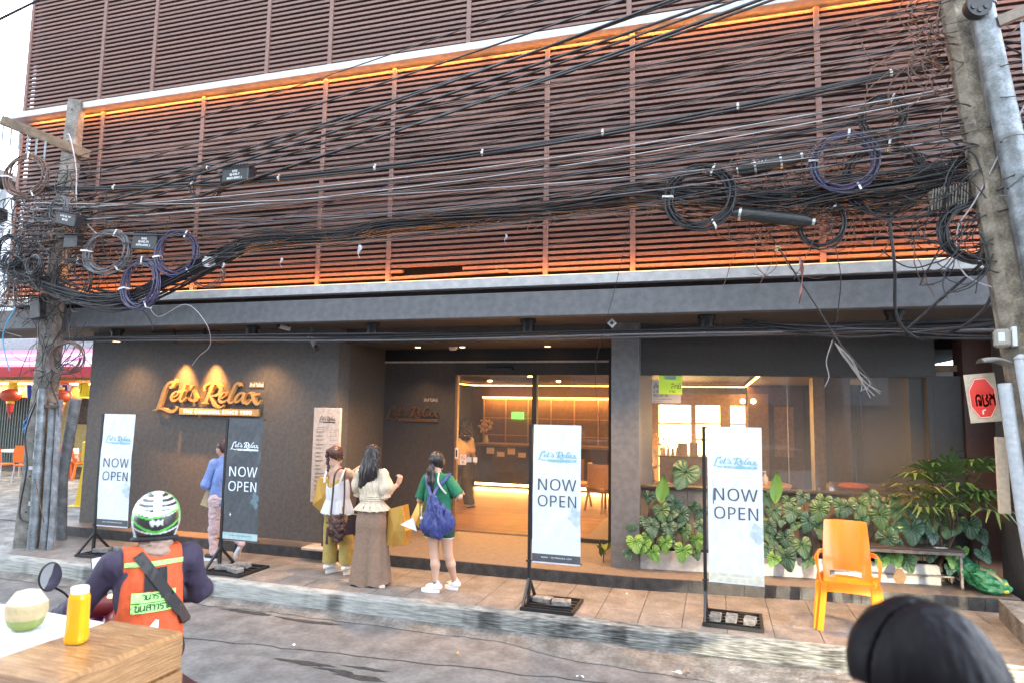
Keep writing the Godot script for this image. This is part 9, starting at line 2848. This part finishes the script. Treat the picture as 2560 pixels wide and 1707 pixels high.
# ---------------------------------------------------------------- foreground
func make_front():
	var wood_tex := tex(512, 91, [[0.012, 4, 1.0], [0.14, 3, 0.6]], Color(0.62, 0.55, 0.48), Color(1, 1, 1), 1.7, Vector2i(1, 10))
	var wood := paint(lin(0.46, 0.26, 0.11), 0.30, 0.0, {"albedo_texture": wood_tex, "uv1_triplanar": true, "uv1_scale": Vector3(0.9, 2.2, 0.9), "clearcoat_enabled": true, "clearcoat": 0.4})
	var m := MB.new(); m.box(V(-5, -0.2, -2.35), V(3.0, 0.2, 4))
	setting("stall_floor", m, rough_mat(lin(0.25, 0.24, 0.23), 0.9, 1.0, 0.2))
	var s := thing("wooden_counter", "glossy brown wooden counter block in the left foreground", "counter", Vector3(-2.08, 0.2, -1.86), -0.03)
	for k in 6:
		m = MB.new(); m.box(V(-0.19, 0.22 + k * 0.139, -0.245), V(0.175, 0.22 + k * 0.139 + 0.1375, 0.245), 0.012 if k == 5 else 0.002)
		put("plank", m, wood, s)
	m = MB.new(); m.box(V(-0.17, 0.0, -0.22), V(0.155, 0.22, 0.22), 0.01)
	put("base", m, wood, s)
	m = MB.new(); m.box(V(-1.2, 0, -0.42), V(0.0, 1.05, 0.45), 0.01)
	single("foam_board", m, rough_mat(lin(0.80, 0.80, 0.82), 0.6, 1.5, 0.1), "white foam box top beside the wooden counter in the left foreground", "board", Vector3(-2.29, 0.195, -1.68), -0.06)
	# orange juice bottle
	s = thing("juice_bottle", "square bottle of orange juice with a white cap standing on the wooden counter", "bottle", Vector3(-2.158, 1.2565, -1.872), 0.35)
	m = MB.new()
	var sec := func(w: float, y: float) -> Array:
		var o := []
		for k in 20:
			var an := TAU * k / 20.0
			var sq := 1.0 / pow(pow(absf(cos(an)), 4.0) + pow(absf(sin(an)), 4.0), 0.25)
			o.append(V(cos(an) * w * sq, y, -sin(an) * w * sq))
		return o
	var prof := [[0.031, 0.0], [0.033, 0.01], [0.030, 0.09], [0.029, 0.15], [0.026, 0.162], [0.025, 0.168]]
	for k in prof.size() - 1:
		var a: Array = sec.call(prof[k][0], prof[k][1]); var b: Array = sec.call(prof[k + 1][0], prof[k + 1][1])
		for q in 20: m.quad(a[q], a[(q + 1) % 20], b[(q + 1) % 20], b[q])
	put("bottle", m, paint(lin(0.86, 0.34, 0.008), 0.15, 0.0, {"subsurf_scatter_enabled": true, "subsurf_scatter_strength": 0.3}), s)
	m = MB.new(); m.lathe([Vector2(0.028, 0.165), Vector2(0.029, 0.184), Vector2(0.026, 0.188), Vector2(0.0, 0.189)], Vector3.ZERO, 18)
	put("cap", m, paint(lin(0.78, 0.70, 0.58), 0.4), s)
	# coconut, trimmed to a cone on top
	s = thing("coconut", "trimmed young coconut with a cream cone top and green base at the left edge", "coconut", Vector3(-2.475, 1.247, -1.93))
	m = MB.new()
	m.lathe([Vector2(0.035, 0.0), Vector2(0.055, 0.018), Vector2(0.064, 0.042)], Vector3.ZERO, 9)
	put("husk", m, rough_mat(lin(0.30, 0.36, 0.09), 0.6, 3.0, 0.2), s)
	m = MB.new(); m.lathe([Vector2(0.064, 0.042), Vector2(0.070, 0.070), Vector2(0.068, 0.098)], Vector3.ZERO, 9)
	put("rind", m, rough_mat(lin(0.55, 0.42, 0.22), 0.7, 3.0, 0.2), s)
	m = MB.new(); m.lathe([Vector2(0.068, 0.098), Vector2(0.042, 0.135), Vector2(0.0, 0.146)], Vector3.ZERO, 9)
	put("cut_top", m, rough_mat(lin(0.72, 0.62, 0.44), 0.7, 3.0, 0.2), s)
	make_rider()
	make_near_woman()
	make_car()

func make_rider():
	var base := Vector3(-3.22, -0.22, -3.25)
	var s := thing("person", "motorcycle rider in a green-striped helmet and orange vest with the number 4", "person", base, 0.95)
	var m := MB.new()
	var j := {"head": V(0.02, 1.60, -0.04), "neck": V(0.02, 1.43, 0.0), "chest": V(0.0, 1.22, 0.02), "pelvis": V(0, 0.88, 0.06), "shL": V(-0.19, 1.375, -0.01), "shR": V(0.20, 1.385, -0.01),
		"elL": V(-0.33, 1.12, -0.16), "haL": V(-0.40, 1.02, -0.46), "elR": V(0.31, 1.14, -0.14), "haR": V(0.20, 1.03, -0.48), "hipL": V(-0.10, 0.86, 0.02), "hipR": V(0.10, 0.86, 0.02), "knL": V(-0.20, 0.78, -0.42), "knR": V(0.20, 0.78, -0.42), "anL": V(-0.18, 0.36, -0.36), "anR": V(0.18, 0.36, -0.36), "toeL": V(-0.18, 0.31, -0.52), "toeR": V(0.18, 0.31, -0.52)}
	body_into(m, j, 1.05)
	head_into(m, j.head, Basis.IDENTITY, 1.0, 0.010)
	hand_into(m, j.haR, Vector3(0, -0.2, -1), Vector3(0, -1, 0), 0.8, 1.0)
	put("body", m, skin_a, s)
	var cloth := rough_mat(lin(0.040, 0.028, 0.058), 0.8, 2.0, 0.2)
	var b := cloth_blob(101, 0.02, 6.0)
	b.egg(j.chest, V(0.185, 0.22, 0.135), 0.05); b.limb(j.shL, j.shR, 0.070, 0.070, 0.05); b.limb(V(0, 1.1, 0.03), V(0, 0.86, 0.05), 0.165, 0.17, 0.05, V(1, 1, 0.8))
	for e in ["L", "R"]:
		b.limb(j["sh" + e], j["el" + e], 0.072, 0.070, 0.03); b.limb(j["el" + e], j["ha" + e], 0.068, 0.052, 0.03)
	m = MB.new(); b.into(m, 0.012)
	put("jacket", m, cloth, s)
	m = MB.new()
	hand_into(m, j.haL, Vector3(-0.2, -0.3, -1), Vector3(0, -1, 0), 0.9, -1.0, 1.15)
	put("glove", m, rough_mat(lin(0.06, 0.055, 0.045), 0.8, 2.0, 0.2), s)
	b = cloth_blob(103, 0.012, 6.0)
	for e in ["L", "R"]: b.limb(j["hip" + e], j["kn" + e], 0.11, 0.085, 0.05); b.limb(j["kn" + e], j["an" + e], 0.08, 0.06, 0.03)
	m = MB.new(); b.into(m, 0.02)
	put("trousers", m, rough_mat(lin(0.02, 0.02, 0.025), 0.85, 2.0, 0.1), s)
	# vest over the jacket
	b = cloth_blob(105, 0.016, 6.0)
	b.egg(j.chest, V(0.205, 0.235, 0.155), 0.05); b.limb(V(-0.13, 1.39, 0), V(0.14, 1.40, 0), 0.085, 0.085, 0.05); b.limb(V(0, 1.1, 0.03), V(0, 0.86, 0.055), 0.192, 0.198, 0.05, V(1, 1, 0.82))
	b.cut(V(0, 0.84, 0), V(0, -1, 0)); b.cut(V(0, 1.47, 0), V(0, 1, 0)); b.cut(V(-0.225, 0, 0), V(-1, 0.05, 0)); b.cut(V(0.225, 0, 0), V(1, 0.05, 0))
	m = MB.new(); b.into(m, 0.010)
	var vest := put("vest", m, rough_mat(lin(0.62, 0.085, 0.015), 0.75, 2.0, 0.15), s)
	var lift := func(x: float, y: float, o: float) -> Vector3:   # a point on the vest's back
		var z := 0.30
		for k in 60:
			if b.at(V(x, y, z), b.prims) < 0.0: break
			z -= 0.004
		return V(x, y, z + o)
	var patch := func(x0: float, y0: float, x1: float, y1: float, o: float, called: String, mat: Material):
		var g := MB.new(); g.grid(14, 8, func(u, w): return lift.call(lerpf(x0, x1, u), lerpf(y0, y1, w), o))
		put(called, g, mat, vest)
	var lime := paint(lin(0.36, 0.78, 0.20), 0.5)
	patch.call(-0.15, 1.375, 0.155, 1.40, 0.010, "reflective_strip", lime)
	patch.call(-0.115, 1.13, 0.115, 1.24, 0.010, "green_panel", lime)
	patch.call(-0.055, 1.245, 0.065, 1.365, 0.010, "black_panel", paint(lin(0.012, 0.012, 0.012), 0.7))
	var ink := paint(lin(0.02, 0.05, 0.02), 0.7)
	patch.call(-0.115, 1.182, 0.115, 1.186, 0.0115, "panel_line", ink)
	for g in 2:
		var t := MB.new()
		var ww := thai(t, "วนาราม" if g == 0 else "ขนสาธาราม", Vector3.ZERO, 0.026 if g == 0 else 0.030, 0.2)
		var w2 := MB.new()
		for k in t.v.size(): w2.vert(lift.call(t.v[k].x - ww / 2, t.v[k].y + (1.203 if g == 0 else 1.143), 0.013 + t.v[k].z), V(0, 0, 1))
		w2.i = t.i
		put("lettering", w2, ink, vest)
	var t4 := MB.new()
	for q in [[Vector3(0.025, 0.0, 0.022), Vector3(0.028, 0.115, 0.022)], [Vector3(0.028, 0.115, 0.020), Vector3(-0.042, 0.040, 0.020)], [Vector3(-0.046, 0.036, 0.022), Vector3(0.050, 0.036, 0.022)]]:
		var p := []
		for k in 9: p.append(q[0].lerp(q[1], k / 8.0))
		ribbon(t4, p, Transform3D.IDENTITY, 0, 0.0003 * k_of(q), false)
	var g4 := MB.new()
	for k in t4.v.size(): g4.vert(lift.call(t4.v[k].x - 0.01, t4.v[k].y + 0.965, 0.011 + t4.v[k].z), V(0, 0, 1))
	g4.i = t4.i
	put("number", g4, paint(lin(0.62, 0.62, 0.62), 0.6), vest)
	m = MB.new(); m.grid(14, 2, func(u, w): return lift.call(lerpf(0.03, 0.175, u), lerpf(0.85, 0.868, w) + 0.05 * u, 0.010))
	put("reflective_strip", m, lime, vest)
	# strap across the back with a small pouch
	m = MB.new()
	m.grid(3, 24, func(u, w): return lift.call(lerpf(0.155, -0.085, w) + (u - 0.5) * 0.05, lerpf(1.10, 1.44, w) + (u - 0.5) * 0.03, 0.018))
	put("sling_strap", m, rough_mat(lin(0.025, 0.02, 0.02), 0.6, 2.0, 0.2), s)
	m = MB.new(); m.box(V(-0.03, -0.06, -0.02), V(0.03, 0.06, 0.02), 0.012)
	var pouch := put("pouch", m, rough_mat(lin(0.05, 0.025, 0.02), 0.5, 2.0, 0.2), s)
	pouch.position = lift.call(0.155, 1.09, 0.02); pouch.rotation.z = 0.5
	b = cloth_blob(107, 0.02, 9.0, V(1, 2.5, 1)); b.limb(V(0.02, 1.42, 0.01), V(0.02, 1.50, 0.0), 0.10, 0.085, 0.03)
	m = MB.new(); b.into(m, 0.010)
	put("scarf", m, rough_mat(lin(0.36, 0.24, 0.18), 0.85, 2.0, 0.2), s)
	# helmet: shell with painted bands; the paint is worked out from the place on the shell
	s = thing("helmet", "white, black and green striped motorcycle helmet worn by the rider", "helmet", base + V(0.02, 1.62, -0.04).rotated(Vector3.UP, 0.95), 0.95 - 0.15)
	b = Blob.new(); b.egg(V(0, 0.02, 0), V(0.130, 0.140, 0.155), 0.03); b.limb(V(0, -0.03, 0.02), V(0, -0.09, -0.01), 0.122, 0.116, 0.03)
	b.cut(V(0, -0.125, 0), V(0, -1, -0.15))
	m = MB.new(); b.into(m, 0.006)
	for k in m.v.size():
		var p := m.v[k]
		var an := atan2(p.x, p.z)
		var h := p.y + 0.02 * cos(an * 2.0)
		var c := Color(0.62, 0.64, 0.63)
		if h > 0.075: c = Color(0.02, 0.02, 0.02) if absf(p.x) > 0.022 and fmod(h * 38.0 + absf(an), 1.0) < 0.55 else c
		elif h > 0.045: c = Color(0.62, 0.64, 0.63)
		elif h > -0.045 and absf(an) < 1.05: c = Color(0.012, 0.012, 0.012)
		var edge := absf(h - (-0.045 + 0.035 * absf(an)))
		if edge < 0.008 or absf(h - (0.045 + 0.01 * sin(an * 3.0))) < 0.006: c = Color(0.08, 0.45, 0.05)
		if h > -0.02 and absf(absf(an) - 1.25) < 0.16: c = Color(0.10, 0.50, 0.06)
		if h < -0.055 and absf(an) < 1.0: c = Color(0.012, 0.014, 0.014)
		if absf(p.x) < 0.035 and absf(h - 0.012) < 0.016 + 0.006 * sin(p.x * 220.0): c = Color(0.5, 0.5, 0.5)
		m.c[k] = c
	put("shell", m, paint(Color.WHITE, 0.22, 0.0, {"vertex_color_use_as_albedo": true, "clearcoat_enabled": true}), s)
	m = MB.new()
	var rim := []
	for k in 33: rim.append(V(sin(TAU * k / 32) * 0.115, -0.118 + 0.016 * cos(TAU * k / 32), 0.005 + cos(TAU * k / 32) * 0.118))
	m.tube(rim, 0.014, 8)
	put("rim_padding", m, rough_mat(lin(0.015, 0.016, 0.018), 0.8, 3.0, 0.2), s)
	m = MB.new(); m.grid(14, 6, func(u, w): return V(sin((u - 0.5) * 2.2) * 0.142, -0.05 + w * 0.10, -cos((u - 0.5) * 2.2) * 0.165))
	put("visor", m, paint(lin(0.05, 0.05, 0.055), 0.1), s)
	# the scooter
	s = thing("motorcycle", "dark red scooter with its tail light lit, ridden by the person in the orange vest", "motorcycle", base + Vector3(0.05, 0, 0.03), 1.12)
	var red := paint(lin(0.16, 0.010, 0.016), 0.25, 0.0, {"clearcoat_enabled": true})
	var blk := paint(lin(0.015, 0.015, 0.016), 0.5)
	for z in [-0.78, 0.52]:
		var ring := []
		for k in 29: ring.append(V(0, 0.29 + 0.24 * sin(TAU * k / 28), z + 0.24 * cos(TAU * k / 28)))
		m = MB.new(); m.tube(ring, 0.05, 8)
		var wheel := put("wheel", m, blk, s)
		m = MB.new(); m.tube([V(-0.05, 0.29, z), V(0.05, 0.29, z)], 0.09, 14)
		put("hub", m, paint(lin(0.4, 0.4, 0.4), 0.4, 0.7), wheel)
	b = Blob.new(); b.limb(V(0, 0.60, -0.05), V(0, 0.62, 0.55), 0.14, 0.11, 0.08); b.limb(V(0, 0.35, -0.45), V(0, 0.45, 0.2), 0.12, 0.16, 0.08); b.limb(V(0, 0.40, -0.58), V(0, 0.92, -0.50), 0.13, 0.10, 0.06)
	m = MB.new(); b.into(m, 0.018)
	put("fairing", m, red, s)
	b = Blob.new(); b.limb(V(0, 0.76, -0.15), V(0, 0.79, 0.5), 0.10, 0.085, 0.04, V(1.2, 0.6, 1)); m = MB.new(); b.into(m, 0.016)
	put("seat", m, rough_mat(lin(0.05, 0.012, 0.014), 0.6, 2.0, 0.1), s)
	m = MB.new(); m.tube([V(0.09, 0.80, 0.45), V(0.08, 0.80, 0.70), V(-0.08, 0.80, 0.70), V(-0.09, 0.80, 0.45)], 0.014, 8)
	put("grab_rail", m, red, s)
	b = Blob.new(); b.limb(V(-0.06, 0.69, 0.60), V(0.09, 0.69, 0.64), 0.055, 0.045, 0.03); m = MB.new(); b.into(m, 0.010)
	put("tail_cover", m, paint(lin(0.55, 0.57, 0.6), 0.3), s)
	b = Blob.new(); b.limb(V(-0.07, 0.625, 0.615), V(0.10, 0.635, 0.66), 0.045, 0.03, 0.03); m = MB.new(); b.into(m, 0.010)
	put("tail_lamp", m, glow(Color(1.0, 0.06, 0.02), 0.55), s)
	m = MB.new(); m.box(V(-0.03, 0.615, 0.655), V(0.02, 0.64, 0.67), 0.004)
	put("tail_lamp_bulb", m, glow(Color(1.0, 0.5, 0.15), 1.6), s)
	m = MB.new(); m.bar(V(0, 0.56, 0.62), V(0, 0.36, 0.72), 0.10, 0.03, V(0, 0, 1))
	put("mudguard", m, red, s)
	m = MB.new(); m.box(V(-0.085, 0.40, 0.735), V(0.085, 0.54, 0.74), 0.004)
	var plate := put("number_plate", m, paint(lin(0.72, 0.40, 0.03), 0.5), s)
	m = MB.new(); m.box(V(-0.092, 0.392, 0.731), V(0.092, 0.548, 0.7345))
	put("plate_frame", m, paint(lin(0.6, 0.6, 0.6), 0.4), plate)
	m = MB.new(); m.tube(smooth_path([V(-0.36, 1.03, -0.46), V(-0.2, 1.06, -0.54), V(0, 1.04, -0.56), V(0.2, 1.06, -0.54), V(0.36, 1.03, -0.46)], 4), 0.014, 8)
	put("handlebar", m, blk, s)
	b = Blob.new(); b.limb(V(-0.16, 1.03, -0.56), V(0.16, 1.03, -0.56), 0.06, 0.06, 0.03); m = MB.new(); b.into(m, 0.014)
	put("handlebar_cover", m, red, s)
	for e in [-1.0, 1.0]:
		m = MB.new(); m.tube(smooth_path([V(e * 0.24, 1.06, -0.53), V(e * 0.30, 1.15, -0.53), V(e * 0.36, 1.20, -0.52)], 4), 0.007, 6)
		var stalk := put("mirror_stalk", m, blk, s)
		b = Blob.new(); b.egg(V(e * 0.39, 1.27, -0.52), V(0.062, 0.088, 0.02), 0.02); m = MB.new(); b.into(m, 0.008)
		put("mirror_shell", m, paint(lin(0.02, 0.018, 0.016), 0.3), stalk)
		m = MB.new(); m.lathe([Vector2(0.0, 0.0), Vector2(1.0, 0.0)], Vector3.ZERO, 24)
		for k in m.v.size():
			m.v[k] = V(e * 0.39 + m.v[k].x * 0.054, 1.27 + m.v[k].z * 0.078, -0.4985); m.n[k] = V(0, 0, 1)
		put("mirror_glass", m, paint(lin(0.7, 0.72, 0.74), 0.04, 1.0), stalk)
	b = Blob.new(); b.limb(V(-0.22, 0.84, -0.50), V(-0.10, 0.90, -0.60), 0.05, 0.07, 0.03); m = MB.new(); b.into(m, 0.012)
	put("side_fairing", m, paint(lin(0.28, 0.035, 0.20), 0.3), s)
	for q in [[-0.05, lin(0.7, 0.25, 0.03)], [0.05, lin(0.05, 0.6, 0.2)]]:
		m = MB.new(); m.ball(V(q[0], 1.09, -0.53), V(0.025, 0.014, 0.02), 10, 6)
		put("indicator_lamp", m, glow(q[1].linear_to_srgb(), 0.3), s)
	s = thing("mounted_phone", "phone in a holder on the scooter's handlebar, its screen pale violet", "phone", base + V(-0.10, 1.24, -0.58).rotated(Vector3.UP, 1.12), 0.95)
	s.rotation.x = -0.3; s.rotation.z = 0.12
	m = MB.new(); m.box(V(-0.042, -0.085, -0.006), V(0.042, 0.085, 0.0), 0.006)
	put("case", m, blk, s)
	m = MB.new(); m.box(V(-0.037, -0.078, 0.0), V(0.037, 0.078, 0.001))
	put("screen", m, glow(Color(0.55, 0.45, 0.85), 0.22), s)
	m = MB.new(); m.box(V(-0.02, 0.03, 0.001), V(0.012, 0.036, 0.0014)); m.box(V(-0.03, -0.062, 0.001), V(0.03, -0.055, 0.0014))
	put("screen_marks", m, paint(lin(0.05, 0.04, 0.12)), s)
	m = MB.new(); m.tube([V(0, -0.07, -0.01), V(0.02, -0.17, -0.03)], 0.016, 8); m.box(V(-0.048, -0.05, -0.012), V(0.048, 0.0, -0.004), 0.004)
	put("holder", m, blk, s)

func k_of(q: Array) -> float:
	return q[0].y * 10.0 + 1.0

func make_near_woman():
	var s := thing("person", "long-haired woman close to the camera at the lower right, seen from above, face turned right", "person", Vector3(0.29, 0.2, -1.21), -0.95 + PI)
	var h := V(0, 1.48, 0)
	var j := {"head": h, "neck": V(0, 1.33, 0.03), "chest": V(0, 1.14, 0.03), "pelvis": V(0, 0.86, 0.02), "shL": V(-0.16, 1.28, 0.03), "shR": V(0.16, 1.28, 0.03), "elL": V(-0.2, 1.04, 0.06), "haL": V(-0.12, 0.98, -0.16), "elR": V(0.2, 1.04, 0.06), "haR": V(0.12, 0.98, -0.16),
		"hipL": V(-0.08, 0.86, 0), "hipR": V(0.08, 0.86, 0), "knL": V(-0.09, 0.46, 0), "knR": V(0.09, 0.46, 0), "anL": V(-0.09, 0.09, 0.02), "anR": V(0.09, 0.09, 0.02), "toeL": V(-0.09, 0.05, -0.12), "toeR": V(0.09, 0.05, -0.12)}
	var m := MB.new()
	body_into(m, j, 0.95)
	var hr := Basis(Vector3.RIGHT, -0.30)
	head_into(m, h, hr, 1.0, 0.0045)
	hand_into(m, j.haL, Vector3(0, 0, -1), Vector3(0, -1, 0), 0.5, -1.0); hand_into(m, j.haR, Vector3(0, 0, -1), Vector3(0, -1, 0), 0.5, 1.0)
	put("body", m, paint(lin(0.56, 0.35, 0.25), 0.45, 0.0, {"subsurf_scatter_enabled": true, "subsurf_scatter_strength": 0.1}), s)
	eyes_for(s, h, hr)
	var hm := paint(lin(0.006, 0.005, 0.006), 0.5, 0.0, {"metallic_specular": 0.2})
	m = MB.new()
	for e in [-1.0, 1.0]:   # two sheets of hair that part on top and fall at the sides
		var b := hair_blob(110 + int(e), 0.0025)
		b.egg(h + hr * V(e * 0.012, 0.030, 0.018), V(0.084, 0.096, 0.102), 0.03, hr)
		b.limb(h + hr * V(e * 0.068, 0.0, 0.02), V(e * 0.105, 1.30, 0.06), 0.045, 0.05, 0.05)
		b.limb(V(e * 0.105, 1.30, 0.06), V(e * 0.115, 1.08, 0.06), 0.05, 0.03, 0.04)
		b.limb(h + V(0, -0.02, 0.075), V(e * 0.03, 1.15, 0.10), 0.085, 0.07, 0.05)
		b.cut(h + hr * V(e * 0.0025, 0, 0), V(-e, 0, 0))
		b.cut(h + hr * V(0, 0.03, -0.075), hr * V(0.0, -0.9, -1.0))
		b.into(m, 0.0055)
	put("hair", m, hm, s)
	var b2 := cloth_blob(113, 0.014, 6.0)
	b2.egg(V(0, 1.12, 0.03), V(0.16, 0.2, 0.115), 0.05); b2.limb(j.shL, j.shR, 0.062, 0.062, 0.05); b2.limb(V(0, 1.0, 0.02), V(0, 0.7, 0.02), 0.14, 0.2, 0.05, V(1, 1, 0.8))
	for e in ["L", "R"]: b2.limb(j["sh" + e], j["el" + e], 0.062, 0.058, 0.04)
	b2.cut(V(0, 1.33, 0), V(0, 1, 0))
	m = MB.new(); b2.into(m, 0.016)
	put("dress", m, rough_mat(lin(0.05, 0.05, 0.06), 0.8, 2.0, 0.1), s)

func make_car():
	var s := thing("car", "silver car with lit headlights just outside the picture, seen reflected in the window", "car", Vector3(3.25, -0.22, -0.75), 0.03)
	var silver := paint(lin(0.5, 0.5, 0.52), 0.25, 0.4, {"clearcoat_enabled": true})
	var prof := PackedVector2Array([Vector2(-2.2, 0.35), Vector2(-2.25, 0.6), Vector2(-2.1, 0.80), Vector2(-1.0, 0.98), Vector2(-0.35, 1.42), Vector2(0.9, 1.46), Vector2(1.7, 1.05), Vector2(2.2, 0.98), Vector2(2.25, 0.4), Vector2(2.1, 0.25), Vector2(-2.1, 0.25)])
	var m := MB.new(); m.xf = Transform3D(Basis(Vector3.UP, -PI / 2), Vector3.ZERO)
	m.prism(prof, -0.86, 0.86)
	put("body", m, silver, s)
	m = MB.new(); m.xf = Transform3D(Basis(Vector3.UP, -PI / 2), Vector3.ZERO)
	m.prism(PackedVector2Array([Vector2(-0.98, 1.0), Vector2(-0.38, 1.40), Vector2(0.85, 1.43), Vector2(1.5, 1.06)]), -0.866, 0.866)
	m.xf = Transform3D.IDENTITY
	m.quad(V(-0.78, 1.005, -1.005), V(-0.70, 1.415, -0.375), V(0.70, 1.415, -0.375), V(0.78, 1.005, -1.005))
	put("windows", m, paint(lin(0.012, 0.014, 0.016), 0.08), s)
	m = MB.new(); m.box(V(-0.45, 0.42, -2.27), V(0.45, 0.62, -2.2), 0.01)
	put("grille", m, paint(lin(0.01, 0.01, 0.01), 0.4), s)
	m = MB.new(); m.box(V(-0.8, 0.66, -2.265), V(0.8, 0.69, -2.2), 0.006)
	put("chrome_trim", m, paint(lin(0.7, 0.7, 0.72), 0.15, 1.0), s)
	for z in [-1.4, 1.4]:
		for e in [-1.0, 1.0]:
			m = MB.new(); m.tube([V(e * 0.72, 0.32, z), V(e * 0.88, 0.32, z)], 0.32, 22)
			put("wheel", m, paint(lin(0.02, 0.02, 0.02), 0.7), s)
	for e in [-1.0, 1.0]:
		m = MB.new(); m.box(V(e * 0.52, 0.62, -2.275), V(e * 0.80, 0.75, -2.15), 0.02)
		put("headlamp", m, glow(Color(0.95, 0.97, 1.0), 1.4), s)
		var from := s.position + V(e * 0.66, 0.66, -2.33)
		spot("headlight_beam", from, from + V(-0.22, -0.93, -1.0), 9.0, 42.5, Color(1.0, 0.93, 0.80), 0.03, 0.06)
